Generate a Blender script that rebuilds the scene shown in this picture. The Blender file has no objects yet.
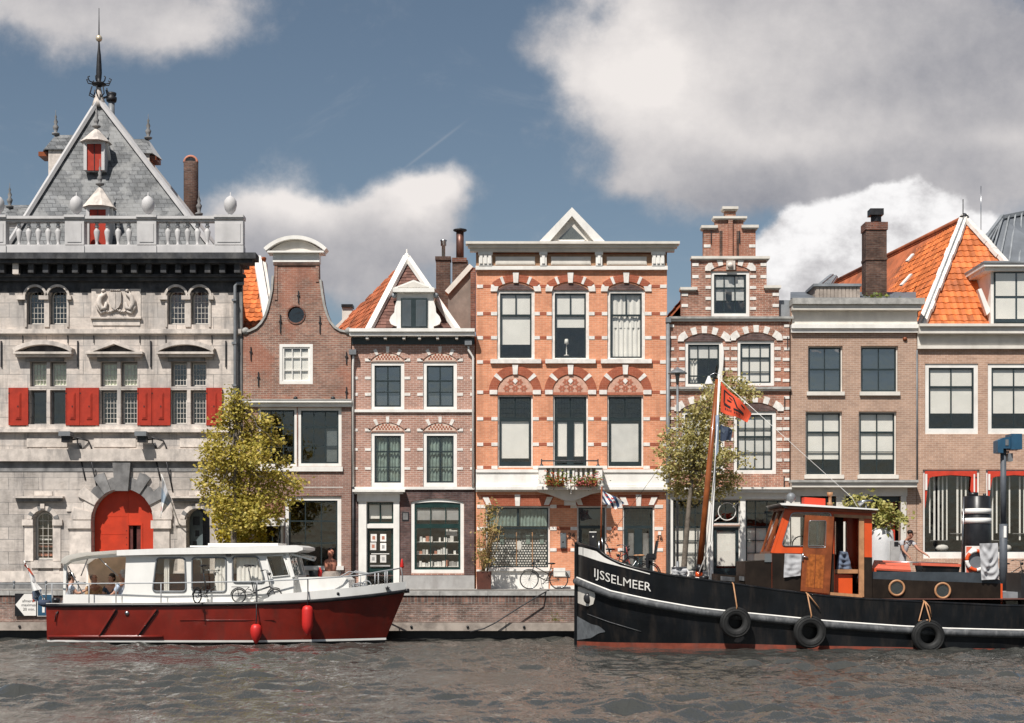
import bpy, math, random
from mathutils import Vector, Matrix, noise
from mathutils.geometry import tessellate_polygon
S = bpy.context.scene
COL = S.collection
PI = math.pi
# camera: level, FL pixels of focal length, DC metres from the facades, eye HC above the street
FL, DC, HC, HY, CX = 1540.0, 56.0, 1.05, 560.0, 512.0
WATER = -1.57
def wx(px, Y=0.0): return (px-CX)*(Y+DC)/FL
def wz(py, Y=0.0): return HC+(HY-py)*(Y+DC)/FL
def P(px, py, Y=0.0): return Vector((wx(px, Y), Y, wz(py, Y)))
OFF = {}
def off(o): return OFF.get(o.name, Vector((0, 0, 0))) if o else Vector((0, 0, 0))
def tag(o, label=None, cat=None, group=None, kind=None):
    if label: o['label'] = label
    if cat: o['category'] = cat
    if group: o['group'] = group
    if kind: o['kind'] = kind
    return o
def thing(name, label, cat, loc=(0, 0, 0), group=None):
    o = bpy.data.objects.new(name, None); COL.objects.link(o)
    o.location = loc; o.empty_display_size = .2
    OFF[o.name] = Vector(loc)
    return tag(o, label, cat, group)
class MB:
    def __init__(s): s.v = []; s.f = []; s.mi = []; s.ms = []; s.c = 0; s.sm = []; s.smooth = False
    def m(s, mat):
        if mat not in s.ms: s.ms.append(mat)
        s.c = s.ms.index(mat); return s
    def add(s, vs, fs):
        b = len(s.v); s.v += [tuple(p) for p in vs]
        for f in fs: s.f.append([i+b for i in f]); s.mi.append(s.c); s.sm.append(s.smooth)
    def box(s, x0, x1, y0, y1, z0, z1):
        if x0 > x1: x0, x1 = x1, x0
        if y0 > y1: y0, y1 = y1, y0
        if z0 > z1: z0, z1 = z1, z0
        s.add([(x0,y0,z0),(x1,y0,z0),(x1,y1,z0),(x0,y1,z0),(x0,y0,z1),(x1,y0,z1),(x1,y1,z1),(x0,y1,z1)],
              [(0,3,2,1),(4,5,6,7),(0,1,5,4),(1,2,6,5),(2,3,7,6),(3,0,4,7)])
    def pbox(s, a, b, c, d, y0, y1, Y=0.0): s.box(wx(a,Y), wx(c,Y), y0, y1, wz(d,Y), wz(b,Y))
    def obox(s, c, size, R=None):      # box of full size about c, turned by R
        hx, hy, hz = size[0]/2, size[1]/2, size[2]/2; vs = []
        for z in (-hz, hz):
            for x, y in ((-hx,-hy),(hx,-hy),(hx,hy),(-hx,hy)):
                p = Vector((x,y,z)); p = (R@p if R else p)+Vector(c); vs.append(p)
        s.add(vs, [(0,3,2,1),(4,5,6,7),(0,1,5,4),(1,2,6,5),(2,3,7,6),(3,0,4,7)])
    def bar(s, a, b, w, h=None):       # square bar between two points
        a, b = Vector(a), Vector(b); h = h or w; d = (b-a).normalized()
        u = d.cross(Vector((0,0,1)) if abs(d.z) < .95 else Vector((0,1,0))).normalized()*w/2; n = d.cross(u).normalized()*h/2
        s.add([a-u-n,a+u-n,a+u+n,a-u+n,b-u-n,b+u-n,b+u+n,b-u+n],[(0,3,2,1),(4,5,6,7),(0,1,5,4),(1,2,6,5),(2,3,7,6),(3,0,4,7)])
    def prism(s, poly, y0, y1):        # (x,z) polygon extruded along y
        n = len(poly); ar = sum(poly[i][0]*poly[(i+1)%n][1]-poly[(i+1)%n][0]*poly[i][1] for i in range(n))
        if ar < 0: poly = poly[::-1]
        tr = tessellate_polygon([[Vector((x,z,0)) for x,z in poly]]) if n > 4 else [tuple(range(n))]
        fs = []
        for t in tr:
            a2 = sum(poly[t[i]][0]*poly[t[(i+1)%len(t)]][1]-poly[t[(i+1)%len(t)]][0]*poly[t[i]][1] for i in range(len(t)))
            t = list(t) if a2 > 0 else list(t)[::-1]
            fs.append(t); fs.append([i+n for i in t[::-1]])
        for i in range(n): j = (i+1)%n; fs.append((j, i, i+n, j+n))
        s.add([(x,y0,z) for x,z in poly]+[(x,y1,z) for x,z in poly], fs)
    def pprism(s, poly, y0, y1, Y=0.0): s.prism([(wx(a,Y), wz(b,Y)) for a,b in poly], y0, y1)
    def slab(s, pts, t):               # planar polygon in space, thickened by t against its normal
        pts = [Vector(p) for p in pts]; n = len(pts)
        nm = (pts[1]-pts[0]).cross(pts[2]-pts[0]).normalized()
        q = [p-nm*t for p in pts]
        s.add(pts+q, [tuple(range(n)), tuple(range(2*n-1, n-1, -1))]+[(i, i+n, (i+1)%n+n, (i+1)%n) for i in range(n)])
    def tube(s, pts, r, seg=6, closed=False, cap=True):
        pts = [Vector(p) for p in pts]; n = len(pts); rr = r if isinstance(r, (list, tuple)) else [r]*n
        vs = []; pu = None
        for i, p in enumerate(pts):
            d = (pts[(i+1)%n]-pts[i-1]) if closed else (pts[min(i+1,n-1)]-pts[max(i-1,0)])
            d = d.normalized() if d.length > 1e-9 else Vector((0,0,1))
            if pu is None: pu = d.cross(Vector((0,0,1)) if abs(d.z) < .9 else Vector((1,0,0))).normalized()
            u = (pu-d*pu.dot(d)); u = u.normalized() if u.length > 1e-6 else d.orthogonal().normalized(); pu = u; w = d.cross(u)
            vs += [p+(u*math.cos(2*PI*k/seg)+w*math.sin(2*PI*k/seg))*rr[i] for k in range(seg)]
        fs = []
        for i in range(n if closed else n-1):
            a, b = i*seg, ((i+1)%n)*seg
            fs += [(a+k, a+(k+1)%seg, b+(k+1)%seg, b+k) for k in range(seg)]
        if cap and not closed: fs += [tuple(range(seg-1,-1,-1)), tuple(range((n-1)*seg, n*seg))]
        o = s.smooth; s.smooth = seg > 4; s.add(vs, fs); s.smooth = o
    def lathe(s, prof, c, seg=12, sx=1, sy=1):   # profile of (r,z) about a vertical axis through c
        vs = []; n = len(prof)
        for r, z in prof: vs += [(c[0]+r*sx*math.cos(2*PI*k/seg), c[1]+r*sy*math.sin(2*PI*k/seg), c[2]+z) for k in range(seg)]
        fs = [(i*seg+k, i*seg+(k+1)%seg, (i+1)*seg+(k+1)%seg, (i+1)*seg+k) for i in range(n-1) for k in range(seg)]
        fs += [tuple(range(seg-1,-1,-1)), tuple(range((n-1)*seg, n*seg))]
        o = s.smooth; s.smooth = seg > 5; s.add(vs, fs); s.smooth = o
    def ball(s, c, rx, ry=None, rz=None, seg=10, rings=7):
        ry = ry or rx; rz = rz or rx
        vs = [(c[0], c[1], c[2]-rz)]
        for i in range(1, rings):
            a = -PI/2+PI*i/rings
            vs += [(c[0]+rx*math.cos(a)*math.cos(2*PI*k/seg), c[1]+ry*math.cos(a)*math.sin(2*PI*k/seg), c[2]+rz*math.sin(a)) for k in range(seg)]
        vs.append((c[0], c[1], c[2]+rz)); L = len(vs)-1
        fs = [(0, 1+(k+1)%seg, 1+k) for k in range(seg)]
        for i in range(rings-2): fs += [(1+i*seg+k, 1+i*seg+(k+1)%seg, 1+(i+1)*seg+(k+1)%seg, 1+(i+1)*seg+k) for k in range(seg)]
        b = 1+(rings-2)*seg; fs += [(b+k, b+(k+1)%seg, L) for k in range(seg)]
        o = s.smooth; s.smooth = True; s.add(vs, fs); s.smooth = o
    def ring(s, c, R, r, axis='y', seg=20, t=6, a0=0, a1=2*PI):
        full = abs(a1-a0-2*PI) < 1e-6; n = seg; pts = []
        for k in range(n if full else n+1):
            a = a0+(a1-a0)*k/n; x, y = R*math.cos(a), R*math.sin(a)
            d = {'y': (x,0,y), 'x': (0,x,y), 'z': (x,y,0)}[axis]
            pts.append((c[0]+d[0], c[1]+d[1], c[2]+d[2]))
        s.tube(pts, r, t, closed=full)
    def wall(s, outer, holes, y0, y1, Y=0.0, px=True):  # wall slab with openings and their reveals
        cv = (lambda p: (wx(p[0],Y), wz(p[1],Y))) if px else (lambda p: p)
        loops = [[cv(p) for p in outer]]+[[cv(p) for p in h] for h in holes]
        flat = [p for l in loops for p in l]; n = len(flat)
        tr = tessellate_polygon([[Vector((x,z,0)) for x,z in l] for l in loops])
        fs = []
        for t in tr:
            a, b, c = (flat[i] for i in t)
            t = t if (b[0]-a[0])*(c[1]-a[1])-(c[0]-a[0])*(b[1]-a[1]) > 0 else t[::-1]
            fs.append(tuple(t)); fs.append(tuple(i+n for i in t[::-1]))
        st = 0
        for k, l in enumerate(loops):
            m = len(l); ar = sum(l[i][0]*l[(i+1)%m][1]-l[(i+1)%m][0]*l[i][1] for i in range(m))
            for i in range(m):
                a, b = st+i, st+(i+1)%m
                fs.append((b, a, a+n, b+n) if (ar > 0) == (k == 0) else (a, b, b+n, a+n))
            st += m
        s.add([(x,y0,z) for x,z in flat]+[(x,y1,z) for x,z in flat], fs)
    def build(s, name, parent=None, mat=None, loc=None):
        me = bpy.data.meshes.new(name)
        if parent is not None: o0 = off(parent)
        elif loc is not None: o0 = Vector(loc)
        else:
            xs = [p[0] for p in s.v]; ys = [p[1] for p in s.v]
            o0 = Vector(((min(xs)+max(xs))/2, (min(ys)+max(ys))/2, min(p[2] for p in s.v)))
        me.from_pydata([(p[0]-o0.x, p[1]-o0.y, p[2]-o0.z) for p in s.v], [], s.f)
        for m in ([mat] if mat else s.ms): me.materials.append(m)
        if not mat: me.polygons.foreach_set('material_index', s.mi)
        me.polygons.foreach_set('use_smooth', s.sm)
        me.update()
        o = bpy.data.objects.new(name, me); COL.objects.link(o)
        if parent is not None: o.parent = parent; OFF[o.name] = o0
        else: o.location = o0; OFF[o.name] = o0
        return o
def copy_tree(o, parent=None):
    c = o.copy(); COL.objects.link(c)
    if parent is not None: c.parent = parent
    for ch in list(o.children): copy_tree(ch, c)
    return c
# ---------- materials ----------
class NT:
    def __init__(s, tree): s.t = tree; s.l = tree.links
    def n(s, typ, **kw):
        x = s.t.nodes.new(typ)
        for k, v in kw.items():
            if k in x.inputs: s.set(x.inputs[k], v)
            else: setattr(x, k, v)
        return x
    def set(s, sock, v):
        if isinstance(v, bpy.types.NodeSocket): s.l.new(v, sock)
        else: sock.default_value = v
    def math(s, op, a, b=None, c=None, clamp=False):
        x = s.t.nodes.new('ShaderNodeMath'); x.operation = op; x.use_clamp = clamp
        for i, v in enumerate((a, b, c)):
            if v is not None: s.set(x.inputs[i], v)
        return x.outputs[0]
    def mix(s, f, a, b, typ='MIX'):
        x = s.t.nodes.new('ShaderNodeMix'); x.data_type = 'RGBA'; x.blend_type = typ
        s.set(x.inputs[0], f); s.set(x.inputs[6], a if not isinstance(a, tuple) else (*a[:3], 1)); s.set(x.inputs[7], b if not isinstance(b, tuple) else (*b[:3], 1))
        return x.outputs[2]
    def noise(s, vec, scale, detail=4, rough=.6, dist=0):
        x = s.t.nodes.new('ShaderNodeTexNoise'); s.l.new(vec, x.inputs['Vector']); x.inputs['Scale'].default_value = scale
        x.inputs['Detail'].default_value = detail; x.inputs['Roughness'].default_value = rough; x.inputs['Distortion'].default_value = dist
        return x.outputs['Fac']
    def ramp(s, f, a, b, lo=0.0, hi=1.0, smooth=True):
        x = s.t.nodes.new('ShaderNodeMapRange'); x.interpolation_type = 'SMOOTHSTEP' if smooth else 'LINEAR'
        s.set(x.inputs[0], f)
        for i, v in zip((1,2,3,4), (a,b,lo,hi)): s.set(x.inputs[i], v)
        return x.outputs[0]
    def mapv(s, vec, sc=(1,1,1), lo=(0,0,0)):
        x = s.t.nodes.new('ShaderNodeMapping'); s.l.new(vec, x.inputs['Vector']); x.inputs['Scale'].default_value = sc; x.inputs['Location'].default_value = lo
        return x.outputs[0]
def newmat(name):
    m = bpy.data.materials.new(name); m.use_nodes = True; t = m.node_tree; t.nodes.clear()
    k = NT(t); out = k.n('ShaderNodeOutputMaterial'); b = k.n('ShaderNodeBsdfPrincipled'); k.l.new(b.outputs[0], out.inputs[0])
    return m, k, b, out
def setup(k, b, col, rough, metal, bumpsrc, bump, bdist, spec=.35):
    k.set(b.inputs['Base Color'], col if not isinstance(col, tuple) else (*col[:3], 1)); k.set(b.inputs['Roughness'], rough); b.inputs['Metallic'].default_value = metal
    b.inputs['Specular IOR Level'].default_value = spec
    if bump:
        x = k.n('ShaderNodeBump'); x.inputs['Strength'].default_value = bump; x.inputs['Distance'].default_value = bdist
        k.l.new(bumpsrc, x.inputs['Height']); k.l.new(x.outputs[0], b.inputs['Normal'])
def mt(name, col, rough=.7, var=.18, scale=4, stain=None, samt=.5, sscale=1.2, sstretch=.25, bump=.15, bscale=30, metal=0, isl=0, spec=.35, coat=0):
    m, k, b, _ = newmat(name); co = k.n('ShaderNodeTexCoord').outputs['Object']
    n1 = k.noise(co, scale, 5)
    lo = tuple(c*(1-var) for c in col); hi = tuple(min(1, c*(1+var)) for c in col)
    c = k.mix(k.ramp(n1, .3, .7), lo, hi)
    if stain:
        n2 = k.noise(k.mapv(co, (1, 1, sstretch)), sscale, 6, .65)
        c = k.mix(k.math('MULTIPLY', k.ramp(n2, .45, .72), samt), c, stain)
    if isl:
        r = k.n('ShaderNodeNewGeometry').outputs['Random Per Island']
        c = k.mix(1.0, c, k.mix(r, (1-isl,)*3, (1+isl,)*3), 'MULTIPLY')
    setup(k, b, c, rough, metal, k.noise(co, bscale, 4), bump, .02, spec)
    if coat: b.inputs['Coat Weight'].default_value = coat; b.inputs['Coat Roughness'].default_value = .08
    return m
def brick(name, c1, c2, mortar, bw=.22, bh=.07, mo=.007, var=.25, patch=None, pamt=.5, dark=None, damt=.4, bump=.4, off_=.5, rough=.85, pscale=.55):
    m, k, b, _ = newmat(name); co = k.n('ShaderNodeTexCoord').outputs['Object']
    sp = k.n('ShaderNodeSeparateXYZ'); k.l.new(co, sp.inputs[0])
    cb = k.n('ShaderNodeCombineXYZ'); k.l.new(k.math('ADD', sp.outputs[0], sp.outputs[1]), cb.inputs[0]); k.l.new(sp.outputs[2], cb.inputs[1])
    t = k.n('ShaderNodeTexBrick'); k.l.new(cb.outputs[0], t.inputs['Vector']); t.offset = off_
    for key, v in (('Color1', (*c1,1)), ('Color2', (*c2,1)), ('Mortar', (*mortar,1)), ('Scale', 1.0), ('Mortar Size', mo), ('Mortar Smooth', .1), ('Bias', 0.0), ('Brick Width', bw), ('Row Height', bh)): t.inputs[key].default_value = v
    c = t.outputs['Color']
    n1 = k.noise(co, 1.3, 6, .65)
    c = k.mix(1.0, c, k.mix(k.ramp(n1, .3, .7), (1-var,)*3, (1+var,)*3), 'MULTIPLY')
    n4 = k.noise(k.mapv(co, (1, 1, 2.5)), 4.5, 3, .7)
    c = k.mix(1.0, c, k.mix(k.ramp(n4, .3, .7), (1-var*.7,)*3, (1+var*.7,)*3), 'MULTIPLY')
    if patch:
        n2 = k.noise(k.mapv(co, (1,1,1), (7,3,1)), pscale, 5, .6)
        c = k.mix(k.math('MULTIPLY', k.ramp(n2, .48, .6), pamt), c, patch)
    if dark:
        n3 = k.noise(k.mapv(co, (1.6, 1.6, .16), (2,9,4)), 1.1, 6, .7)
        c = k.mix(k.math('MULTIPLY', k.ramp(n3, .46, .74), damt), c, dark)
    setup(k, b, c, rough, 0, t.outputs['Fac'], -bump, .012, .2)
    return m
def glassmat(name, tint=(.97,.97,.96), refl=.055, rough=.02):
    m, k, b, out = newmat(name); k.t.nodes.remove(b)
    tr = k.n('ShaderNodeBsdfTransparent'); tr.inputs[0].default_value = (*tint, 1)
    gl = k.n('ShaderNodeBsdfGlossy'); gl.inputs['Roughness'].default_value = rough; gl.inputs['Color'].default_value = (1,1,1,1)
    ge = k.n('ShaderNodeNewGeometry'); dt = k.n('ShaderNodeVectorMath'); dt.operation = 'DOT_PRODUCT'; k.l.new(ge.outputs['Normal'], dt.inputs[0]); k.l.new(ge.outputs['Incoming'], dt.inputs[1])
    fz = k.math('MULTIPLY', k.math('POWER', k.math('SUBTRACT', 1.0, k.math('ABSOLUTE', dt.outputs['Value']), clamp=True), 5), .95)
    co = k.n('ShaderNodeTexCoord').outputs['Object']
    bp = k.n('ShaderNodeBump'); bp.inputs['Strength'].default_value = .16; bp.inputs['Distance'].default_value = .06
    k.l.new(k.noise(co, 1.7, 2), bp.inputs['Height']); k.l.new(bp.outputs[0], gl.inputs['Normal'])
    x = k.n('ShaderNodeMixShader'); k.l.new(k.math('ADD', fz, refl, clamp=True), x.inputs[0]); k.l.new(tr.outputs[0], x.inputs[1]); k.l.new(gl.outputs[0], x.inputs[2])
    k.l.new(x.outputs[0], out.inputs[0]); return m
def text_mesh(txt, size, mat, name, parent, M, depth=.004):
    cu = bpy.data.curves.new('txt', 'FONT'); cu.body = txt; cu.size = size; cu.extrude = depth; cu.align_x = 'CENTER'; cu.align_y = 'CENTER'; cu.space_line = .95
    t = bpy.data.objects.new('txt', cu); COL.objects.link(t); bpy.context.view_layer.update()
    me = bpy.data.meshes.new_from_object(t.evaluated_get(bpy.context.evaluated_depsgraph_get()))
    bpy.data.objects.remove(t); bpy.data.curves.remove(cu)
    o0 = off(parent); me.transform(Matrix.Translation(-o0)@M); me.materials.clear(); me.materials.append(mat)
    o = bpy.data.objects.new(name, me); COL.objects.link(o); o.parent = parent; OFF[o.name] = o0
    return o
FRONT = Matrix.Rotation(PI/2, 4, 'X')    # lays text in the x-z plane facing the camera side (-y)
# ---------- palette ----------
WHITE = mt('white_paint', (.78,.755,.71), .45, .06, 2, (.50,.46,.41), .35, 2.0, .3, .05)
CREAM = mt('cream_paint', (.66,.62,.56), .5, .08, 2, (.42,.38,.33), .35, 1.6, .3, .05)
TRIM = mt('white_stone', (.74,.70,.65), .7, .12, 6, (.45,.41,.37), .4, 3, .6, .1)
STONEGREY = mt('grey_coping_stone', (.36,.35,.33), .8, .2, 5, (.15,.15,.14), .5, 3, .5, .2)
DARKSASH = mt('dark_green_paint', (.022,.033,.036), .35, .15, 5, bump=.03)
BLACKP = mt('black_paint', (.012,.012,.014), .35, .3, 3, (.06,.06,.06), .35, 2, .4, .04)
GLASS = glassmat('window_glass')
GLASSD = glassmat('dark_window_glass', (.66,.68,.68), .07)
GLASSR = glassmat('sky_reflecting_glass', (.66,.68,.69), .17)
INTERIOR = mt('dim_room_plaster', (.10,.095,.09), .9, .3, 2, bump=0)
BLIND = mt('pale_roller_blind', (.84,.81,.76), .8, .05, 2, bump=.02)
BLINDS = mt('grey_pleated_blind', (.72,.70,.67), .8, .08, 2, bump=.02)
SHEER = mt('sheer_curtain', (.62,.61,.59), .9, .1, 6, bump=.05)
GREENCURT = mt('green_net_curtain', (.20,.26,.23), .9, .25, 6, bump=.05)
RED = mt('red_shutter_paint', (.36,.030,.013), .5, .14, 3, (.22,.02,.01), .5, 2, .5, .04)
TILE = mt('orange_pantile', (.56,.155,.045), .65, .22, 1.5, (.24,.085,.045), .6, 1.2, .6, .1, isl=.32)
TILED = mt('weathered_red_pantile', (.36,.105,.045), .75, .25, 1.5, (.13,.06,.035), .7, 1.6, .6, .1, isl=.28)
TILEB = mt('brown_flat_tile', (.15,.072,.056), .75, .25, 1.5, (.07,.045,.04), .5, 1.4, .6, .1, isl=.3)
LEAD = mt('grey_lead_sheet', (.25,.265,.28), .5, .2, 2, (.12,.125,.13), .5, 2, .4, .1, metal=.2)
ZINC = mt('grey_zinc_sheet', (.20,.215,.235), .45, .15, 1, (.12,.13,.14), .5, 1, .4, .05, metal=.35)
IRON = mt('dark_iron', (.03,.03,.033), .5, .3, 5, bump=.1, metal=.3)
GREYMETAL = mt('grey_painted_metal', (.18,.19,.20), .5, .15, 4, bump=.05, metal=.2)
CHROME = mt('polished_steel', (.42,.43,.44), .28, .05, 3, bump=.01, metal=1)
WOODB = mt('varnished_brown_wood', (.235,.062,.02), .35, .3, 3, (.09,.028,.012), .6, 2, .15, .05)
WOODL = mt('light_brown_wood', (.42,.22,.11), .45, .2, 4, (.22,.1,.05), .5, 3, .2, .05)
WOODG = mt('weathered_grey_wood', (.34,.29,.25), .85, .2, 3, (.12,.10,.09), .6, 2, 1.5, .3)
CHIMB = brick('dark_chimney_brick', (.115,.062,.045), (.075,.042,.034), (.12,.10,.085), var=.35)
CHIMR = brick('red_chimney_brick', (.22,.085,.055), (.12,.055,.042), (.18,.15,.13), var=.35)
ASHLAR = brick('pale_ashlar_stone', (.62,.545,.485), (.48,.43,.388), (.28,.255,.235), 1.35, .52, .012, .15, (.38,.36,.345), .5, (.095,.093,.095), .85, .3, pscale=.9)
ASHLAR2 = brick('grey_lower_ashlar', (.50,.445,.40), (.37,.335,.305), (.20,.19,.18), 1.1, .45, .012, .18, (.54,.49,.45), .5, (.085,.084,.088), .85, .3, pscale=1.1)
GREYST = mt('dark_weathered_and_shade_stone', (.19,.185,.182), .85, .3, 2.5, (.06,.062,.066), .75, 1.3, .3, .3, isl=.2)
PALEST = mt('pale_carved_stone', (.59,.525,.47), .8, .15, 4, (.17,.16,.155), .6, 1.8, .35, .2, isl=.12)
BLACKST = mt('soot_and_shade_stone', (.045,.046,.05), .85, .4, 3, (.16,.155,.15), .5, 2, .6, .3)
GREYP = mt('grey_painted_stone', (.52,.505,.50), .65, .06, 2, (.27,.265,.265), .35, 1.5, .3, .06)
SLATE = brick('grey_slate', (.175,.18,.185), (.095,.10,.105), (.05,.052,.055), .30, .17, .012, .22, (.30,.30,.295), .5, None, 0, .8, rough=.6, pscale=1.4)
B_BELL = brick('old_brown_brick', (.315,.165,.118), (.205,.11,.084), (.37,.32,.27), var=.25, patch=(.38,.135,.082), pamt=.45, dark=(.07,.05,.045), damt=.35)
B_BELL2 = brick('plain_brown_brick', (.30,.168,.13), (.225,.125,.10), (.33,.28,.245), var=.15, dark=(.1,.07,.06), damt=.2)
B_PINK = brick('pink_brown_brick', (.415,.222,.165), (.31,.168,.128), (.56,.46,.40), var=.13)
B_SHOP = brick('dark_purple_brick', (.13,.075,.066), (.085,.052,.05), (.12,.105,.10), var=.35, patch=(.2,.1,.08), pamt=.5)
B_ORANGE = brick('bright_orange_brick', (.69,.292,.160), (.60,.240,.130), (.66,.42,.30), mo=.006, var=.12, dark=(.30,.135,.08), damt=.5)
B_REDB = brick('red_band_brick', (.36,.10,.055), (.30,.082,.045), (.38,.16,.10), mo=.006, var=.12)
B_STEP = brick('mottled_step_brick', (.38,.17,.112), (.25,.115,.08), (.48,.39,.32), var=.3, patch=(.40,.16,.10), pamt=.5, dark=(.06,.05,.045), damt=.35)
B_TAN = brick('tan_brown_brick', (.415,.27,.196), (.33,.212,.156), (.50,.40,.33), var=.1)
B_TAN2 = brick('warm_tan_brick', (.455,.288,.206), (.37,.227,.163), (.54,.42,.34), var=.12)
PLASTER = mt('stained_tan_plaster', (.24,.195,.165), .9, .2, 2, (.12,.10,.09), .7, 1.5, .3, .2)
GREYPL = mt('grey_plinth_render', (.36,.35,.34), .85, .1, 3, (.22,.2,.19), .5, 2, .5, .15)
TERRA = mt('star_tile_terracotta', (.46,.19,.125), .8, .1, 6, bump=.1)
TYMP = mt('rosy_tympanum_tile', (.56,.33,.245), .8, .15, 9, bump=.1)
STARR = mt('red_star_tile', (.40,.135,.08), .8, .15, 8, bump=.1)
PINKST = mt('pale_pink_stone', (.62,.47,.38), .8, .12, 6, bump=.1)
GREEND = mt('shop_dark_green_paint', (.012,.035,.032), .35, .2, 5, bump=.03)
DOORRED = mt('orange_red_door_paint', (.50,.040,.012), .5, .12, 2, (.32,.03,.012), .5, 1.5, .3, .05)
AWN = mt('red_awning_cloth', (.52,.045,.022), .8, .12, 4, bump=.1)
PAPER = mt('white_card', (.75,.72,.68), .8, .1, 12, bump=.0, isl=.2)
def roof_tiles(mb, pts, mat, base, tw=.23, th=.30, amp=.035, lip=.03):
    pts = [Vector(p) for p in pts]; n = (pts[1]-pts[0]).cross(pts[2]-pts[0]).normalized()
    if n.z < 0: n = -n; pts = pts[::-1]
    u = Vector((0,0,1)).cross(n).normalized(); v = n.cross(u).normalized(); o = pts[0]
    q = [((p-o).dot(u), (p-o).dot(v)) for p in pts]
    mb.m(base); mb.slab([p-n*.02 for p in pts], .08)
    def inside(a, b):
        c = False; j = len(q)-1
        for i in range(len(q)):
            if (q[i][1] > b) != (q[j][1] > b) and a < (q[j][0]-q[i][0])*(b-q[i][1])/(q[j][1]-q[i][1])+q[i][0]: c = not c
            j = i
        return c
    mb.m(mat); r = random.Random(5)
    u0 = min(p[0] for p in q); u1 = max(p[0] for p in q); v0 = min(p[1] for p in q); v1 = max(p[1] for p in q)
    b = v0
    while b < v1:
        a = u0
        while a < u1:
            if inside(a+tw/2, b+th*.5):
                vs = []; j = r.uniform(-.006, .006)
                for kk in range(5):
                    t = kk/4; h = amp*(.5+.5*math.cos(2*PI*t)) if t < .5 else amp*(.5+.5*math.cos(2*PI*t))**1.6
                    for vv, hh in ((b-.02, -.01), (b-.02, lip+j), (b+th, j)): vs.append(o+u*(a+tw*t)+v*vv+n*(h+hh))
                sm = mb.smooth; mb.smooth = False
                mb.add(vs, [f for i in range(4) for f in ((i*3, i*3+3, i*3+4, i*3+1), (i*3+1, i*3+4, i*3+5, i*3+2))]); mb.smooth = sm
            a += tw
        b += th
def circ(x0, x1, ys, yc):     # circle through both springers and the crown (pixel space, y down)
    h = ys-yc; w = (x1-x0)/2; R = (w*w+h*h)/(2*h); return (x0+x1)/2, yc+R, R
def arch_pts(x0, x1, ys, yc, n=12):
    cx, cy, R = circ(x0, x1, ys, yc); a = math.asin(min(1, (x1-x0)/2/R)); a = a if ys <= cy+1e-6 else PI-a
    return [(cx+R*math.sin(-a+2*a*i/n), cy-R*math.cos(-a+2*a*i/n)) for i in range(n+1)]
def arch_hole(x0, x1, yb, ys, yc, n=12): return arch_pts(x0, x1, ys, yc, n)+[(x1, yb), (x0, yb)]
def arch_ring(mb, x0, x1, ys, yc, t, y0, y1, n, pat, grow=0, Y=0.0):   # voussoirs; pat(i) gives material or None
    cx, cy, R = circ(x0, x1, ys, yc); a = math.asin(min(1, (x1-x0)/2/R)); a = a if ys <= cy+1e-6 else PI-a
    for i in range(n):
        m = pat(i)
        if m is None: continue
        a0, a1 = -a+2*a*i/n, -a+2*a*(i+1)/n
        t2 = t+grow if m is TRIM else t; pr = -.012 if m is TRIM else 0
        poly = []
        for aa, rr in ((a0,R),(a1,R),(a1,R+t2),(a0,R+t2)): poly.append((cx+rr*math.sin(aa), cy-rr*math.cos(aa)))
        mid = (a0+a1)/2; poly.insert(3, (cx+(R+t2)*math.sin(mid), cy-(R+t2)*math.cos(mid))); 
        mb.m(m); mb.pprism(poly, y0+pr, y1, Y)
def curtain(mb, x0, x1, z0, z1, y, folds=7, amp=.03):
    n = folds*6; vs = []
    for i in range(n+1):
        x = x0+(x1-x0)*i/n; yy = y+amp*math.sin(i/n*folds*2*PI)+amp*.4*math.sin(i*1.7)
        vs += [(x, yy, z0), (x, yy+amp*.3, z1)]
    s = mb.smooth; mb.smooth = True; mb.add(vs, [(2*i, 2*i+2, 2*i+3, 2*i+1) for i in range(n)]); mb.smooth = s
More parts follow.
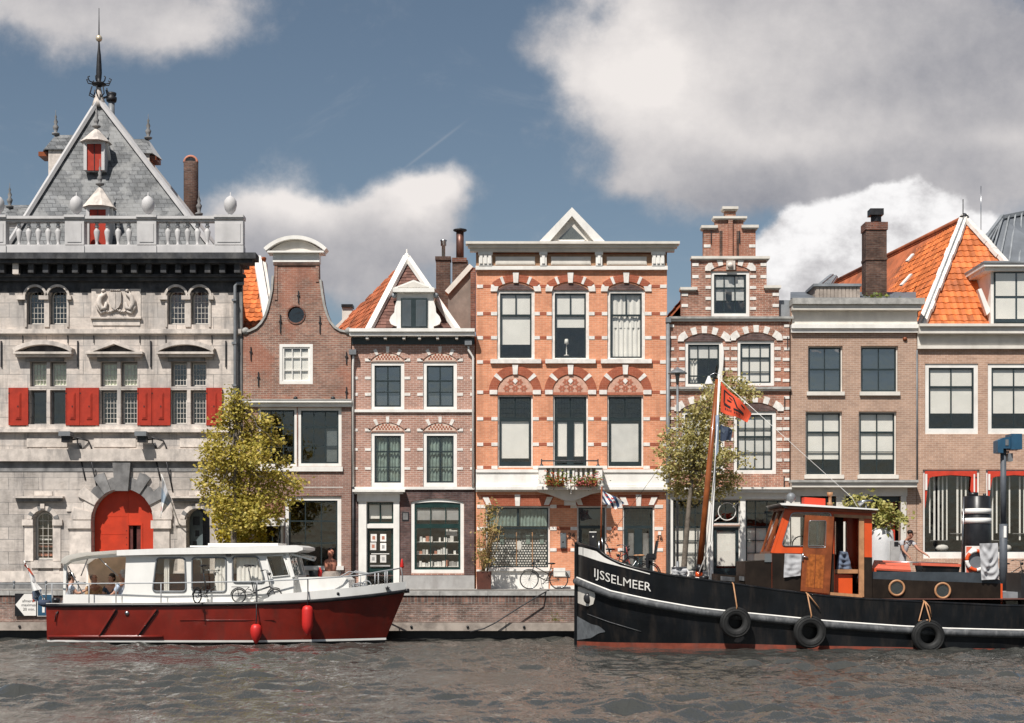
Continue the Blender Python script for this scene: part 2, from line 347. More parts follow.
class House:
    def __init__(s, name, label, x0, x1, cat='house'):
        s.x0, s.x1 = x0, x1
        s.r = thing(name, label, cat, (wx((x0+x1)/2), 0, 0)); s.holes = []
    def hole(s, pts): s.holes.append(pts)
    def rect(s, a, b, c, d): s.holes.append([(a,b),(c,b),(c,d),(a,d)])
    def window(s, a, b, c, d, fr=WHITE, fw=2.5, sash=DARKSASH, sw=1.6, cols=(), rows=(), bw=.8, rec=.07, glass=GLASS, blinds=(), curt=(), sill=None, top=None, proud=0, name='window', fb=None):
        """frame in the opening a,b,c,d (pixels on the facade); rows entries are y or (y, width); blinds are (mat, x0,y0,x1,y1)"""
        hs = arch_hole(a, c, d, top[0], top[1]) if top else [(a,b),(c,b),(c,d),(a,d)]
        s.holes.append(hs)
        y = rec-proud; f = MB().m(fr); fb = fw if fb is None else fb
        if top:
            inn = arch_hole(a+fw, c-fw, d-fb, top[0]+fw*.4, top[1]+fw); f.wall(hs, [inn], y, y+.14)
        else:
            f.pbox(a, b, a+fw, d, y, y+.14); f.pbox(c-fw, b, c, d, y, y+.14)
            f.pbox(a+fw, b, c-fw, b+fw, y, y+.14); f.pbox(a+fw, d-fb, c-fw, d, y, y+.14)
        if sill:
            x_0, y_0, x_1, y_1, pr = sill; f.pbox(x_0, y_0, x_1, y_1, -pr, rec+.10)
        w = f.build(name, s.r)
        A, B, Cc, Dd = a+fw, b+fw, c-fw, d-fb; y2 = y+.035
        if sash:
            g = MB().m(sash)
            if top:
                hs2 = arch_hole(A, Cc, Dd, top[0]+fw*.4, top[1]+fw); g.wall(hs2, [arch_hole(A+sw, Cc-sw, Dd-sw, top[0]+(fw+sw)*.4, top[1]+fw+sw)], y2, y2+.06)
            else:
                g.pbox(A, B, A+sw, Dd, y2, y2+.06); g.pbox(Cc-sw, B, Cc, Dd, y2, y2+.06)
                g.pbox(A+sw, B, Cc-sw, B+sw, y2, y2+.06); g.pbox(A+sw, Dd-sw, Cc-sw, Dd, y2, y2+.06)
            for q in cols:
                xx, ww, t0, t1 = (q, bw, B+sw, Dd-sw) if not isinstance(q, tuple) else (q[0], q[1], q[2] if len(q) > 2 else B+sw, q[3] if len(q) > 3 else Dd-sw)
                g.pbox(xx-ww/2, t0, xx+ww/2, t1, y2+.011, y2+.05)
            for q in rows:
                yy, ww = (q, bw) if not isinstance(q, tuple) else q[:2]
                g.pbox(A+sw, yy-ww/2, Cc-sw, yy+ww/2, y2+.006, y2+.053)
            g.build('sash', w)
        p = MB().m(glass); 
        if top: p.wall(arch_hole(A, Cc, Dd, top[0]+fw*.4, top[1]+fw), [], y2+.025, y2+.031)
        else: p.pbox(A+.2, B+.2, Cc-.2, Dd-.2, y2+.025, y2+.031)
        p.build('pane', w)
        for m, x_0, y_0, x_1, y_1 in blinds:
            q = MB().m(m); q.pbox(x_0, y_0, x_1, y_1, y+.115, y+.122); q.build('blind', w)
        for cu in curt:
            m, x_0, y_0, x_1, y_1 = cu[:5]
            q = MB().m(m); curtain(q, wx(x_0), wx(x_1), wz(y_1), wz(y_0), y+.16, cu[5] if len(cu) > 5 else 6); q.build('curtain', w)
        return w
    def wall(s, outline, mat, th=.3, depth=9.0, ztop=None, floors=(), side=True, y0=0.0, name='wall', inset=.04, insr=.04):
        w = MB().m(mat); w.wall(outline, s.holes, y0, y0+th)
        xs = [p[0] for p in outline]; X0, X1 = wx(min(xs))+inset, wx(max(xs))-insr; zt = wz(ztop if ztop else min(p[1] for p in outline))
        if side:
            for x in (X0, X1-.2): w.box(x, x+.2, y0+th+.002, depth-.202, -.1, zt)
            w.box(X0, X1, depth-.2, depth, -.1, zt)
        o = w.build(name, s.r)
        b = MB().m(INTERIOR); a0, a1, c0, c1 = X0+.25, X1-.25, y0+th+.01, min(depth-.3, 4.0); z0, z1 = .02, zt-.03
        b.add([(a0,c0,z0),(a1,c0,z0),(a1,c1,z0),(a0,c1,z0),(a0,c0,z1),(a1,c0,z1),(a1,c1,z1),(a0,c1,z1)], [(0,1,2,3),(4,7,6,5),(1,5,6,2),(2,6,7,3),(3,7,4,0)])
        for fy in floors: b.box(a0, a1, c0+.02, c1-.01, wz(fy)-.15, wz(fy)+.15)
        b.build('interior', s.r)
        s.zt = zt; return o
def cornice(mb, steps, back=.02):
    for (a, c, b, d, pr) in steps: mb.pbox(a, b, c, d, -pr, back)
# ================= weigh house (grey stone) =================
h = House('weigh_house', 'grey ashlar stone weigh house with red shutters, balustrade and steep slate roof', -75, 242, 'building')
R1 = h.r
def leaded(a, b, c, d, nx, ny, inside=(), dark=True, fr=GREYST, top=None, glass=GLASSD):
    cols = [(a+1.6+(c-a-3.2)*i/nx, .35) for i in range(1, nx)]; rows = [(b+2+(d-b-3.5)*i/ny, .35) for i in range(1, ny)]
    return h.window(a, b, c, d, fr=fr, fw=1.2, sash=CREAM, sw=1.0, cols=cols, rows=rows, rec=.2, glass=glass, top=top, blinds=inside)
PANELIGHT = mt('painted_green_pane_light', (.78,.83,.62), .6, .15, 8, bump=.0)  # pale green sheets paint the light seen on the upper panes
# paired upper lights
for a, c in ((27,44.5), (49.5,67), (167.5,185.5), (191,209), (-66,-49), (-43,-26)):
    leaded(a, 288.5, c, 324.5, 4, 6, top=(298, 288.5))
for a, c, k in ((30,66.5,0), (100.5,137.5,1), (171,206.5,2)):
    m = (a+c)/2
    for p, q in ((a, m-1.8), (m+1.8, c)):
        bl = [(PANELIGHT, p+1, 362, q-1, 386)] if k < 2 else []
        leaded(p, 361.5, q, 386.5, 4, 4, bl, glass=GLASS if k < 2 else GLASSD)
        if k == 0: h.window(p, 390, q, 424.5, fr=GREYST, fw=1.5, sash=None, rec=.2)
        else: leaded(p, 390, q, 424.5, 4, 6)
leaded(34, 511, 53, 560, 3, 6, top=(521.5, 511), fr=STONEGREY, glass=GLASS, inside=[(TERRA,36,545,50,547),(TERRA,36,553,50,556),(PAPER,37,538,49,540)])
DOORX = (92, 153.5)
h.hole(arch_hole(92, 153.5, 589, 519.6, 489, 16))
h.hole(arch_hole(186.8, 210, 589, 519.5, 508.5, 12))
h.wall([(-75,268), (241,268), (241,592), (-75,592)], ASHLAR, th=.45, depth=12, floors=(345, 432, 470), insr=2.6)
# ashlar trim, string courses, hoods
t = MB().m(PALEST)
t.pbox(-75, 329.5, 242, 334, -.14, .02); t.pbox(-75, 333.9, 242, 335.5, -.07, .02)
t.pbox(-75, 427, 242, 429.5, -.10, .02); t.pbox(-75, 429.4, 242, 432.5, -.18, .02)
t.pbox(-75, 449.5, 242, 461.5, -.22, .02)
t.m(GREYST); t.pbox(-75, 461.4, 242, 471.5, -.055, .02)  # dark course puts the ledge's shadow into the stone colour
t.m(PALEST)
for a, c in ((17.4,26), (39.7,49.3), (71.5-4,72), (160,168), (182,191), (209,214)): t.pbox(a, 296, c, 300, -.13, .02)
for a, c in ((25,27), (44.5,49.5), (67,69), (165.5,167.5), (185.5,191), (209,211)): t.pbox(a, 300, c, 327, -.05, .02)
for x in (35.7, 58.2, 176.5, 200):
    arch_ring(t, x-10, x+10, 298, 287, 2.2, -.10, .02, 9, lambda i: PALEST)
for a, c in ((27, 70), (96, 141), (168, 210)): t.m(PALEST); t.pbox(a, 424.5, c, 427, -.08, .02)
for a, c in ((27,67.5), (94,136), (180,225), (-45,-5)):
    t.pbox(a, 438, c, 447, -.03, .02)
for x in (1.5, 78, 151, 226): t.m(IRON); t.pbox(x-.6, 341, x+.6, 367, -.06, .02)
for x in (23, 68, 94, 140, 166, 212): t.m(IRON); t.pbox(x-.3, 335.5, x+.3, 343, -.05, .02)
t.build('stone_trim', R1)
# pediments over the middle windows
for a, c, kind in ((16,74,'arc'), (87.5,144.5,'tri'), (158,215,'arc')):
    q = MB().m(PALEST); q.pbox(a, 352.8, c, 355, -.34, .02); q.pbox(a+1.5, 354.9, c-1.5, 357.5, -.24, .02)
    q.m(GREYST); q.pbox(a+10, 357.4, c-10, 361.5, -.06, .02); q.m(PALEST)
    if kind == 'arc':
        arch_ring(q, a+1, c-1, 352.9, 345.5, 4.2, -.32, .02, 14, lambda i: PALEST)
        q.m(BLACKST); q.pprism(arch_pts(a+3, c-3, 352.8, 345.6, 14), -.05, .02)
    else:
        x = (a+c)/2
        q.pprism([(a,352.8),(x,341),(c,352.8),(c-7,352.8),(x,345),(a+7,352.8)], -.32, .02); q.m(BLACKST); q.pprism([(a+8,352.8),(x,345.4),(c-8,352.8)], -.05, .02)
    q.build('pediment', R1)
# carved coat of arms
q = MB().m(PALEST); q.pbox(91.7, 289, 141, 317, -.03, .02); q.pbox(91, 317.4, 142, 319, -.12, .02); q.pbox(93, 319, 140, 325.5, -.04, .02)
rr = random.Random(3)
def lump(px, py, r, d=.12): q.ball((wx(px), -.04, wz(py)), r/27.5, d, r/27.5, 8, 6)
shield = [(110,292.5),(122,292.5),(122,303),(119.5,308),(116,310.5),(112.5,308),(110,303)]
q.pprism(shield, -.14, .0); q.box(wx(115.7), wx(116.3), -.16, -.1, wz(308), wz(293))
for sx in (-1, 1):
    c0 = 116
    q.tube([P(c0+sx*10,293,-.08), P(c0+sx*15.5,297,-.12), P(c0+sx*17,303,-.13), P(c0+sx*14.5,309,-.13), P(c0+sx*10.5,308,-.1), P(c0+sx*9.5,302,-.1)], [.05,.09,.1,.1,.08,.05], 7)
    q.tube([P(c0+sx*13,292,-.08), P(c0+sx*18,300,-.1), P(c0+sx*19,307,-.1), P(c0+sx*15,313,-.1), P(c0+sx*11,311,-.1)], [.04,.06,.06,.07,.05], 6)
    lump(c0+sx*12, 291.2, 2.0, .17)
for i in range(11): lump(105+i*2.2, 311.5+1.4*math.sin(i*.9)+(i-5)**2*-.06, 1.3+rr.random()*.5, .1)
for i in range(5): lump(112+i*2, 291, 1.1, .15)
q.build('coat_of_arms', R1)
# main cornice with brackets, soot-blackened frieze, cornice shadow painted black below it
q = MB().m(BLACKST)
cornice(q, [(-75,259,256.5,262.5,.75), (-75,255,262.4,266,.62), (-75,246,275.5,278,.30), (-75,244,277.9,281.5,.18)])
q.pbox(-75, 265.9, 242.3, 275.6, -.05, .02); q.pbox(-75, 281.4, 242.2, 292.5, -.015, .02)
for i in range(22): x = -70+i*14.6; q.pbox(x, 266, x+5.5, 275, -.5, .02)
q.m(PALEST); q.pbox(17, 266, 23, 276.5, -.51, .0)
q.m(BLACKST); q.box(wx(-75), wx(246), .02, .75, wz(266), wz(260))
q.build('cornice', R1)
# balustrade
q = MB().m(GREYP); q.pbox(-75, 248.4, 245, 258.6, -.42, .0); q.pbox(-75, 218.6, 245.6, 221.4, -.46, .02); q.pbox(-75, 221.3, 245, 223.8, -.38, -.06)
q.pbox(-75, 246.8, 245, 248.6, -.40, -.04)
for a, c in ((-72,-52), (-9.7,9.5), (68.3,87.2), (139.8,158.8), (217,245)):
    q.pbox(a, 223.7, c, 247, -.43, -.01); q.pbox(a+2.5, 226, c-2.5, 244.5, -.45, -.4); q.pbox(a-.7, 217.6, c+.7, 220, -.5, .05); q.pbox(a-.5, 248, c+.5, 258.7, -.46, -.01)
bal = q.build('balustrade', R1)
prof = [(.075,0),(.075,.04),(.045,.07),(.06,.16),(.115,.46),(.10,.52),(.05,.58),(.05,.62),(.085,.64),(.085,.68),(.05,.7),(.07,.76),(.07,.80)]
z0, z1 = wz(246.9), wz(223.7); sc = (z1-z0)/.80
for x in [-46,-36.5,-27,-17.5]+[21,30.8,40.4,50.2,60]+[98.5,109,119.8,130.5]+[169.5,179.2,189,198.8,208.6]:
    b = MB().m(GREYP); b.lathe([(r, z*sc) for r, z in prof], (wx(x), -.22, z0), 10); b.build('baluster', bal)
for x in (-62, 0, 78, 149.5, 231.5):
    b = MB().m(GREYP); b.lathe([(.16,0),(.1,.05),(.06,.1),(.10,.14),(.19,.25),(.235,.42),(.22,.58),(.14,.70),(.05,.76),(.015,.78),(.012,.9)], (wx(x), -.22, wz(218.5)), 14); b.build('ball_finial', bal)
# steep slate roof
YF, YA, YB = 0.9, 3.6, 7.0
ap = P(99, 101, YA); zb = wz(262, YF)
fl, fr_ = P(-2, 262, YF), P(223, 262, YF)
bl_, br_ = Vector((fl.x, YB, fl.z)), Vector((fr_.x, YB, fr_.z)); 
q = MB().m(SLATE)
for a, b in ((fl,fr_), (fr_,br_), (br_,bl_), (bl_,fl)): q.add([a,b,ap],[(0,1,2)])
q.add([fl,fr_,br_,bl_],[(0,3,2,1)])
roof = q.build('roof', R1)
q = MB().m(GREYP)
for a in (fl, fr_, br_, bl_): q.bar(a+Vector((0,-.05,.02)), ap+Vector((0,-.05,.06)), .24, .12)
q.build('hip_capping', roof)
# low flank roofs either side (slate) behind the balustrade
q = MB().m(SLATE); q.slab([(wx(-75),1.0,wz(250)),(fl.x-.05,1.0,wz(250)),(fl.x-.05,5,wz(205,5)),(wx(-75),5,wz(205,5))], .1); q.build('flank_roof', R1)
q = MB().m(LEAD); q.box(wx(172), wx(240), .5, .88, wz(262)-.25, wz(262)-.05); q.box(wx(-75), wx(172), .5, 11.8, wz(262)-.25, wz(262)-.05); q.build('flat_roof', R1)
def dormer(x, ytop, yeave, ybot, w, Y, red=True, fin=True, dk=1.4):
    # small dormer with a faceted conical lead cap, red shutter and stone finial
    d = MB().m(GREYP); zt, ze, zb2 = wz(ytop,Y), wz(yeave,Y), wz(ybot,Y); X = wx(x,Y); hw = w/2*(Y+DC)/FL
    d.box(X-hw, X-hw+.12, Y, Y+dk, zb2, ze); d.box(X+hw-.12, X+hw, Y, Y+dk, zb2, ze); d.box(X-hw+.12, X+hw-.12, Y+.12, Y+dk, zb2, ze); d.box(X-hw+.12, X+hw-.12, Y+.0, Y+.12, ze-.1, ze)
    o = d.build('dormer', roof); e = MB().m(PALEST)
    n = 8; vs = [(X+(hw+.16)*1.08*math.cos(PI/8+k*PI/4), Y+.3+.62*math.sin(PI/8+k*PI/4), ze) for k in range(n)]+[(X, Y+.34, zt)]
    e.add(vs, [(k,(k+1)%n,n) for k in range(n)]+[tuple(range(n-1,-1,-1))]); e.m(SLATE); e.add([(X-hw,Y+.4,ze),(X+hw,Y+.4,ze),(X,Y+.4,zt-.12),(X,Y+dk+.9,zt-.12),(X-hw,Y+dk+.3,ze),(X+hw,Y+dk+.3,ze)], [(0,2,3,4),(1,5,3,2)])
    e.m(WHITE); e.bar((X+hw+.02,Y+.2,ze-.02),(X+hw+.06,Y+dk*.8,zb2-.1),.1); e.build('dormer_cap', roof)
    if red:
        s = MB().m(RED); s.box(X-hw+.13, X+hw-.13, Y+.05, Y+.115, zb2, ze-.1)
        s.m(IRON); s.box(X-.012, X+.012, Y+.03, Y+.12, zb2, ze-.1); s.build('dormer_shutter', roof)
    if fin:
        f = MB().m(GREYST); f.lathe([(.06,0),(.16,.05),(.17,.09),(.05,.14),(.08,.22),(.11,.3),(.05,.4),(.075,.48),(.03,.58),(.05,.66),(.012,.74),(.008,1.0)], (X, Y+.34, zt-.03), 8); f.build('finial', roof)
dormer(94, 125, 141, 170, 21, 2.0)
dormer(97.5, 183, 206.5, 258, 23, 0.75)
# flank dormers on the side slopes
def side_dormer(s, xin, xout, yt, ye, Y):
    X0, X1 = wx(xin,Y), wx(xout,Y); zt, ze = wz(yt,Y), wz(ye,Y); w = .55
    e = MB().m(SLATE); e.add([(X0,Y-w,ze),(X0,Y+w,ze),(X0,Y,zt),(X1-s*-.0,Y-w,ze),(X1,Y+w,ze),(X1-s*.3,Y,zt)], [(0,3,5,2),(1,2,5,4),(0,1,4,3)])
    e.m(GREYP); e.add([(X1,Y-w,ze),(X1,Y+w,ze),(X1-s*.3,Y,zt),(X1+s*.25,Y,ze-.12)], [(0,3,2),(3,1,2),(0,1,3)])
    e.m(PALEST); e.box(min(X0,X1-s*.15), max(X0,X1-s*.15), Y-w+.1, Y+w-.1, ze-1.4, ze+.01); e.m(WOODB); e.box(X1-.25, X1+.1, Y-.4, Y+.4, ze-.22, ze-.05); e.build('dormer', roof)
    f = MB().m(GREYST); f.lathe([(.06,0),(.15,.05),(.16,.09),(.05,.14),(.09,.24),(.12,.34),(.05,.44),(.085,.54),(.03,.66),(.05,.74),(.012,.82),(.008,1.0)], (X1-s*.3, Y, zt-.03), 8); f.build('finial', roof)
side_dormer(-1, 80, 48, 135, 153, YA); side_dormer(1, 118, 156, 139, 157, YA)
side_dormer(-1, 45, 2, 208, 226, YA)
# spire
f = MB().m(PALEST); X, Y = ap.x, ap.y; b = ap.z
f.lathe([(.30,-.25),(.22,.0),(.12,.3),(.07,.55)], (X,Y,b), 8); f.m(IRON)
f.lathe([(.07,.5),(.12,.6),(.27,.62),(.29,.67),(.08,.73),(.10,.9),(.115,1.1),(.10,1.4),(.08,1.75),(.05,2.0),(.03,2.3),(.02,3.0),(.012,3.6)], (X,Y,b), 8)
for k in range(8):
    a = k*PI/4; f.tube([(X+.22*math.cos(a),Y+.22*math.sin(a),b+.65),(X+.42*math.cos(a),Y+.42*math.sin(a),b+.69),(X+.48*math.cos(a),Y+.48*math.sin(a),b+.83),(X+.40*math.cos(a),Y+.40*math.sin(a),b+.87)], .024, 5)
    f.tube([(X+.1*math.cos(a),Y+.1*math.sin(a),b+.1),(X+.38*math.cos(a),Y+.38*math.sin(a),b+.22),(X+.3*math.cos(a),Y+.3*math.sin(a),b+.5)], .025, 5)
f.m(mt('gilded_ball', (.75,.62,.45), .3, .1, 5, metal=.5)); f.ball((X,Y,b+2.42), .13)
f.build('spire', roof)
q = MB().m(GREYMETAL); c = P(111.5, 112, 7); q.lathe([(.13,-1.2),(.13,.42)], c, 10); q.m(IRON); q.lathe([(.2,.42),(.22,.5),(.22,.6),(.15,.62),(.2,.7),(.2,.78)], c, 10); q.build('vent_pipe', roof)
# round brick chimney
q = MB().m(CHIMB); c = P(191, 232, 7); H_ = wz(163,7)-c.z; q.lathe([(.30,-1.5),(.30,H_),(.28,H_+.02),(.2,H_+.02)], c, 16)
q.m(TERRA); q.ring((c.x, c.y-.05, c.z+H_), .26, .06, 'y', 12, 6, 0, PI); q.m(BLACKP); q.box(c.x-.2, c.x+.2, c.y-.1, c.y+.1, c.z+H_-.1, c.z+H_+.18); q.build('chimney', R1)
q = MB().m(GREYST); c = P(199, 216, 4); q.lathe([(.05,-1.5),(.05,0),(.14,.03),(.16,.1),(.06,.15),(.09,.3),(.12,.4),(.05,.5),(.07,.6),(.02,.75),(.01,1.0)], c, 8); q.build('finial', R1)
# red shutters
for a, c in ((9.4,29), (66.5,80.2), (80.6,99.6), (138,152), (152.4,171), (206.8,222.5)):
    q = MB().m(RED); q.pbox(a, 388, c, 425.5, -.10, -.04); m = (a+c)/2
    for sx, yy0, yy1 in ((-1,391,421),): q.pbox(m-2.6, 393, m+2.6, 419.5, -.125, -.099); q.pbox(m-1.7, 394.5, m+1.7, 418, -.145, -.124)
    q.pbox(a, 388, a+1, 425.5, -.115, -.098); q.pbox(c-1, 388, c, 425.5, -.115, -.098); q.pbox(a+1, 423, c-1, 425.5, -.112, -.098)
    q.m(IRON); q.pbox(m-.5, 406, m+.5, 407.5, -.16, -.14); q.pbox(a, 393, a+1, 394, -.125, -.0); q.build('shutter', R1)
# floodlights on brackets with their cables
for x, dx in ((69.5,0), (144.5,0)):
    q = MB().m(GREYMETAL); q.pbox(x-5, 433, x+6.5, 437.5, -.75, -.25); q.m(BLACKP); q.pbox(x-3, 437.4, x+5.5, 443.5, -.65, -.3); q.m(IRON); q.bar(P(x+2,440,-.3), P(x+8,439,0), .05)
    q.tube([P(x+7,437.5,-.3), P(x+19,441,-.04), P(x+21.5,447,-.04), P(x+22,449,-.05)], .03, 5); q.tube([P(x+22,462,-.26), P(x+26,480,-.05), P(x+28.5,492,-.03)], .03, 5); q.tube([P(x+10,443,-.04), P(x+12,449,-.04)], .04, 5); q.tube([P(x+12,462,-.05), P(x+16,480,-.04)], .03, 5)
    q.build('floodlight', R1)
# ground floor: arched doorway with big voussoirs
g = MB()
DC2 = lambda i: GREYST
cx, cy = 122.7, 519.6
for i in range(13):
    a0, a1 = -PI/2+PI*i/13, -PI/2+PI*(i+1)/13; mid = (a0+a1)/2
    ro = 50 if i % 2 == 0 else 42
    if i == 6: ro = 54
    g.m(GREYST if 2 < i < 11 else PALEST); pr = -.13 if i % 2 == 0 else -.07
    pts = [(cx+r*math.sin(a), cy-r*math.cos(a)) for a, r in ((a0,30.9),(mid,30.9),(a1,30.9),(a1,ro),(mid,ro+1),(a0,ro))]
    if i == 6: pts = [(cx-6.5,cy-28.5),(cx+6.5,cy-28.5),(cx+9,463),(cx-9,463)]; pr = -.2
    g.pprism(pts, pr, .02)
for s_ in (-1, 1):
    for k, (yt, yb) in enumerate(((505,511), (511.6,517.5))): pass
    x0, x1 = (70,91.7) if s_ < 0 else (153.8,170)
    g.m(PALEST); g.pbox(x0-2, 520.5, x1+.2 if s_ < 0 else x1+2, 528.5, -.17, .02); g.pbox(x0, 528.4, x1, 589, -.09, .02)
    for yt, yb, w in ((503,511.5,3), (511.6,520.4,-1), (478,483,0), (487,503,2)):
        xa, xb = (x0-w, 84 if yt < 505 else 91) if s_ < 0 else (161 if yt < 505 else 154.5, x1+w)
        if yt >= 500: g.pbox(xa, yt, xb, yb, -.08 if w > 0 else -.04, .02)
g.build('door_surround', R1)
g = MB().m(DOORRED); g.wall(arch_hole(92.2, 153.3, 589, 519.6, 489.2, 16), [[(126.5,525.5),(138.5,525.5),(138.5,588),(126.5,588)]], .34, .42)
g.m(DOORRED); g.pbox(125.2, 491, 126, 588, .33, .345); g.pbox(139, 523, 140.5, 588, .32, .345); g.pbox(126, 523, 139, 525, .32, .345)
for y in (498, 507, 516, 534, 552): g.pbox(95+abs(y-520)*.12*(y<520), y, 125, y+.3, .332, .345)
for y in range(7): g.m(IRON); g.pbox(124, 530+y*7, 124.6, 530.8+y*7, .325, .345)
d = g.build('door', R1)
g = MB().m(mt('dark_red_wicket', (.10,.03,.025), .6, .3, 5)); g.pbox(126.6, 525.6, 130, 588, .42, .9); g.pbox(134, 525.6, 138.4, 588, .42, .5); g.m(BLACKP); g.pbox(130, 525.6, 134, 588, .85, .9); g.build('wicket_door', d)
# small doorway right of it and the arched window hood
for a, c, m, hl, hr in ((186.8,210,198.4,172,226), (34,53,43.5,15.5,65)):
    g = MB().m(PALEST); g.pbox(hl, 496.5, hr, 498.3, -.30, .02); g.m(GREYST); g.pbox(hl+2.5, 498.2, hr-2.5, 501.5, -.2, .02); g.m(PALEST)
    g.pbox(m-9, 491.3, m+9, 495.8, -.06, .02)
    arch_ring(g, a-2, c+2, 519.5, 508 if m > 100 else 510, 4.5, -.10, .02, 11, lambda i: GREYST if i % 3 == 1 else PALEST)
    g.m(PALEST); g.pbox(m-2, 503.5, m+2, 508.5, -.16, .02)
    g.pbox(a-11, 519.6, a-.3, 525.5, -.13, .02); g.pbox(c+.3, 519.6, c+10, 525.5, -.13, .02)
    g.pbox(a-9, 525.4, a-.4, 586 if m > 100 else 561, -.06, .02); g.pbox(c+.4, 525.4, c+8, 586 if m > 100 else 561, -.06, .02)
    if m < 100: g.pbox(32, 561.5, 62, 568, -.16, .02); g.pbox(34, 567.9, 39, 573, -.1, .02); g.pbox(54, 567.9, 60, 573, -.1, .02)
    g.build('door_surround' if m > 100 else 'window_surround', R1)
g = MB().m(mt('grey_green_door_paint', (.10,.125,.13), .5, .15, 3)); g.wall(arch_hole(187, 200, 589, 519.5, 509.5, 10), [[(190,516),(197,516),(197,525),(190,525)],[(192.5,530),(196.5,530),(196.5,536),(192.5,536)]], .5, .56); g.m(BLACKP); g.pbox(190, 541, 194, 545, .49, .51); g.pbox(189.5, 515, 197.5, 537, .57, .58); g.build('side_door', R1)
q = MB().m(ASHLAR2); q.wall([(-75,471.6),(233,471.6),(233,588),(-75,588)], [h.holes[-1], h.holes[-2], arch_hole(33.6, 53.4, 560.4, 521.5, 510.6)], -.03, -.001); q.build('lower_stonework', R1)
# base course
g = MB().m(PALEST)
for a, c in ((-75,68), (172,186), (211,233)):
    g = MB().m(PALEST); g.pbox(a, 571, c, 592, -.09, .02); g.m(GREYST); g.pbox(a, 582, c, 592, -.11, -.08); g.build('plinth', R1)
# downpipe
g = MB().m(GREYMETAL); g.tube([P(244,283.5,-.12), P(237,283.5,-.14), P(235.2,286,-.14), P(235.2,330,-.2), P(235.2,589,-.2)], .065, 8)
for y in (300, 343, 385, 420): g.pbox(233, y, 237.5, y+2, -.28, .02)
g.m(GREYST); g.pbox(238.5, 292, 242.4, 589, -.02, .02); g.build('downpipe', R1)

# ================= house behind, orange roof between =================
h = House('rear_house', 'orange pantile roof with white verge of a house behind the bell gable house', 225, 272)
b = MB().m(B_BELL); b.box(wx(222,2), wx(268,2), 2.2, 9, 0, wz(334,2)); b.build('wall', h.r)
q = MB(); roof_tiles(q, [P(226,331,1.9), P(266.5,331,1.9), P(255,259,5.5), P(226,259,5.5)], TILE, TILED)
q.m(TILED); q.slab([P(226,259,5.52), P(255,259,5.52), P(258,331,9.5), P(226,331,9.5)], .1)
q.m(TRIM); q.bar(P(269.5,332,1.75), P(257,257,5.4), .3, .14); q.m(CREAM); q.slab([P(268,332,1.9), P(276,332,1.9), P(266,263,5.4), P(258,258,5.5)], .25)
q.build('roof', h.r)
q = MB().m(CREAM); q.box(*(wx(259,5.6), wx(266,5.6)), 5.6, 6.0, wz(300,5.6), wz(262,5.6)); q.m(WOODB); q.lathe([(.12,0),(.16,.12),(.15,.18)], P(262.5,262,5.8), 8); q.build('chimney', h.r)

# ================= bell gable house =================
h = House('bell_gable_house', 'brown brick house with a curved bell gable, round window and wide white shop windows', 242, 351.5)
rt = [(319,262),(319.4,280),(321,292),(323,305),(326,315),(329,322),(334,328),(340,331.5),(345,332.5),(351,332.5)]
lt = [(243,332.5),(250,332),(257,328.5),(262,323.5),(266,317),(268.5,310),(271,300),(273,290),(274,276),(274.5,262)]
out = lt+rt+[(351,592),(243,592)]
oc = [(296+8.2*math.sin(2*PI*k/20), 314.7-8.2*math.cos(2*PI*k/20)) for k in range(20)]
h.hole(oc)
h.window(279.5, 344, 312.8, 384, fr=WHITE, fw=3, sash=WHITE, sw=1.6, cols=((292,.8),(300.5,.8),(308.5,1.2)), rows=((357,.9),(370,.9)), rec=.0, blinds=[(BLIND,283,350,309.5,381)], glass=GLASS)
h.window(258, 407.2, 296.8, 466.5, fw=2.6, cols=((271,1),(283,1)), rows=((427,1.8),(447,.8)), rec=.05, glass=GLASSD)
h.window(297.6, 407.2, 341.6, 466.5, fw=3.2, cols=((313.5,1),(325,1)), rows=((427,1.8),(446,.8)), rec=.05, blinds=[(SHEER,325.5,428,337,463)], glass=GLASSD)
h.window(284.6, 496.4, 341.3, 575, fw=4, cols=((305,1),(321,1)), rows=((521,1.4),(543,1.2)), rec=.05, fb=8, glass=GLASSD, sill=(281,566,344,570,.12))
h.window(252, 518, 283.6, 589, fw=3, sash=DARKSASH, sw=2, cols=((262,.8),(272,.8)), rows=((526,2),(545,1.5)), rec=.06, name='door', glass=GLASSD)
h.wall(out, B_BELL, th=.32, depth=9, ztop=334, floors=(400, 485))
q = MB().m(CHIMR); q.wall([(296+9.6*math.sin(2*PI*k/20), 314.7-9.6*math.cos(2*PI*k/20)) for k in range(20)], [oc], -.03, .05); o = q.build('round_window', h.r)
q = MB().m(GLASSD); q.pprism(oc, .12, .13); q.build('pane', o)
q = MB().m(BLACKP); q.pprism(oc, .3, .34); q.build('backing', o)
q = MB().m(STONEGREY)   # coping that follows the curve
def ribbon(pts, w, y0, y1, flip=1):
    L = []; 
    for i, p in enumerate(pts):
        a, b = pts[max(i-1,0)], pts[min(i+1,len(pts)-1)]; dx, dy = b[0]-a[0], b[1]-a[1]; l = math.hypot(dx,dy); L.append((p[0]+flip*dy/l*w, p[1]-flip*dx/l*w))
    for i in range(len(pts)-1): q.pprism([pts[i], pts[i+1], L[i+1], L[i]], y0, y1)
ribbon(lt[:-1], 2.2, -.06, .4); ribbon(rt[1:], 2.2, -.06, .4)
for x in (245.5, 348.5): q.tube([P(x,331,-.07), P(x,331,.4)], .13, 12)
q.m(CHIMB); q.pbox(273.5, 262.2, 319.5, 265.5, -.05, .02); q.m(B_BELL); q.pbox(274.6, 265.4, 277.5, 300, -.03, .02); q.pbox(315.8, 265.4, 318.9, 282, -.03, .02)
q.build('gable_coping', h.r)
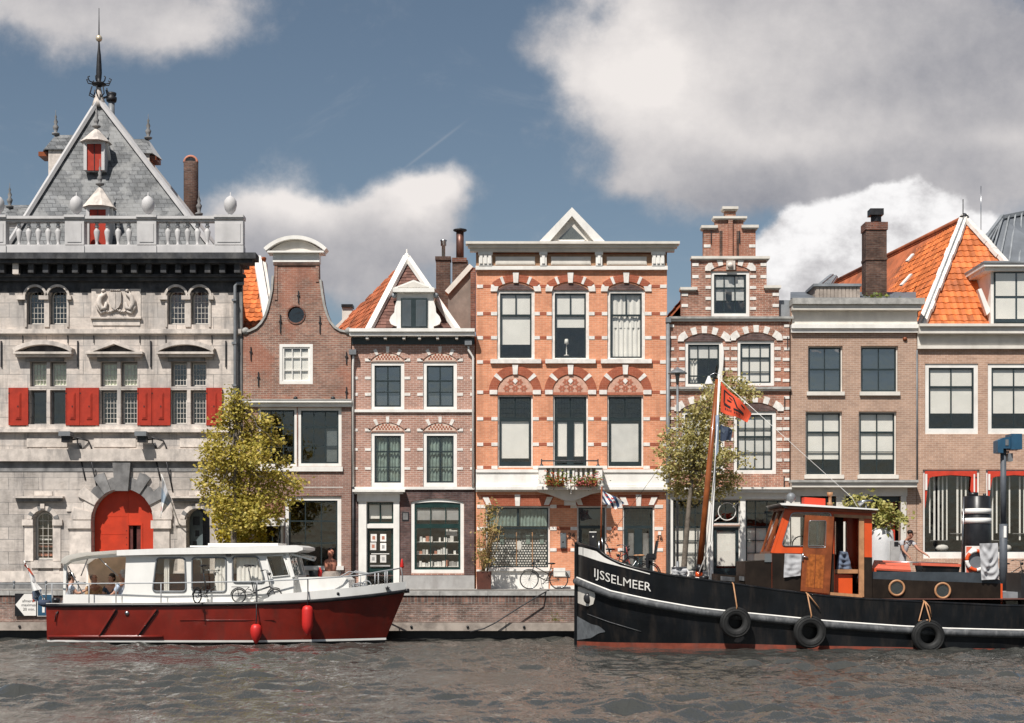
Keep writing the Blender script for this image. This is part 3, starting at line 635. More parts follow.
q = MB().m(WHITE); q.pbox(273, 253.5, 319.5, 262.3, -.05, .4); q.pbox(268, 251.8, 324.5, 253.6, -.22, .45); q.m(CREAM)
q.pprism(arch_pts(270, 322, 251.8, 240.5, 16), -.04, .3); q.m(WHITE); arch_ring(q, 267, 325, 251.9, 240.3, 3.6, -.25, .42, 16, lambda i: WHITE)
q.build('pediment', h.r)
q = MB().m(WHITE); cornice(q, [(242.4,352.2,400.6,403,.24), (242.6,352,402.9,407,.12)]); q.m(STONEGREY); q.pbox(242.4, 399.9, 352.2, 400.7, -.26, .02); q.build('cornice', h.r); q = MB().m(WHITE); q.pbox(255, 466.8, 343, 471.5, -.10, .04); q.build('window_sill', h.r)
for x, y, l in ((251,347,13), (258.5,372,14), (280.5,315,18), (298.5,291,12), (320,316,17), (346.5,352,12), (346.5,387,13)): q = MB().m(IRON); q.pbox(x-.5, y, x+.5, y+l, -.05, .02); q.pbox(x-1.4, y+l*.35, x+1.4, y+l*.35+1, -.055, .02); q.build('wall_anchor', h.r)
for x in (295.5, 333): q = MB().m(IRON); q.tube([P(x,398.4,-.1), P(x,398.4,.02)], .08, 8); q.build('wall_anchor', h.r)
q = MB().m(B_BELL2); q.pbox(242.6, 471.4, 284, 496, -.02, .02); q.pbox(284, 471.4, 351.2, 496, -.021, .02); q.pbox(341.6, 407, 351.2, 471.4, -.022, .02); q.pbox(341.6, 495.9, 351.1, 592, -.023, .02); q.m(TRIM); q.pbox(300, 487, 343, 487.6, -.03, .02); q.build('lower_brickwork', h.r)
q = MB().m(WHITE); q.pbox(249, 518, 284.5, 526, -.04, .04); q.build('transom', h.r)
q = MB().m(TILED)
ridge0, ridge1 = P(297,262,.35), None
zr = wz(288); xr = wx(297); xl, xr2 = wx(268), wx(326); ze = wz(333); q.box(wx(243.5), wx(350.5), .33, 8.9, ze-.12, ze-.02)
q.add([(xl,.33,ze),(xr,.33,zr),(xr,9,zr),(xl,9,ze)],[(0,1,2,3)]); q.add([(xr2,.33,ze),(xr,.33,zr),(xr,9,zr),(xr2,9,ze)],[(0,3,2,1)]); q.add([(xl,9,ze),(xr,9,zr),(xr2,9,ze)],[(0,1,2)])
q.build('roof', h.r)
g = MB().m(STONEGREY); g.pbox(248, 581, 284, 592, -.05, .02); g.build('doorstep', h.r)

# ================= pink-brown shop house =================
h = House('gable_roof_house', 'pink brown brick house with a white dormer, orange hipped roof and book shop below', 351.5, 475)
for a, c in ((371,404.3), (423.2,457)):
    m = (a+c)/2
    h.window(a, 362, c, 409.5, fw=3.4, fb=2.8, cols=((m,1.5),), rows=((380.8,1.6),(392,.9)), rec=.04, glass=GLASSR, blinds=[(GREYPL,a+5,395,c-5,407)])
    h.window(a, 432.2, c, 487, fw=3.4, fb=4.4, cols=((m,1.5),), rows=((451.5,1.6),(467,.9)), rec=.04, curt=[(GREENCURT,a+3,436,m-1,483,4),(GREENCURT,m+1,436,c-3,483,4)])
h.window(366.5, 501.5, 393.8, 524, fr=WHITE, fw=.6, sash=GREEND, sw=1.4, cols=((380,1.4),), rec=.07, blinds=[(BLIND,369,505,379.4,518.5),(BLIND,380.8,505,391.5,518.5)])
h.window(366.5, 528, 393.8, 589, fr=WHITE, fw=.6, sash=GREEND, sw=2, rec=.07, name='door', glass=GLASSD, rows=((570,5),), blinds=[])
h.window(411, 498.5, 463.8, 573, fr=WHITE, fw=3.4, sash=GREEND, sw=2, cols=((430.5,.8),(445.5,.8)), rows=((505.5,4),(526,4.2)), top=(502, 498.5), rec=.03, blinds=[(GREYPL,415.5,509,459.5,520)])
h.wall([(352,336), (474.6,336), (474.6,592), (352,592)], B_PINK, th=.3, depth=9, floors=(410, 489))
q = MB().m(B_SHOP); q.wall([(352.3,489.3),(474.4,489.3),(474.4,576),(352.3,576)], [[(365.9,489.4+5),(394.2,494.4),(394.2,575),(365.9,575)], arch_hole(410.6,464.2,575,502,498.2)], -.03, .0)
q.build('shop_brickwork', h.r)
q = MB().m(GREYPL); q.pbox(400, 575.5, 474.4, 592, -.06, .02); q.build('plinth', h.r)
q = MB().m(WHITE); q.pbox(353.5, 489.8, 405.5, 492.3, -.4, .02); q.pbox(355, 492.2, 403.5, 494.2, -.28, .02); q.pbox(357.5, 494.1, 400, 501.6, -.14, .02)
q.pbox(358.8, 501.5, 366.6, 590, -.10, .03); q.pbox(393.6, 501.5, 399.5, 590, -.10, .03); q.pbox(366.4, 524, 393.8, 528.1, -.04, .06)
q.build('door_surround', h.r)
q = MB()
for x, y in ((373.5,538), (383,538), (373,546.5), (383,547), (373,559), (383,559)):
    q.m(PAPER); q.pbox(x-3, y-4, x+3, y+3.5, .093, .099); q.m(TERRA if (int(x+y) % 2) else GREYPL); q.pbox(x-1.4, y-2, x+1.4, y+1.5, .090, .094)
q.m(PAPER); q.pbox(371, 553.4, 389, 554.2, .093, .099); q.m(GREYPL); q.pbox(370, 565, 390, 566.5, .05, .09); q.build('door_notices', h.r)
q = MB().m(IRON); q.pbox(402.2, 512, 409, 520.7, -.05, -.02); q.m(GREYST); q.pbox(403.2, 513, 408, 519.7, -.056, -.045); q.build('wall_plaque', h.r)
# shelves and books in the shop window
q = MB(); rr = random.Random(11)
for y in (541.5, 554, 566.3):
    q.m(PAPER); q.pbox(415.5, y, 459.8, y+.6, .22, .5)
    x = 416.5
    while x < 457:
        w = rr.uniform(1.3, 3.6); hh = rr.uniform(3, 6.6)
        if rr.random() < (.55 if y < 560 else .9): q.m(rr.choice([PAPER, PAPER, PAPER, TERRA, SHEER, GREYPL, BLIND])); q.pbox(x, y-hh, x+w, y, .26, .3)
        x += w+rr.uniform(.2, .9)
q.m(PAPER)
for x, y in ((448,529), (454,530)): q.pbox(x-3, y, x+3, y+6, .3, .32)
q.build('window_display', h.r)
q = MB()
for a, c in ((371,404.3), (423.2,457)):
    for ys, yc, rise in ((360.6,352.6,0), (430.6,422.6,0)):
        Q0 = q; q = MB()
        arch_ring(q, a-1, c+1, ys, yc, 5, -.03, .05, 15, lambda i: TRIM if i in (3,7,11) else B_PINK, 1.0)
        q.m(PINKST); q.pprism(arch_pts(a+1, c-1, ys+.5, yc+.8, 10), -.012, .04)
        q.m(B_REDB)
        for i in range(10):
            for j in range(4):
                x = a+2+i*(c-a-4)/9.5+(j % 2)*1.6; y = ys-.9-j*2.0
                px_, py_ = x+.8, y-1
                cx_, cy_, R_ = circ(a-1, c+1, ys, yc)
                if math.hypot(px_-cx_, py_-cy_) < R_-1.6 and x < c-2: q.pbox(x, y-1.6, x+1.6, y, -.022, .0)
        q.m(TRIM); q.pbox(a-6, ys-2, a-.5, ys+.8, -.03, .05); q.pbox(c+.5, ys-2, c+6, ys+.8, -.03, .05)
        q.build('window_arch', h.r); q = Q0
    for y in (376.6, 393, 448, 467):
        q.m(TRIM); q.pbox(a-6, y, a-.2, y+2.8, -.02, .05); q.pbox(c+.2, y, c+6, y+2.8, -.02, .05)
for y in (376.6, 393, 428.6, 448, 467):
    q.m(TRIM); q.pbox(354.6, y, 357.8, y+2.8, -.02, .05); q.pbox(470.2, y, 474.4, y+2.8, -.02, .05)
q.build('stone_trim', h.r)
q = MB().m(WHITE); q.pbox(352.4, 409.6, 474.5, 412.3, -.08, .05); q.build('string_course', h.r); q = MB().m(WHITE); q.pbox(352.4, 487, 474.5, 489.6, -.10, .05); q.build('string_course', h.r)
q = MB().m(WHITE); cornice(q, [(350.6,475,330.3,333.5,.5), (350.8,474.8,333.4,337.2,.42)]); q.m(DARKSASH); q.pbox(352, 337, 474.6, 344.5, -.04, .02)
q.m(CREAM)
for x in (368, 386, 404.5, 420, 438, 457): q.pbox(x-1.3, 337.1, x+1.3, 340.3, -.36, .0)
q.build('cornice', h.r)
for x, y0, xe in ((353.3,350.5,353), (468.5,341,473)):
    q = MB().m(GREYMETAL); q.pbox(x-3.5, y0, x+3.5, y0+5, -.3, -.05)
    q.m(WHITE); q.tube([P(x,y0+5,-.16), P(x,y0+9,-.16), P(xe,y0+16,-.1), P(xe,487,-.1)], .045, 6)
    if x < 400: q.m(IRON); q.tube([P(353.3,487,-.1), P(353.3,589,-.1)], .05, 6)
    q.build('downpipe', h.r)
# hipped roof: brown tiled front, orange left flank, white hips
A = P(407,259,3.6); FLp = P(369,331,.3); FRp = P(457.5,331,.3); BLp = P(337,329,7); BRp = Vector((FRp.x+1.2, 7, FRp.z)); A2 = Vector((A.x, A.y+1.2, A.z))
q = MB(); roof_tiles(q, [FLp, FRp, A], TILEB, TILEB, .2, .2, .005, .02)
roof_tiles(q, [BLp, FLp, A], TILED, TILED)
q.m(TILED); q.slab([FRp, BRp, A], .1); q.slab([BRp, BLp, A], .1)
o = q.build('roof', h.r)
q = MB().m(WHITE); q.bar(FLp+Vector((0,-.12,.02)), A+Vector((0,-.12,.06)), .24, .16); q.build('hip_capping', o); q = MB().m(WHITE); q.bar(FRp+Vector((0,-.12,.02)), A+Vector((0,-.12,.06)), .22, .16); q.ball(A+Vector((0,-.15,.1)), .1); q.bar(A+Vector((0,-.15,.1)), A+Vector((0,-.15,.35)), .05)
q.build('hip_capping', o); q = MB().m(CREAM); q.bar(BLp+Vector((0,-.1,0)), BLp+(A-BLp)*.2, .16); q.pbox(342, 307, 352, 330, 7.3, 7.7, 7.3); q.m(BLACKP); q.pbox(341.6, 304.5, 353, 307.2, 7.2, 7.8, 7.3)
q.build('parapet', o)
q = MB().m(TILED); q.box(wx(352), wx(474.6), .3, 8.9, wz(334), wz(332)); q.build('eaves_deck', h.r)
# dormer
h.holes = []
q = MB().m(WHITE); q.pbox(396.5, 292, 433.5, 330, .1, 2.6)
q.m(WHITE); q.pbox(393, 288.5, 434.5, 292.3, -.1, 2.4); q.pprism([(392,288.6),(413.7,280),(435.5,288.6)], -.05, 2.0); q.m(CREAM); q.pprism([(398,287.6),(413.7,281.8),(429,287.6)], -.07, -.04); q.m(WHITE)
for s_ in (-1, 1):
    x = 396.6 if s_ < 0 else 433.4
    q.pprism([(x,300),(x+s_*2,306),(x+s_*2.5,312),(x+s_*6,316),(x+s_*7.5,320),(x+s_*6,323.5),(x+s_*3,325),(x,326)], .09, .3)
    q.m(LEAD); q.tube([P(x+s_*2.5,295.5,.0), P(x+s_*2.5,295.5,1.5)], .1, 8); q.m(WHITE)
dm = q.build('dormer', h.r)
q = MB().m(DARKSASH); q.pbox(400.8, 298, 427.3, 327.6, .03, .10); q.build('dormer_window', dm)
q = MB().m(GLASSD); 
for a, c in ((402.6,410.8), (416.2,425.6)): q.pbox(a, 300, c, 326, .012, .029)
q.m(mt('grey_reflecting_pane', (.16,.175,.185), .15, .15, 2, bump=0, spec=.6))
for a, c in ((402.4,411), (416,425.8)): q.pbox(a, 299.8, c, 326.2, .018, .035)
q.build('pane', dm)
# chimneys between this house and the next
q = MB().m(CHIMB); q.pbox(436, 258.5, 450, 335, 4.0, 4.5, 4.0); q.pbox(435.2, 256.5, 450.8, 260, 3.95, 4.55, 4.0); q.m(CHROME); q.lathe([(.07,0),(.07,.42),(.11,.44),(.11,.6),(.13,.62),(.13,.66)], P(443.5,257,4.25), 10); q.build('chimney', h.r)
# ================= orange brick house =================
h = House('orange_brick_house', 'bright orange brick house with white banding, small balcony and triangular pediment', 475, 667)
R4 = h.r
UP = ((497,534.6), (551.8,589), (607.3,645)); LO = ((497.6,532.8), (553,588), (607.2,643.3))
for i, (a, c) in enumerate(UP):
    m = (a+c)/2; bl = []; cu = []
    if i == 0: bl = [(BLIND,a+3,293,c-3,344)]
    elif i == 1: bl = [(BLIND,a+3,293,c-3,327)]
    else: cu = [(BLIND,a+4,294,c-4,327,5), (BLIND,a+3,315,c-3,356,7)]
    h.window(a, 290, c, 360, fr=TRIM, fw=3, fb=2.2, cols=((m,1.1,295,314),), rows=((315,2),), rec=.05, blinds=bl, curt=cu, sill=(a-6.5,359.4,c+6.5,363.6,.12))
for i, (a, c) in enumerate(LO):
    m = (a+c)/2; bl = []; cols = [(m,1.6,396,418)]; fbw = 1
    cols += [(a+2.5+(c-a-5)*k/10, .25, 398, 418) for k in range(1,10)]
    if i == 0: bl = [(BLIND,a+3,421,c-4,458)]
    elif i == 1: bl = [(BLIND,a+4.5,422,m-2.5,456), (BLIND,m+3.5,422,c-4.5,456)]; cols.append((m,7,419,467)); cols += [(a+3,3,419,467), (c-3,3,419,467)]
    else: bl = [(BLINDS,a+4,423,c-4.5,464)]; cols += [(a+2.7,2,419,467), (c-2.7,2,419,467)]
    h.window(a, 395, c, 467.5, fr=TRIM, fw=1.5, sash=DARKSASH, sw=1.8, cols=cols, rows=((419.4,2.2),(417.6,1),(408,.3),(403,.3),(413,.3),(463 if i != 1 else 465.5,3)), rec=.08, blinds=bl, name='window' if i != 1 else 'balcony_door')
# ground floor openings
h.window(485.5, 506, 549.8, 569, fr=TRIM, fw=1.6, sash=DARKSASH, sw=1.2, cols=((518,2,508,526),), rows=((528,1.8),), rec=.07, curt=[(GREENCURT,488,508,517,526,8),(GREENCURT,519,508,548,526,8)])
h.window(577, 506, 606.5, 589, fr=TRIM, fw=1.5, sash=DARKSASH, sw=1.4, cols=((592,2,529,588),(580.5,3,529,588),(603,3,529,588)), rows=((527.5,2),(526,1),(578,14)), rec=.07, name='door', blinds=[(ZINC,579.5,509,604.5,525)], glass=GLASSD)
h.window(622.5, 506, 654.5, 589, fr=TRIM, fw=1.5, sash=DARKSASH, sw=1.4, cols=[(638.5,8,529,588),(626,4,529,588),(651.5,4,529,588)]+[(625+k*3,.3,508,525) for k in range(1,10)], rows=[(527.5,2),(526,1),(578,14)]+[(508+k*3,.3) for k in range(1,6)], rec=.07, name='door', blinds=[(GREYST,628,533,634,568),(GREYST,643,533,649,568)])
h.wall([(476,246), (667,246), (667,592), (476,592)], B_ORANGE, th=.3, depth=11, floors=(374, 480))
q = MB()
# horizontal stone and red bands
def bandrow(y, gaps, hh=2.9):
    for a, c in gaps:
        w = c-a
        if w < 11: q.m(TRIM); q.pbox(a, y, c, y+hh, -.02, .05); continue
        e = min(6.5, w*.3)
        q.m(TRIM); q.pbox(a, y, a+e, y+hh, -.02, .05); q.pbox(c-e, y, c, y+hh, -.02, .05); q.m(B_REDB); q.pbox(a+e, y+.2, c-e, y+hh-.2, -.008, .05)
g_up = ((477,497), (534.6,551.8), (589,607.3), (645,666.5)); g_lo = ((477,497.6), (532.8,553), (588,607.2), (643.3,666.5))
for y in (284.6, 312, 336, 360.3): bandrow(y, g_up, 3.4)
for y in (390.5, 417, 442.6): bandrow(y, g_lo, 3.4)
bandrow(465.8, g_lo, 3)
g_gr = ((477,485.5), (550,577), (606.6,622.5), (654.6,663))
for y in (504.8, 526.8, 548): bandrow(y, g_gr, 3.4)
q.build('brick_banding', R4)
# upper segmental arches
for a, c in UP:
    q = MB()
    arch_ring(q, a-.5, c+.5, 288.4, 281.8, 7, -.04, .05, 17, lambda i: TRIM if i in (3,13) else B_REDB, .6)
    q.m(B_SHOP); q.pprism(arch_pts(a+1, c-1, 289.6, 283.5, 10)+[(c-1,290),(a+1,290)], -.006, .04); m = (a+c)/2
    q.m(TRIM); q.pprism([(m-2.3,283),(m+2.3,283),(m+3,272.6),(m-3,272.6)], -.07, .05)
    q.pprism([(a-6,286.5),(a+1.5,286.5),(a,291.5),(a-6.5,291.5)], -.05, .05); q.pprism([(c+6,286.5),(c-1.5,286.5),(c,291.5),(c+6.5,291.5)], -.05, .05)
    q.build('window_arch', R4)
# middle semicircular arches with star-patterned tympana
for a, c in LO:
    q = MB()
    arch_ring(q, a-.6, c+.6, 391.8, 374.2, 8.2, -.04, .05, 20, lambda i: TRIM if i in (4,15) else B_REDB, .4); m = (a+c)/2
    q.m(TRIM); q.pprism([(m-2.2,374.6),(m+2.2,374.6),(m+2.9,365),(m-2.9,365)], -.08, .05)
    q.m(TYMP); q.pprism(arch_pts(a, c, 391.8, 375, 14)+[(c,394.8),(a,394.8)], -.004, .05)
    q.m(STARR); q.pbox(a, 392.3, c, 394.9, -.012, .0)
    cx_, cy_, R_ = circ(a, c, 391.8, 375)
    for j in range(3):
        for i in range(5):
            x = m+(i-2)*8.4+(j % 2)*4.2; y = 388.4-j*6.2
            if math.hypot(x-cx_, y-cy_) > R_-2.6: continue
            for k in range(6):
                an = k*PI/3; ux, uy = math.cos(an), math.sin(an)
                q.pprism([(x+ux*.5-uy*.2, y+uy*.5+ux*.2), (x+ux*2.2-uy*1.25, y+uy*2.2+ux*1.25), (x+ux*3.9, y+uy*3.9), (x+ux*2.2+uy*1.25, y+uy*2.2-ux*1.25)], -.016, .0)
    q.m(TRIM); q.pprism([(m,378.2),(m+2.6,381),(m,384),(m-2.6,381)], -.03, .0)
    q.pbox(a-8, 390, a-.4, 394.4, -.05, .05); q.pbox(c+.4, 390, c+8, 394.4, -.05, .05)
    q.build('window_arch', R4)
# ground floor flat arches
for a, c, mid in ((485.5,549.8,(517.5,)), (577,606.5,()), (622.5,654.5,(638.5,))):
    q = MB()
    q.m(B_REDB); q.pprism([(a-5,495),(c+5,495),(c,506),(a,506)], -.03, .05); q.m(TRIM)
    q.pprism([(a-3,497),(a+3,497),(a+6,505),(a+1,505)], -.05, .05); q.pprism([(c+3,497),(c-3,497),(c-6,505),(c-1,505)], -.05, .05)
    for x in mid: q.pprism([(x-2.8,494.5),(x+2.8,494.5),(x+2.2,506),(x-2.2,506)], -.06, .05)
    q.build('window_arch', R4)
# belt course and plinth
q = MB().m(WHITE); q.pbox(476, 469.5, 667, 472.5, -.10, .02); q.pbox(476, 472.4, 667, 485, -.05, .02); q.pbox(476, 484.9, 667, 487.4, -.16, .02); q.pbox(476, 487.3, 667, 490, -.24, .02); q.m(CREAM); q.pbox(476, 489.9, 667, 491.8, -.12, .02); q.build('belt_course', R4)
q = MB().m(WHITE); q.pbox(476.5, 569.5, 548.5, 592, -.04, .02); q.pbox(483, 568.4, 551.5, 571, -.14, .02); q.build('plinth', R4)
for a, c in ((550,576), (607,622), (655,667)): q = MB().m(WHITE); q.pbox(a, 585.5, c, 592, -.05, .02); q.build('pier_base', R4)
# lattice screen behind the lower window
q = MB().m(DARKSASH); q.pbox(487, 530, 548, 567.5, .42, .43); q.m(PAPER)
for j in range(11):
    for i in range(22):
        x = 489.5+i*2.7+(j % 2)*1.35; y = 566-j*2.55
        if x < 547: q.pbox(x-.85, y-.8, x+.85, y+.6, .405, .421)
q.m(PAPER); q.pbox(516, 541, 521.5, 549.5, .39, .41); q.m(WOODL); q.pbox(516, 532, 517, 566, .38, .4); q.pbox(532, 532, 533, 566, .38, .4); q.m(GREENCURT)
for x in (500, 526, 540): q.pbox(x, 535, x+4, 544, .37, .4)
q.build('window_screen', R4)
q = MB().m(GREYMETAL); q.pbox(560.3, 533, 566, 548, -.12, .02); q.m(CHROME); q.pbox(561, 534, 565.2, 547, -.14, -.11); q.m(BLACKP); q.tube([P(563,542,-.15), P(563,542,-.12)], .035, 8); q.build('mailbox', R4)
q = MB().m(GREYPL); q.pbox(557, 570.5, 570, 577, -.03, .02); q.build('wall_plaque', R4)
text_mesh('24', .26, BLACKP, 'house_number', R4, Matrix.Translation((wx(571.5), -.03, wz(535.5)))@FRONT)
text_mesh('26', .24, BLACKP, 'house_number', R4, Matrix.Translation((wx(659.5), -.03, wz(538.3)))@FRONT)
q = MB().m(PAPER); q.pbox(658, 531.5, 661, 535, -.03, .02); q.build('bell_plate', R4)
# balcony
q = MB().m(CREAM)
prof = [(538.5,490.5),(601,490.5),(601,492.5),(592,494),(584,497),(577,500),(573.5,501.5),(566,501.5),(562,500),(555,497),(547,494),(538.5,492.5)]
q.pprism(prof, -.55, .0); q.pbox(564, 498, 575.5, 505.5, -.4, .0); q.m(WHITE); q.pbox(536.5, 486.8, 603, 490.6, -.9, .0); q.pbox(537.5, 484.6, 602, 486.9, -.82, .0)
q.pbox(538.4, 469, 546, 484, -.8, .0); q.pbox(594.5, 469, 601, 484, -.8, .0); q.pbox(537.5, 467.2, 602, 469.2, -.85, .0)
for x in (550.5, 555, 560, 564, 575.5, 580, 585, 590): q.pbox(x-1.1, 469, x+1.1, 484, -.75, -.6)
q.pbox(566.5, 469, 573.5, 484, -.78, -.6); q.m(DARKSASH); q.pprism([(568.5,471),(571.5,471),(571.5,478),(570,480.5),(568.5,478)], -.79, -.77); q.m(CREAM); q.pprism([(569.3,487),(570.7,487),(570.5,495),(569.5,495)], -.93, -.5)
ba = q.build('balcony', R4)
q = MB().m(IRON); 
for x in (541.5, 598): q.lathe([(.09,0),(.08,.05),(.025,.12),(.02,.3)], P(x,467.2,-.7), 8)
q.tube([P(541.5,466,-.7), P(541.5,460.8,-.7), P(598,460.8,-.7), P(598,466,-.7)], .028, 6); q.build('railing', ba)
q = MB().m(WHITE); q.lathe([(.10,0),(.10,.03),(.02,.05),(.018,.42),(.09,.44),(.06,.62)], P(566.5,356,.42), 10); o = q.build('window_lamp'); tag(o, 'slim white lamp standing behind the middle top window of the orange house', 'lamp')
# cornice, frieze, pediment
q = MB().m(CREAM); cornice(q, [(466,678.5,243.8,246.2,.46), (468,676.5,246.1,249,.34), (470,674,248.9,252.6,.22)])
q.m(WHITE); q.pbox(475.6, 266.5, 667.4, 270.3, -.14, .02); q.m(WOODB); q.pbox(476, 252.5, 667, 254.6, -.02, .02)
q.m(mt('brown_frieze_board', (.33,.19,.11), .7, .2, 4)); q.pbox(476.2, 254.5, 666.8, 266.6, -.03, .02); q.m(CREAM)
for a, c in ((495.5,535), (551,590.7), (606.7,646.5)): q.pbox(a, 257, c, 265, -.07, -.02); q.pbox(a+.8, 257.8, c-.8, 264.2, -.085, -.06)
q.build('cornice', R4)
for a, c in ((479,492), (540,546.5), (595.6,602), (651.7,664.2)):
    q = MB().m(WHITE); q.pbox(a, 252.5, c, 266.4, -.16, .02); q.pbox(a-.8, 252.4, c+.8, 255.5, -.2, .02)
    n = 3 if c-a > 8 else 1
    for k in range(n): x = a+(c-a)*(k+.5)/n; q.pbox(x-1.4, 255.4, x+1.4, 264.5, -.2, -.15)
    q.build('bracket', R4)
q = MB().m(WHITE); q.pprism([(538.5,244),(571.6,209.5),(605,244),(594,244),(571.6,218),(549,244)], -.36, .25)
q.m(CREAM); q.pprism([(549,244),(571.6,218),(594,244)], -.18, .2); q.m(WHITE); q.pprism([(557,241.2),(571.6,241.2),(586,241.2),(582,242.8),(561,242.8)], -.25, -.1); q.pbox(549, 242.7, 594, 244.1, -.3, .0)
pe = q.build('pediment', R4)
q = MB().m(GLASSD); q.pprism([(558,240.6),(571.6,227.5),(585,240.6)], -.2, -.185); q.build('attic_window', pe)
q = MB().m(LEAD); q.box(wx(478), wx(665), .3, 10.8, wz(250), wz(248)); q.prism([(wx(549),wz(244.5)),(wx(571.6),wz(216)),(wx(594),wz(244.5))], .2, 4); q.build('roof', R4)
# side parapet in stained plaster with a sloped coping, and copper-pot chimney behind
q = MB().m(PLASTER); q.prism([(wx(448,2.4),wz(335,2.4)),(wx(474.5,2.4),wz(335,2.4)),(wx(474.5,2.4),wz(268,2.4)),(wx(470,2.4),wz(270,2.4)),(wx(448,2.4),wz(293,2.4))], 2.4, 3.0)
q.m(CREAM); q.bar(P(447,294,2.6), P(471.5,267,2.6), .7, .18); q.m(CHIMR); q.pbox(470.6, 268, 475.5, 330, 2.3, 2.9, 2.4); q.build('parapet', R4)
q = MB().m(CHIMB); q.pbox(452.3, 260, 467.8, 310, 3.6, 4.2, 3.6); q.m(CHIMR); q.pbox(452, 257.8, 466.5, 262, 3.55, 4.25, 3.6); q.m(mt('copper_flue', (.16,.075,.055), .4, .3, 4, (.06,.05,.05), .6, 3, .2, metal=.5)); q.lathe([(.15,0),(.15,1.05)], P(460,258,3.9), 12); q.m(IRON); q.lathe([(.17,1.02),(.26,1.05),(.27,1.1),(.05,1.16)], P(460,258,3.9), 10); q.build('chimney', R4)
q = MB().m(GREYMETAL); q.tube([P(668,322,-.1), P(668,588,-.1)], .075, 8); q.pbox(665.5, 318, 670.5, 323, -.2, .0); q.build('downpipe', R4)

# ================= stepped gable house =================
h = House('step_gable_house', 'mottled brick house with a stepped gable and many white stone blocks', 668.5, 790)
R5 = h.r
h.window(711, 271, 749.6, 316.6, fw=3.2, fb=3.4, cols=((724.3,.9),(735.2,.9)), rows=((287.5,1.4),(300.5,.9)), rec=.05, blinds=[(SHEER,715,276,744.5,300),(PAPER,726,291,732.5,300.5)])
h.window(685, 341, 722.6, 386.8, fw=3.2, fb=3, cols=((698,.8),(709,.8)), rows=((358.6,1.4),(375.8,1.4)), rec=.05, blinds=[(BLINDS,689,346,718,358)], curt=[(BLIND,689,350,698,384,3)])
h.window(737.3, 340, 774.2, 385.8, fw=3.2, fb=3, cols=((749.5,.8),(760.5,.8)), rows=((357.6,1.4),(371.5,.8)), rec=.05, blinds=[(BLIND,741,346,770.5,382)])
h.window(681.5, 411, 724.6, 474, fw=3.6, fb=4, cols=((693.5,.8),(703,.8),(713,.8)), rows=((428,.8),(436.5,1.6),(452,.8)), rec=.05, blinds=[(BLINDS,686,416,720,468)])
h.window(733.5, 411, 776.2, 474, fw=3.6, fb=4, cols=((745.5,.8),(755,.8),(764,.8)), rows=((428,.8),(436.5,1.6),(452,.8)), rec=.05, blinds=[(BLINDS,738,416,772,468)])
h.window(672.6, 499, 708, 572, fw=1.2, sash=DARKSASH, sw=1.2, cols=((684,.8),(695.5,.8)), rows=((513,.8),(527,1.6),(540.5,.8),(553,.8)), rec=.07, blinds=[(BLIND,675,528,706,570)])
h.window(712.5, 499, 740.2, 524.6, fw=1.2, sash=DARKSASH, sw=1.4, rec=.07, glass=GLASSD, cols=((726,.5),), rows=())
h.window(712.5, 526, 740.2, 589, fw=1.2, sash=DARKSASH, sw=3.2, rec=.07, rows=((574,12),), name='door', blinds=[(BLIND,716,531.5,736.5,566)])
h.window(745, 499, 786, 572, fw=1.2, sash=DARKSASH, sw=1.2, cols=((756,.8),(767.5,.8),(778,.8)), rows=((513,.8),(527,1.6),(540.5,.8),(553,.8)), rec=.07, blinds=[(BLIND,748,528,784,570)])
out = [(669.2,592),(669.2,320),(681.3,320),(681.3,290.5),(692,290.5),(692,259),(703.6,259),(703.6,228),(715.2,228),(715.2,219),(724.8,219),(724.8,210),(735.8,210),(735.8,219),(743.4,219),(743.4,228),(755.6,228),(755.6,259),(766.6,259),(766.6,288.5),(779,288.5),(779,320),(789.4,320),(789.4,592)]
h.wall(out, B_STEP, th=.32, depth=9, ztop=322, floors=(392, 482))
q = MB().m(CREAM)
for a, c, y0, y1 in ((722,738,207,210.8), (712.7,746.7,216.8,220.2), (701,717.4,225.8,229.6), (741.3,758.3,225.4,229.4), (691,769.5,256.7,260.4), (680,697,287.6,291.4), (763.6,780.7,285.8,289.6)):
    q = MB().m(CREAM); q.pbox(a, y0, c, y1-1.2, -.12, .36); q.pbox(a+1, y1-1.3, c-1, y1, -.07, .34); q.build('coping', R5)
q = MB().m(STONEGREY); q.pbox(668.8, 317, 793, 319.2, -.16, .02); q.m(CREAM); q.pbox(669, 319.1, 790.5, 321.6, -.10, .02); q.build('string_course', R5)
q = MB().m(STONEGREY); q.pbox(668.8, 387, 790.6, 389.4, -.14, .02); q.m(CREAM); q.pbox(669, 389.3, 790, 391.2, -.08, .02); q.build('string_course', R5)
q = MB().m(B_STEP); q.pbox(728, 220.4, 732.2, 256.6, -.12, .02); q.m(CHIMB)
for a, c in ((719.5,722.5), (736.5,739)): q.pbox(a, 231, c, 256.5, -.006, .02)
q.build('gable_pilaster', R5)
q = MB()
def redwhite(n):
    return lambda i: TRIM if i % 2 == 0 else B_STEP
for a, c, ys, yc in ((684,724.5,340,333.2), (736,776,339,332.2), (680.5,725.6,409.6,402.4), (733,777,409.6,402.4)):
    q = MB()
    arch_ring(q, a, c, ys, yc, 6.2, -.03, .05, 9, redwhite(9), .8); q.m(B_SHOP); q.pprism(arch_pts(a+1,c-1,ys+.6,yc+1,10)+[(c-1,ys+1.4),(a+1,ys+1.4)], -.005, .04)
    q.m(TRIM); q.pprism([(a-6.5,ys+1.5),(a-5.5,ys-4),(a-1.5,ys-7.5),(a+1.5,ys-3.5),(a-.5,ys+1.5)], -.05, .05); q.pprism([(c+6.5,ys+1.5),(c+5.5,ys-4),(c+1.5,ys-7.5),(c-1.5,ys-3.5),(c+.5,ys+1.5)], -.05, .05)
    q.build('window_arch', R5)
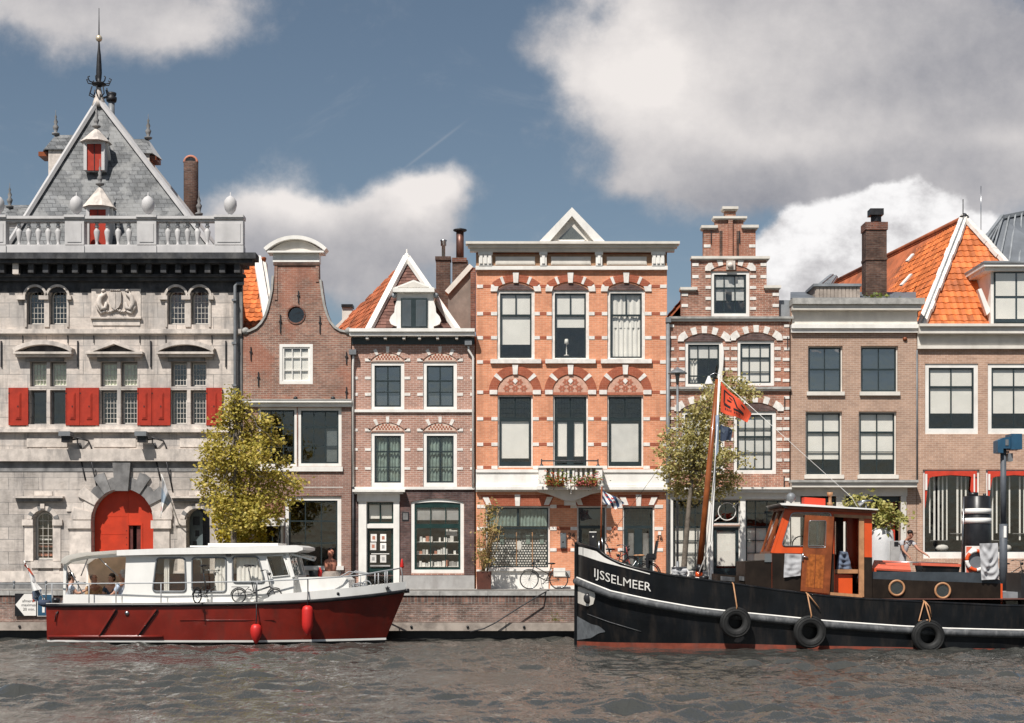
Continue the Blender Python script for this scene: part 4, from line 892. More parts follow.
q = MB()
arch_ring(q, 710, 750.5, 270.5, 264.5, 5.4, -.03, .05, 9, redwhite(9), .8)
for s_, x in ((-1,710.5), (1,750)): q.m(TRIM); q.pprism([(x-s_*0,271),(x+s_*5.5,271),(x+s_*5.5,267),(x+s_*2,263),(x-s_*2,264)], -.05, .05)
q.m(PALEST); q.pbox(726, 261.5, 734.6, 270.3, -.15, .02); q.ball(P(730.3,265.5,-.16), .11); q.build('window_arch', R5)
q = MB().m(TRIM)
rows_up = (347, 357.4, 367.8, 378.2); rows_lo = (417, 427.4, 437.8, 448.2, 458.6)
for y in rows_up:
    for a, c in ((679,684.8), (722.8,729.3), (731,737.2), (774.4,780.6)): q.pbox(a, y, c, y+3, -.02, .05)
for y in rows_lo:
    for a, c in ((675.5,681.3), (724.8,733.3), (776.4,782)): q.pbox(a, y, c, y+3, -.02, .05)
for k, y in enumerate((324.5, 336, 347.5, 358, 368.4, 379, 396, 407, 417, 427.4, 437.8, 448.2, 458.6, 469.5, 478)):
    q.pbox(669.6, y, 676.5 if k % 2 else 674, y+2.8, -.02, .05); q.pbox(782.6 if k % 2 else 784, y, 789.2, y+2.8, -.024, .05)
for y in (275, 286, 297, 307):
    q.pbox(705.5, y, 710.8, y+3, -.02, .05); q.pbox(749.8, y, 756, y+3, -.02, .05)
for y in (274, 262): q.pbox(692.3, y+1, 698.5, y+4.2, -.02, .05); q.pbox(760.5, y+1, 766.4, y+4.2, -.02, .05)
for y, in ((304,), (293,)): q.pbox(681.5, y, 688, y+3, -.02, .05); q.pbox(772.5, y, 778.8, y+3, -.02, .05)
for y in (244.5,): q.pbox(703.8, y, 710.5, y+3, -.02, .05); q.pbox(749, y, 755.4, y+3, -.02, .05)
q.build('stone_blocks', R5)
q = MB().m(WHITE); cornice(q, [(669,790.5,487.6,489.6,.34), (669,790,489.5,492.8,.24), (669,789.8,492.7,499.1,.05)])
for a, c in ((668.8,672.8), (707.8,712.7), (740,745.2), (785.8,789.8)): q.pbox(a, 499, c, 592, -.05, .03)
q.m(GREYPL); q.pbox(672.8, 571.8, 707.8, 592, -.03, .02); q.pbox(745.2, 571.8, 785.8, 592, -.03, .02); q.build('shop_front', R5)
q = MB().m(WHITE); q.ring(P(727,511.5,.075), .32, .02, 'y', 20, 5); q.bar(P(714.5,521,.075), P(721,516,.075), .03); q.bar(P(739,502,.075), P(733,507,.075), .03); q.build('fanlight_ornament', R5)
for x, y in ((711,231), (739.5,231), (670.5,338), (787.5,337), (784.5,397), (784,476)): q = MB().m(IRON); q.pbox(x-.4, y, x+.4, y+12, -.05, .02); q.build('wall_anchor', R5)
q = MB(); xr = wx(728); zr = wz(247); ze = wz(322); xl, xr2 = wx(667.5), wx(789.3)
roof_tiles(q, [(xl-.25,.33,ze-.1),(xr,.33,zr),(xr,9,zr),(xl-.25,9,ze-.1)], TILED, TILED); q.m(TILED); q.slab([(xr2,.33,ze),(xr2,9,ze),(xr,9,zr),(xr,.33,zr)], .1); q.prism([(xl,ze),(xr,zr-.05),(xr2,ze)], 8.8, 9.0); q.build('roof', R5)
# a sheet curtain blowing out of the open upper window
q = MB().m(WHITE); pts = [P(722,343,-.02), P(722.6,352,-.18), P(721.5,365,-.32), P(719.5,378,-.4)]
vs = []
for i, p in enumerate(pts): w = .07+.035*i; vs += [p+Vector((-w/2,0,0)), p+Vector((w/2,.05,0))]
q.smooth = True; q.add(vs, [(2*i,2*i+1,2*i+3,2*i+2) for i in range(3)]); q.smooth = False; q.build('blown_curtain', R5)

# ================= flat-corniced house =================
h = House('flat_cornice_house', 'tan brick house with plain sash windows, cream cornice and a tall roof chimney', 790.5, 917)
R6 = h.r
for a, c in ((808,842.6), (860.8,898)):
    m = (a+c)/2; h.window(a, 346, c, 392.5, fr=CREAM, fw=1.2, sash=DARKSASH, sw=1.3, cols=((m,1),), rows=((369,1.7),), rec=.10, glass=GLASSR, blinds=[(ZINC,a+2,348,c-2,389)], sill=(a-1.5,391.8,c+1.5,395.6,.1))
for a, c in ((805.5,842), (858.7,896.5)):
    m = (a+c)/2; h.window(a, 411.5, c, 475.5, fr=CREAM, fw=1.4, sash=DARKSASH, sw=1.3, cols=((m,1),), rows=((432,1.8),(451.5,.7)), rec=.10, blinds=[(BLIND,a+2,413,c-2,459)], sill=(a-1.5,474.8,c+1.5,478.8,.1))
h.hole([(800,496),(836,496),(836,589),(800,589)]); h.hole([(845,496),(900.5,496),(900.5,589),(845,589)])
h.wall([(791,305), (916.6,305), (916.6,592), (791,592)], B_TAN, th=.3, depth=9, floors=(402, 486))
q = MB().m(STONEGREY); q.pbox(790.4, 299.8, 922, 305.8, -.42, .6); q.m(CREAM); q.pbox(791, 305.7, 919, 311, -.32, .02); q.pbox(792, 310.9, 917, 325.2, -.05, .02); q.m(WHITE); q.pbox(790.6, 325.1, 917.4, 329, -.22, .02); q.pbox(790.8, 328.9, 917, 333, -.14, .02); q.build('cornice', R6)
q = MB().m(STONEGREY); q.pbox(788.5, 480.6, 915, 483, -.5, .02); q.m(CREAM); q.pbox(789.8, 482.9, 914, 487.7, -.42, .02); q.pbox(791, 487.6, 907, 496.2, -.06, .03)
for a, c in ((791,800), (836,845), (900.5,906)): q.pbox(a, 496, c, 592, -.06, .03)
q.build('shop_front', R6)
q = MB().m(DARKSASH); q.pbox(800.4, 498, 835.6, 502, .1, .16); q.pbox(845.4, 496.4, 900, 502, .1, .16); q.pbox(871, 502, 873, 588, .1, .16); q.pbox(817, 502, 819, 588, .1, .16)
sw_ = q.build('shop_window', R6)
q = MB().m(GLASSD); q.pbox(800.4, 502, 835.6, 588, .12, .13); q.pbox(845.4, 502, 870.9, 588, .12, .13); q.build('pane', sw_)
q = MB().m(AWN); q.pbox(888, 500, 899, 545, .6, .62); q.m(WOODB); q.pbox(874, 545, 899, 588, .8, .84); q.build('shop_display', R6)
q = MB().m(ZINC); q.slab([P(790.5,298,1.0), P(916,298,1.0), P(916,292,3.0), P(790.5,292,3.0)], .1)
q.slab([P(789,310,1.2), P(815,310,1.2), P(838,276,8.0), P(832,276,8.0)], .1); q.box(wx(791), wx(916), .3, 8.9, wz(307), wz(305))
for k in range(6): q.m(LEAD); q.bar(P(791+k*4.5,309,1.15), P(831+k*1.0,275.6,7.95), .06)
q.m(LEAD); q.bar(P(789,310,1.1), P(832,275.5,7.9), .14); q.build('roof', R6)
q = MB().m(WOODG); q.pbox(815, 286, 859.5, 305, 1.2, 2.6, 1.2); q.m(LEAD); q.pbox(813, 284, 861, 286.6, 1.1, 2.7, 1.2); q.m(WOODG)
for k in range(12): x = 816+k*3.7; q.pbox(x, 287, x+3.1, 305, 1.17, 1.21, 1.2)
q.build('roof_hatch', R6)
q = MB().m(CHIMB); q.pbox(866, 228, 886.8, 306, 1.6, 2.3, 1.6); q.m(CHIMR); q.pbox(865.2, 222, 887.8, 229.6, 1.56, 2.34, 1.6); q.m(CHIMB); q.pbox(865.5, 257.5, 887.4, 260, 1.57, 2.33, 1.6)
q.m(IRON); q.lathe([(.2,0),(.2,.25),(.16,.27),(.16,.45)], P(876,222,1.95), 4); q.pbox(871, 207.6, 884.5, 214, 1.7, 2.2, 1.6); q.build('chimney', R6)
q = MB().m(LEAD); q.pbox(780.5, 299, 791, 318, .25, .6); q.build('roof_flashing', R6)
q = MB().m(WOODB); q.tube([P(905,339,-.05), P(905,339,.02)], .08, 10); q.build('wall_anchor', R6)

# ================= right-hand house =================
h = House('hipped_roof_house', 'tan brick house with bright orange hipped roof, large white windows and red awnings', 917, 1075)
R7 = h.r
for a, c in ((925,978.2), (987.8,1041)):
    m = (a+c)/2; h.window(a, 363.6, c, 434, fw=4, fb=5.5, cols=((m,1.1),), rows=((386.8,2),), rec=.04, blinds=[(BLIND,a+5,367,c-5,413)], glass=GLASS)
for a, c in ((922.8,979.5), (985.8,1042)):
    w = h.window(a, 469.5, c, 558.5, fr=WHITE, fw=2.4, fb=6.5, sash=DARKSASH, sw=.8, rec=.08, curt=[])
    q = MB().m(BLIND); rr = random.Random(int(a))
    for x in [a+9+k*4.3+(6 if k > 4 else 0) for k in range(9)]:
        if x < c-8: q.pbox(x, 476, x+rr.uniform(1.2,2.0), rr.choice([533,540,540,533]), .36, .37)
    q.m(GREYST); q.pbox(a+10, 540, a+26, 540.8, .3, .4); q.pbox(a+30, 533, a+45, 533.8, .3, .4)
    q.m(PAPER); q.ball(P(a+19,548,.5), .25, .2, .15); q.build('strip_curtain', w)
    q = MB().m(AWN); q.pprism([(a+2.4,471),(c-2.4,471),(c-2.4,478.5),(c-10,476.2),(m_ if False else (a+c)/2,475),(a+10,476.6),(a+2.4,480)], .02, .07)
    q.pprism([(a+2.4,479),(a+7,478),(a+5,488),(a+3.5,500),(a+2.5,508)], .02, .06); q.pprism([(c-2.4,477),(c-8,477),(c-9,490),(c-7,496),(c-2.4,495)], .02, .06); q.m(WHITE); q.pbox(a+2.5, 474, a+4.4, 490, -.01, .03); q.pbox(c-5.8, 474, c-4.4, 492, .0, .03); q.build('awning', w)
h.wall([(917.2,334), (1075,334), (1075,592), (917.2,592)], B_TAN2, th=.3, depth=16, floors=(450,))
q = MB().m(CREAM); cornice(q, [(916.8,1076,325.4,328,.45), (917,1075.5,327.9,334.6,.34), (917.2,1075,334.5,346,.05), (917,1075,345.9,349.2,.14)]); q.build('cornice', R7)
q = MB().m(GREYMETAL); q.tube([P(917,350,-.06), P(917,480,-.06)], .03, 6); q.build('downpipe', R7)
q = MB().m(GREYPL); q.pbox(917.4, 582, 1075, 592, -.04, .02); q.build('plinth', R7)
A = P(963.6,219,4.2); E0 = P(921,327,.25); E1 = P(1062,327,.25); A2 = Vector((A.x-2.2, 18.5, A.z)); L2 = Vector((E0.x-2.3, 19, E0.z)); R2 = Vector((E1.x, 19, E1.z))
q = MB(); roof_tiles(q, [E0, E1, A], TILE, TILED, .25, .33); roof_tiles(q, [L2, E0, A, A2], TILE, TILED, .25, .33); q.m(TILED); q.slab([E1, R2, A2, A], .1); q.slab([R2, L2, A2], .1)
ro = q.build('roof', R7)
q = MB().m(TRIM)
def hipstrip(a, b, n, w):
    rr = random.Random(4)
    for i in range(n):
        p, r_ = a+(b-a)*(i/n), a+(b-a)*((i+1)/n+.01); o_ = Vector((rr.uniform(-.02,.02),-.1,.05+rr.uniform(-.01,.01))); q.bar(p+o_, r_+o_, w+rr.uniform(-.04,.04), .14)
hipstrip(E0, A, 16, .34); hipstrip(E1, A, 16, .30); q.m(LEAD); q.tube([E0+Vector((-.0,-.14,.13)), A+Vector((0,-.14,.13))], .035, 6); q.m(TILED); q.tube([A+Vector((0,0,.05)), A2+Vector((0,0,.05))], .10, 8)
q.m(IRON); q.lathe([(.2,0),(.12,.1),(.05,.15)], A+Vector((0,-.1,.05)), 6); q.tube([A+Vector((-.05,-.1,.1)), A+Vector((-.05,-.1,.75))], .02, 5); q.build('hip_capping', ro)
q = MB().m(TRIM)
for p0, p1 in ((P(903,272,4),P(909,265,4.3)), (P(897,296,3.2),P(907,285,3.6))): q.bar(p0+Vector((0,-.6,.3)), p1+Vector((0,-.6,.3)), .12, .06)
q.build('roof_patch', ro)
q = MB().m(WHITE); q.pbox(992, 271, 1062, 325.4, .15, 2.6); q.pbox(982, 264, 1068, 267.5, -.25, 2.9); q.pbox(984, 267.4, 1066, 271.2, -.1, 2.8); q.m(LEAD); q.pbox(981.5, 262.4, 1069, 264.2, -.3, 2.9)
q.m(WOODB); q.slab([P(991.9,272,.4), P(991.9,312,.4), Vector((wx(991.9,.4)-.0,2.4,wz(272,.4)))], .05); q.m(WHITE); q.pprism([(980,288),(983.5,287),(993,310),(989,314)], .25, .5)
dm = q.build('dormer', R7)
q = MB().m(DARKSASH); q.pbox(995, 271.6, 1056, 322.6, .10, .149); q.build('dormer_window', dm)
q = MB().m(BLIND); q.pbox(996.5, 273, 1016, 295.5, .08, .101); q.pbox(1018, 273, 1054, 295.5, .08, .101); q.pbox(996.5, 298, 1016, 318.5, .08, .101); q.pbox(1018, 298, 1054, 318.5, .08, .101); dw = q.build('blind', dm)
q = MB().m(GLASS); q.pbox(996, 272.4, 1055, 321.6, .06, .07); q.build('pane', dm)

# ================= zinc-roofed building behind =================
h = House('zinc_roofed_building', 'grey standing seam metal roof of a building rising behind the orange hipped roof', 985, 1100, 'building')
q = MB().m(B_TAN2); q.box(wx(960,22), wx(1110,22), 22.5, 34, 0, wz(285,22)); q.build('wall', h.r)
q = MB(); a0, a1 = P(940,300,22), P(1120,300,22); r0, r1 = P(1003,217,26), P(1052,207,28); b0, b1 = Vector((a0.x,34,a0.z)), Vector((a1.x,34,a1.z))
k0 = P(972,240,23.5)
q.m(ZINC); q.slab([a0, a1, r1, r0], .1); q.slab([b0, a0, r0], .1); q.slab([a1, b1, r1], .1); q.slab([b1, b0, r0, r1], .1); q.m(LEAD)
for k in range(1, 14): q.bar(a0.lerp(a1, k/14)+Vector((0,-.03,.03)), r0.lerp(r1, min(1, max(0, (k-3)/8)))+Vector((0,-.03,.03)), .08, .1)
q.bar(a0, r0+Vector((0,0,.05)), .2); q.bar(r0, r1, .2); q.build('roof', h.r)
q = MB().m(CHROME); q.tube([P(981,232,25), P(981,186,25)], .02, 5); q.build('antenna', h.r)
# ================= street, quay, water =================
QY0, QY1 = -4.4, -5.2           # the quay edge swings a little towards the camera from left to right
def qy(x): return QY0+(QY1-QY0)*(x+20)/40
pave = brick('street_brick_paving', (.20,.145,.125), (.15,.115,.10), (.12,.11,.10), .21, .07, .006, .15, dark=(.1,.09,.085), damt=.3)
q = MB().m(pave); q.add([(-400,qy(-60)+.35,0),(-60,qy(-60)+.35,0),(60,qy(60)+.35,0),(400,qy(60)+.35,0),(400,900,0),(-400,900,0)], [(0,1,2,3,4,5)])
o = q.build('street'); tag(o, kind='structure')
q = MB().m(STONEGREY); q.add([(-60,-1.5,.004),(60,-1.5,.004),(60,.02,.004),(-60,.02,.004)],[(0,1,2,3)]); o = q.build('pavement'); tag(o, kind='structure')
qb = brick('quay_brick', (.25,.145,.112), (.13,.088,.075), (.26,.225,.20), .21, .065, .010, .4, patch=(.28,.20,.17), pamt=.5, dark=(.06,.055,.05), damt=.6)
qs = brick('quay_soldier_course', (.27,.15,.115), (.10,.068,.06), (.20,.18,.16), .11, .30, .012, .4, off_=0, dark=(.06,.055,.05), damt=.5)
Q = thing('quay_wall', 'long low brick quay wall with grey stone coping and a pale timber wale above the water', 'quay wall', (0,-4.8,WATER))
x0, x1 = -60, 60
def qstrip(name, m, z0, z1, d0, d1, xs=(x0,x1)):
    q = MB().m(m); n = len(xs)-1
    for a, b in zip(xs[:-1], xs[1:]):
        q.add([(a,qy(a)-d0,z0),(b,qy(b)-d0,z0),(b,qy(b)+d1,z0),(a,qy(a)+d1,z0),(a,qy(a)-d0,z1),(b,qy(b)-d0,z1),(b,qy(b)+d1,z1),(a,qy(a)+d1,z1)],[(0,3,2,1),(4,5,6,7),(0,1,5,4),(1,2,6,5),(2,3,7,6),(3,0,4,7)])
    return q
q = MB()
for i in range(75): a = -60+i*1.6; q.m(STONEGREY); q.v += []; s_ = qstrip('', STONEGREY, -.13, .02, .05, .4, (a+.006, a+1.594)); q.add(s_.v, s_.f)
q.build('coping', Q)
qstrip('', qs, -.42, -.131, .0, .36).build('soldier_course', Q)
qstrip('', qb, -1.02, -.421, -.005, .36).build('brickwork', Q)
q = MB().m(BLACKP); s_ = qstrip('', BLACKP, -3.2, -1.021, -.35, .5); q.add(s_.v, s_.f); q.build('shade_black_foundation', Q)  # recessed face coloured black as the shade under the wale
q = MB()
for i in range(26): a = -60+i*4.6; q.m(WOODG); s_ = qstrip('', WOODG, -1.30, -1.03, .14, .34, (a+.01, a+4.59)); q.add(s_.v, s_.f)
w_ = q.build('timber_wale', Q)
q = MB().m(IRON)
for i in range(-12, 13): x = i*1.87+.4; q.tube([(x,qy(x)-.18,-1.165),(x,qy(x)-.1,-1.165)], .045, 8)
q.build('bolt', w_)
q = MB().m(mt('yellow_wall_weed', (.25,.24,.05), .9, .3, 8)); rr = random.Random(2)
for k in range(60):
    x = wx(556,-5)+rr.gauss(0,.1); z = -1.0+abs(rr.gauss(0,.12)); y = qy(x)-.16; a = rr.uniform(0,6.28); r = .03
    q.add([(x,y,z),(x+r*math.cos(a),y-.02,z+.04),(x+.01,y-.03,z+.07)],[(0,1,2)])
o = q.build('wall_weed'); tag(o, 'small yellow weed growing from the quay brickwork just above the pale timber wale', 'weed')
# water: real waves
def make_water():
    rr = random.Random(21); waves = []
    for i in range(64):
        L = math.exp(rr.uniform(math.log(.34), math.log(2.1))); th = rr.gauss(PI*.5+.2, .62); k = 2*PI/L
        waves.append((k*math.cos(th), k*math.sin(th), .0072*L**1.0*rr.uniform(.5,1.3), rr.uniform(0, 6.28)))
    xs = [-400,-120,-60,-32]+[-25+i*.09 for i in range(556)]+[32,60,120,400]
    ys = [-260,-120,-70,-50,-42]+[-36+.10*i for i in range(325)]+[-3.2]
    import numpy as np
    X, Y = np.meshgrid(np.array(xs), np.array(ys)); Z = np.zeros_like(X)
    amp = np.ones_like(X)*((np.abs(X) < 27) & (Y > -37))
    mod = .75+.45*np.sin(X*.31+Y*.13+1.0)*np.sin(X*.12-Y*.37)+.25*np.sin(X*.7+Y*.9)
    for kx, ky, a, ph in waves:
        Z += a*1.9*(np.exp(1.15*(np.sin(kx*X+ky*Y+ph)-1))-.45)
    Z = Z*amp*mod*1.2
    n, m = len(ys), len(xs)
    co = np.stack([X, Y, Z+WATER], -1).reshape(-1, 3).astype('f')
    me = bpy.data.meshes.new('water'); I = np.arange(n*m).reshape(n, m)
    f = np.stack([I[:-1,:-1], I[:-1,1:], I[1:,1:], I[1:,:-1]], -1).reshape(-1, 4)
    me.vertices.add(len(co)); me.vertices.foreach_set('co', co.ravel()); me.loops.add(f.size); me.loops.foreach_set('vertex_index', f.ravel().astype('i'))
    me.polygons.add(len(f)); me.polygons.foreach_set('loop_start', np.arange(0, f.size, 4, dtype='i')); me.polygons.foreach_set('loop_total', np.full(len(f), 4, dtype='i'))
    me.polygons.foreach_set('use_smooth', np.ones(len(f), dtype=bool)); me.update(); me.validate()
    o = bpy.data.objects.new('water', me); COL.objects.link(o); tag(o, kind='structure')
    mm, k, b, _ = newmat('canal_water'); co_ = k.n('ShaderNodeTexCoord').outputs['Object']
    b.inputs['Base Color'].default_value = (.054,.054,.048,1); b.inputs['Roughness'].default_value = .04; b.inputs['IOR'].default_value = 1.6; b.inputs['Specular IOR Level'].default_value = .5
    n1 = k.noise(k.mapv(co_, (1.0, .32, 1)), 3.4, 4, .6, .5); n2 = k.noise(k.mapv(co_, (1, .28, 1)), 10, 3, .6, .3)
    bp = k.n('ShaderNodeBump'); bp.inputs['Strength'].default_value = .55; bp.inputs['Distance'].default_value = .10
    k.l.new(k.math('ADD', n1, k.math('MULTIPLY', n2, .5)), bp.inputs['Height']); k.l.new(bp.outputs[0], b.inputs['Normal'])
    me.materials.append(mm)
make_water()
# ================= sky, sun, camera =================
EL, AZ = 53.0, 25.0            # sun high, behind the camera and to its left
sdir = Vector((-math.sin(math.radians(AZ))*math.cos(math.radians(EL)), -math.cos(math.radians(AZ))*math.cos(math.radians(EL)), math.sin(math.radians(EL))))
L = bpy.data.lights.new('sun', 'SUN'); L.energy = 4.4; L.angle = math.radians(.5); L.color = (1.0, .955, .89)
so = bpy.data.objects.new('sun', L); COL.objects.link(so); so.rotation_euler = (-sdir).to_track_quat('-Z', 'Y').to_euler(); so.location = (-30,-40,50)
W = bpy.data.worlds.new('World'); S.world = W; W.use_nodes = True; W.node_tree.nodes.clear(); k = NT(W.node_tree)
sky = k.n('ShaderNodeTexSky'); sky.sky_type = 'NISHITA'; sky.sun_disc = False; sky.sun_elevation = math.radians(EL); sky.sun_rotation = math.atan2(sdir.x, sdir.y); sky.air_density = 1.0; sky.dust_density = .8; sky.ozone_density = 1.4
STR = .085
d = k.n('ShaderNodeTexCoord').outputs['Generated']; sp = k.n('ShaderNodeSeparateXYZ'); k.l.new(d, sp.inputs[0])
ay = k.math('MAXIMUM', k.math('ABSOLUTE', sp.outputs[1]), .12); u = k.math('DIVIDE', sp.outputs[0], ay); v = k.math('DIVIDE', sp.outputs[2], ay)
uv = k.n('ShaderNodeCombineXYZ'); k.l.new(u, uv.inputs[0]); k.l.new(v, uv.inputs[1]); uv = uv.outputs[0]
wn = k.n('ShaderNodeTexNoise'); wn.noise_dimensions = '3D'; k.l.new(uv, wn.inputs['Vector']); wn.inputs['Scale'].default_value = 9; wn.inputs['Detail'].default_value = 6
wv = k.n('ShaderNodeVectorMath'); wv.operation = 'MULTIPLY_ADD'; k.l.new(wn.outputs['Color'], wv.inputs[0]); wv.inputs[1].default_value = (.09,.07,0); wv.inputs[2].default_value = (-.045,-.035,0)
ws = k.n('ShaderNodeVectorMath'); ws.operation = 'ADD'; k.l.new(uv, ws.inputs[0]); k.l.new(wv.outputs[0], ws.inputs[1])
sp2 = k.n('ShaderNodeSeparateXYZ'); k.l.new(ws.outputs[0], sp2.inputs[0]); U, V = sp2.outputs[0], sp2.outputs[1]
def blob(px, py, rx, ry, amp, ang=0):
    cu, cv, ru, rv = (px-512)/FL, (560-py)/FL, rx/FL, ry/FL
    a = k.math('SUBTRACT', U, cu); b = k.math('SUBTRACT', V, cv)
    if ang:
        c, s = math.cos(ang), math.sin(ang)
        a, b = k.math('ADD', k.math('MULTIPLY', a, c), k.math('MULTIPLY', b, s)), k.math('SUBTRACT', k.math('MULTIPLY', b, c), k.math('MULTIPLY', a, s))
    a = k.math('MULTIPLY', a, 1/ru); b = k.math('MULTIPLY', b, 1/rv)
    r2 = k.math('ADD', k.math('MULTIPLY', a, a), k.math('MULTIPLY', b, b))
    return k.math('MULTIPLY', k.math('EXPONENT', k.math('MULTIPLY', r2, -1)), amp)
def total(bl):
    t = None
    for b in bl: x = blob(*b); t = x if t is None else k.math('ADD', t, x)
    return t
n1 = k.noise(uv, 7, 10, .64); n2 = k.noise(k.mapv(uv, (1,1.25,1), (3,1,0)), 19, 8, .62)
# broad soft cloud
soft = total([(800,60,190,105,1.1), (650,60,85,85,.75), (1000,90,200,130,1.0), (900,165,200,45,.7), (720,150,120,60,.6), (50,0,150,62,1.0), (190,5,80,30,.45), (283,212,85,42,1.05), (350,235,90,30,.8), (418,212,40,34,1.1), (245,240,90,40,.8), (330,290,170,40,.5), (300,148,50,24,.26), (640,345,380,95,.30), (545,40,40,22,.3), (630,178,26,14,.4)])
soft = k.math('ADD', soft, k.math('MULTIPLY', k.math('SUBTRACT', n1, .5), 1.7)); softd = k.ramp(soft, .24, .80)
crisp = total([(790,250,62,40,1.0), (850,225,62,42,1.1), (900,210,52,30,1.0), (930,228,45,28,.8), (820,280,110,30,1.0), (990,238,40,18,.5)])
crisp = k.math('ADD', crisp, k.math('MULTIPLY', k.math('SUBTRACT', n2, .5), .9)); crispd = k.ramp(crisp, .47, .76)
lit = total([(632,55,80,80,1.0), (760,35,110,45,.32), (805,128,90,20,.42), (710,115,110,50,.45), (285,190,95,38,1.15), (420,200,45,30,1.2), (60,20,160,40,.42), (190,10,60,20,.3), (1000,150,90,18,.25), (640,175,40,20,.3)])
lit = k.math('ADD', lit, k.math('MULTIPLY', k.math('SUBTRACT', n1, .5), 1.7)); lit = k.math('ADD', lit, k.math('MULTIPLY', k.math('SUBTRACT', n2, .5), .55))
ccol = k.mix(k.ramp(lit, -.36, 1.02, smooth=False), tuple(x/STR for x in (.215,.22,.25)), tuple(x/STR for x in (.66,.625,.605)))
kcol = k.mix(k.ramp(k.math('ADD', n2, k.math('MULTIPLY', V, .9)), .50, .80), tuple(x/STR for x in (.40,.39,.40)), tuple(x/STR for x in (.74,.73,.73)))
hs = k.n('ShaderNodeHueSaturation'); hs.inputs['Saturation'].default_value = .88; hs.inputs['Hue'].default_value = .493; hs.inputs['Value'].default_value = .62; k.l.new(sky.outputs[0], hs.inputs['Color'])
wis = k.ramp(k.noise(k.mapv(uv, (1,2.6,1), (0,0,5)), 5, 8, .68, .8), .52, .82, 0, .20)
ua, va = k.math('SUBTRACT', u, (431-512)/FL), k.math('SUBTRACT', v, (560-148)/FL); along = k.math('ADD', k.math('MULTIPLY', ua, .795), k.math('MULTIPLY', va, .607)); across = k.math('SUBTRACT', k.math('MULTIPLY', va, .795), k.math('MULTIPLY', ua, .607))
trail = k.math('MULTIPLY', k.math('EXPONENT', k.math('MULTIPLY', k.math('ADD', k.math('POWER', k.math('MULTIPLY', along, FL/38), 4), k.math('POWER', k.math('ABSOLUTE', k.math('MULTIPLY', across, FL/1.3)), 2)), -1)), .13)
col = k.mix(k.math('ADD', wis, trail), hs.outputs[0], tuple(x/STR for x in (.50,.49,.49))); col = k.mix(softd, col, ccol); col = k.mix(crispd, col, kcol)
bg = k.n('ShaderNodeBackground'); k.l.new(col, bg.inputs[0]); bg.inputs[1].default_value = STR; ow = k.n('ShaderNodeOutputWorld'); k.l.new(bg.outputs[0], ow.inputs[0])
cam = bpy.data.cameras.new('camera'); co = bpy.data.objects.new('camera', cam); COL.objects.link(co); S.camera = co
co.location = (0, -DC, HC); co.rotation_euler = (PI/2, 0, 0); cam.sensor_width = 36; cam.lens = FL/1024*36; cam.shift_y = (HY-361.5)/1024; cam.clip_end = 2000; cam.clip_start = .1
S.view_settings.view_transform = 'Standard'; S.view_settings.look = 'None'; S.view_settings.exposure = 0.40; S.view_settings.gamma = 1; S.view_settings.use_curve_mapping = False
S.cycles.use_denoising = True; S.cycles.max_bounces = 6; S.cycles.transparent_max_bounces = 12; S.cycles.caustics_reflective = False; S.cycles.caustics_refractive = False
# ================= vegetation =================
def leafmat(name, c1, c2, c3, tr=.42):
    m, k, b, out = newmat(name); r = k.n('ShaderNodeNewGeometry').outputs['Random Per Island']
    cr = k.n('ShaderNodeValToRGB'); k.l.new(r, cr.inputs[0]); e = cr.color_ramp.elements
    e[0].color = (*c1,1); e[1].color = (*c3,1); x = e.new(.55); x.color = (*c2,1)
    k.l.new(cr.outputs[0], b.inputs['Base Color']); b.inputs['Roughness'].default_value = .55; b.inputs['Specular IOR Level'].default_value = .3
    t = k.n('ShaderNodeBsdfTranslucent'); k.l.new(cr.outputs[0], t.inputs[0]); x = k.n('ShaderNodeMixShader'); x.inputs[0].default_value = tr
    k.l.new(b.outputs[0], x.inputs[1]); k.l.new(t.outputs[0], x.inputs[2]); k.l.new(x.outputs[0], out.inputs[0]); return m
LEAF1 = leafmat('olive_gold_leaf', (.24,.22,.045), (.50,.42,.08), (.70,.55,.165))
LEAF2 = leafmat('dusty_olive_leaf', (.26,.25,.09), (.50,.44,.17), (.66,.57,.27))
LEAF3 = leafmat('yellow_leaf', (.30,.26,.02), (.46,.36,.03), (.55,.40,.05))
LEAF4 = leafmat('straw_bamboo_leaf', (.20,.20,.05), (.40,.30,.12), (.52,.34,.16))
LEAF5 = leafmat('green_leaf', (.06,.10,.02), (.16,.20,.04), (.32,.34,.08))
BARK = mt('grey_brown_bark', (.15,.125,.10), .9, .35, 6, (.07,.06,.05), .6, 3, .2, .5, bscale=18)
def leaves(mb, clumps, Y, n, size, rr, depth=1.0, droop=.3):
    """leaf faces through the clumps (px, py, r px[, dY]); sparse shell with twig-sized bunches"""
    tot = sum(c[2]**2 for c in clumps)
    for c in clumps:
        r = c[2]*(Y+DC)/FL; o = P(c[0], c[1], Y)+Vector((0, c[3] if len(c) > 3 else rr.gauss(0,.35)*depth, 0))
        nb = max(3, int(n*c[2]**2/tot/9))
        for b in range(nb):
            d = Vector((rr.gauss(0,1), rr.gauss(0,1), rr.gauss(0,1))).normalized(); rad = r*(rr.random()**.45)*rr.choice((1,1,1,1.18))
            bc = o+Vector((d.x, d.y*1.0*depth, d.z*.92))*rad; bs = rr.uniform(.09,.2)
            for k in range(9):
                p = bc+Vector((rr.gauss(0,bs), rr.gauss(0,bs), rr.gauss(0,bs*.7))); s = size*rr.uniform(.5,1.5)
                ax = Vector((rr.gauss(0,1), rr.gauss(0,1), rr.gauss(-droop,.7))).normalized(); up = Vector((rr.gauss(0,.7), rr.gauss(-.35,.7), 1)).normalized(); w = ax.cross(up).normalized()*s*.42; ax = ax*s
                mb.add([p-ax*.5, p-ax*.05+w, p+ax*.6, p-ax*.05-w], [(0,1,2,3)])
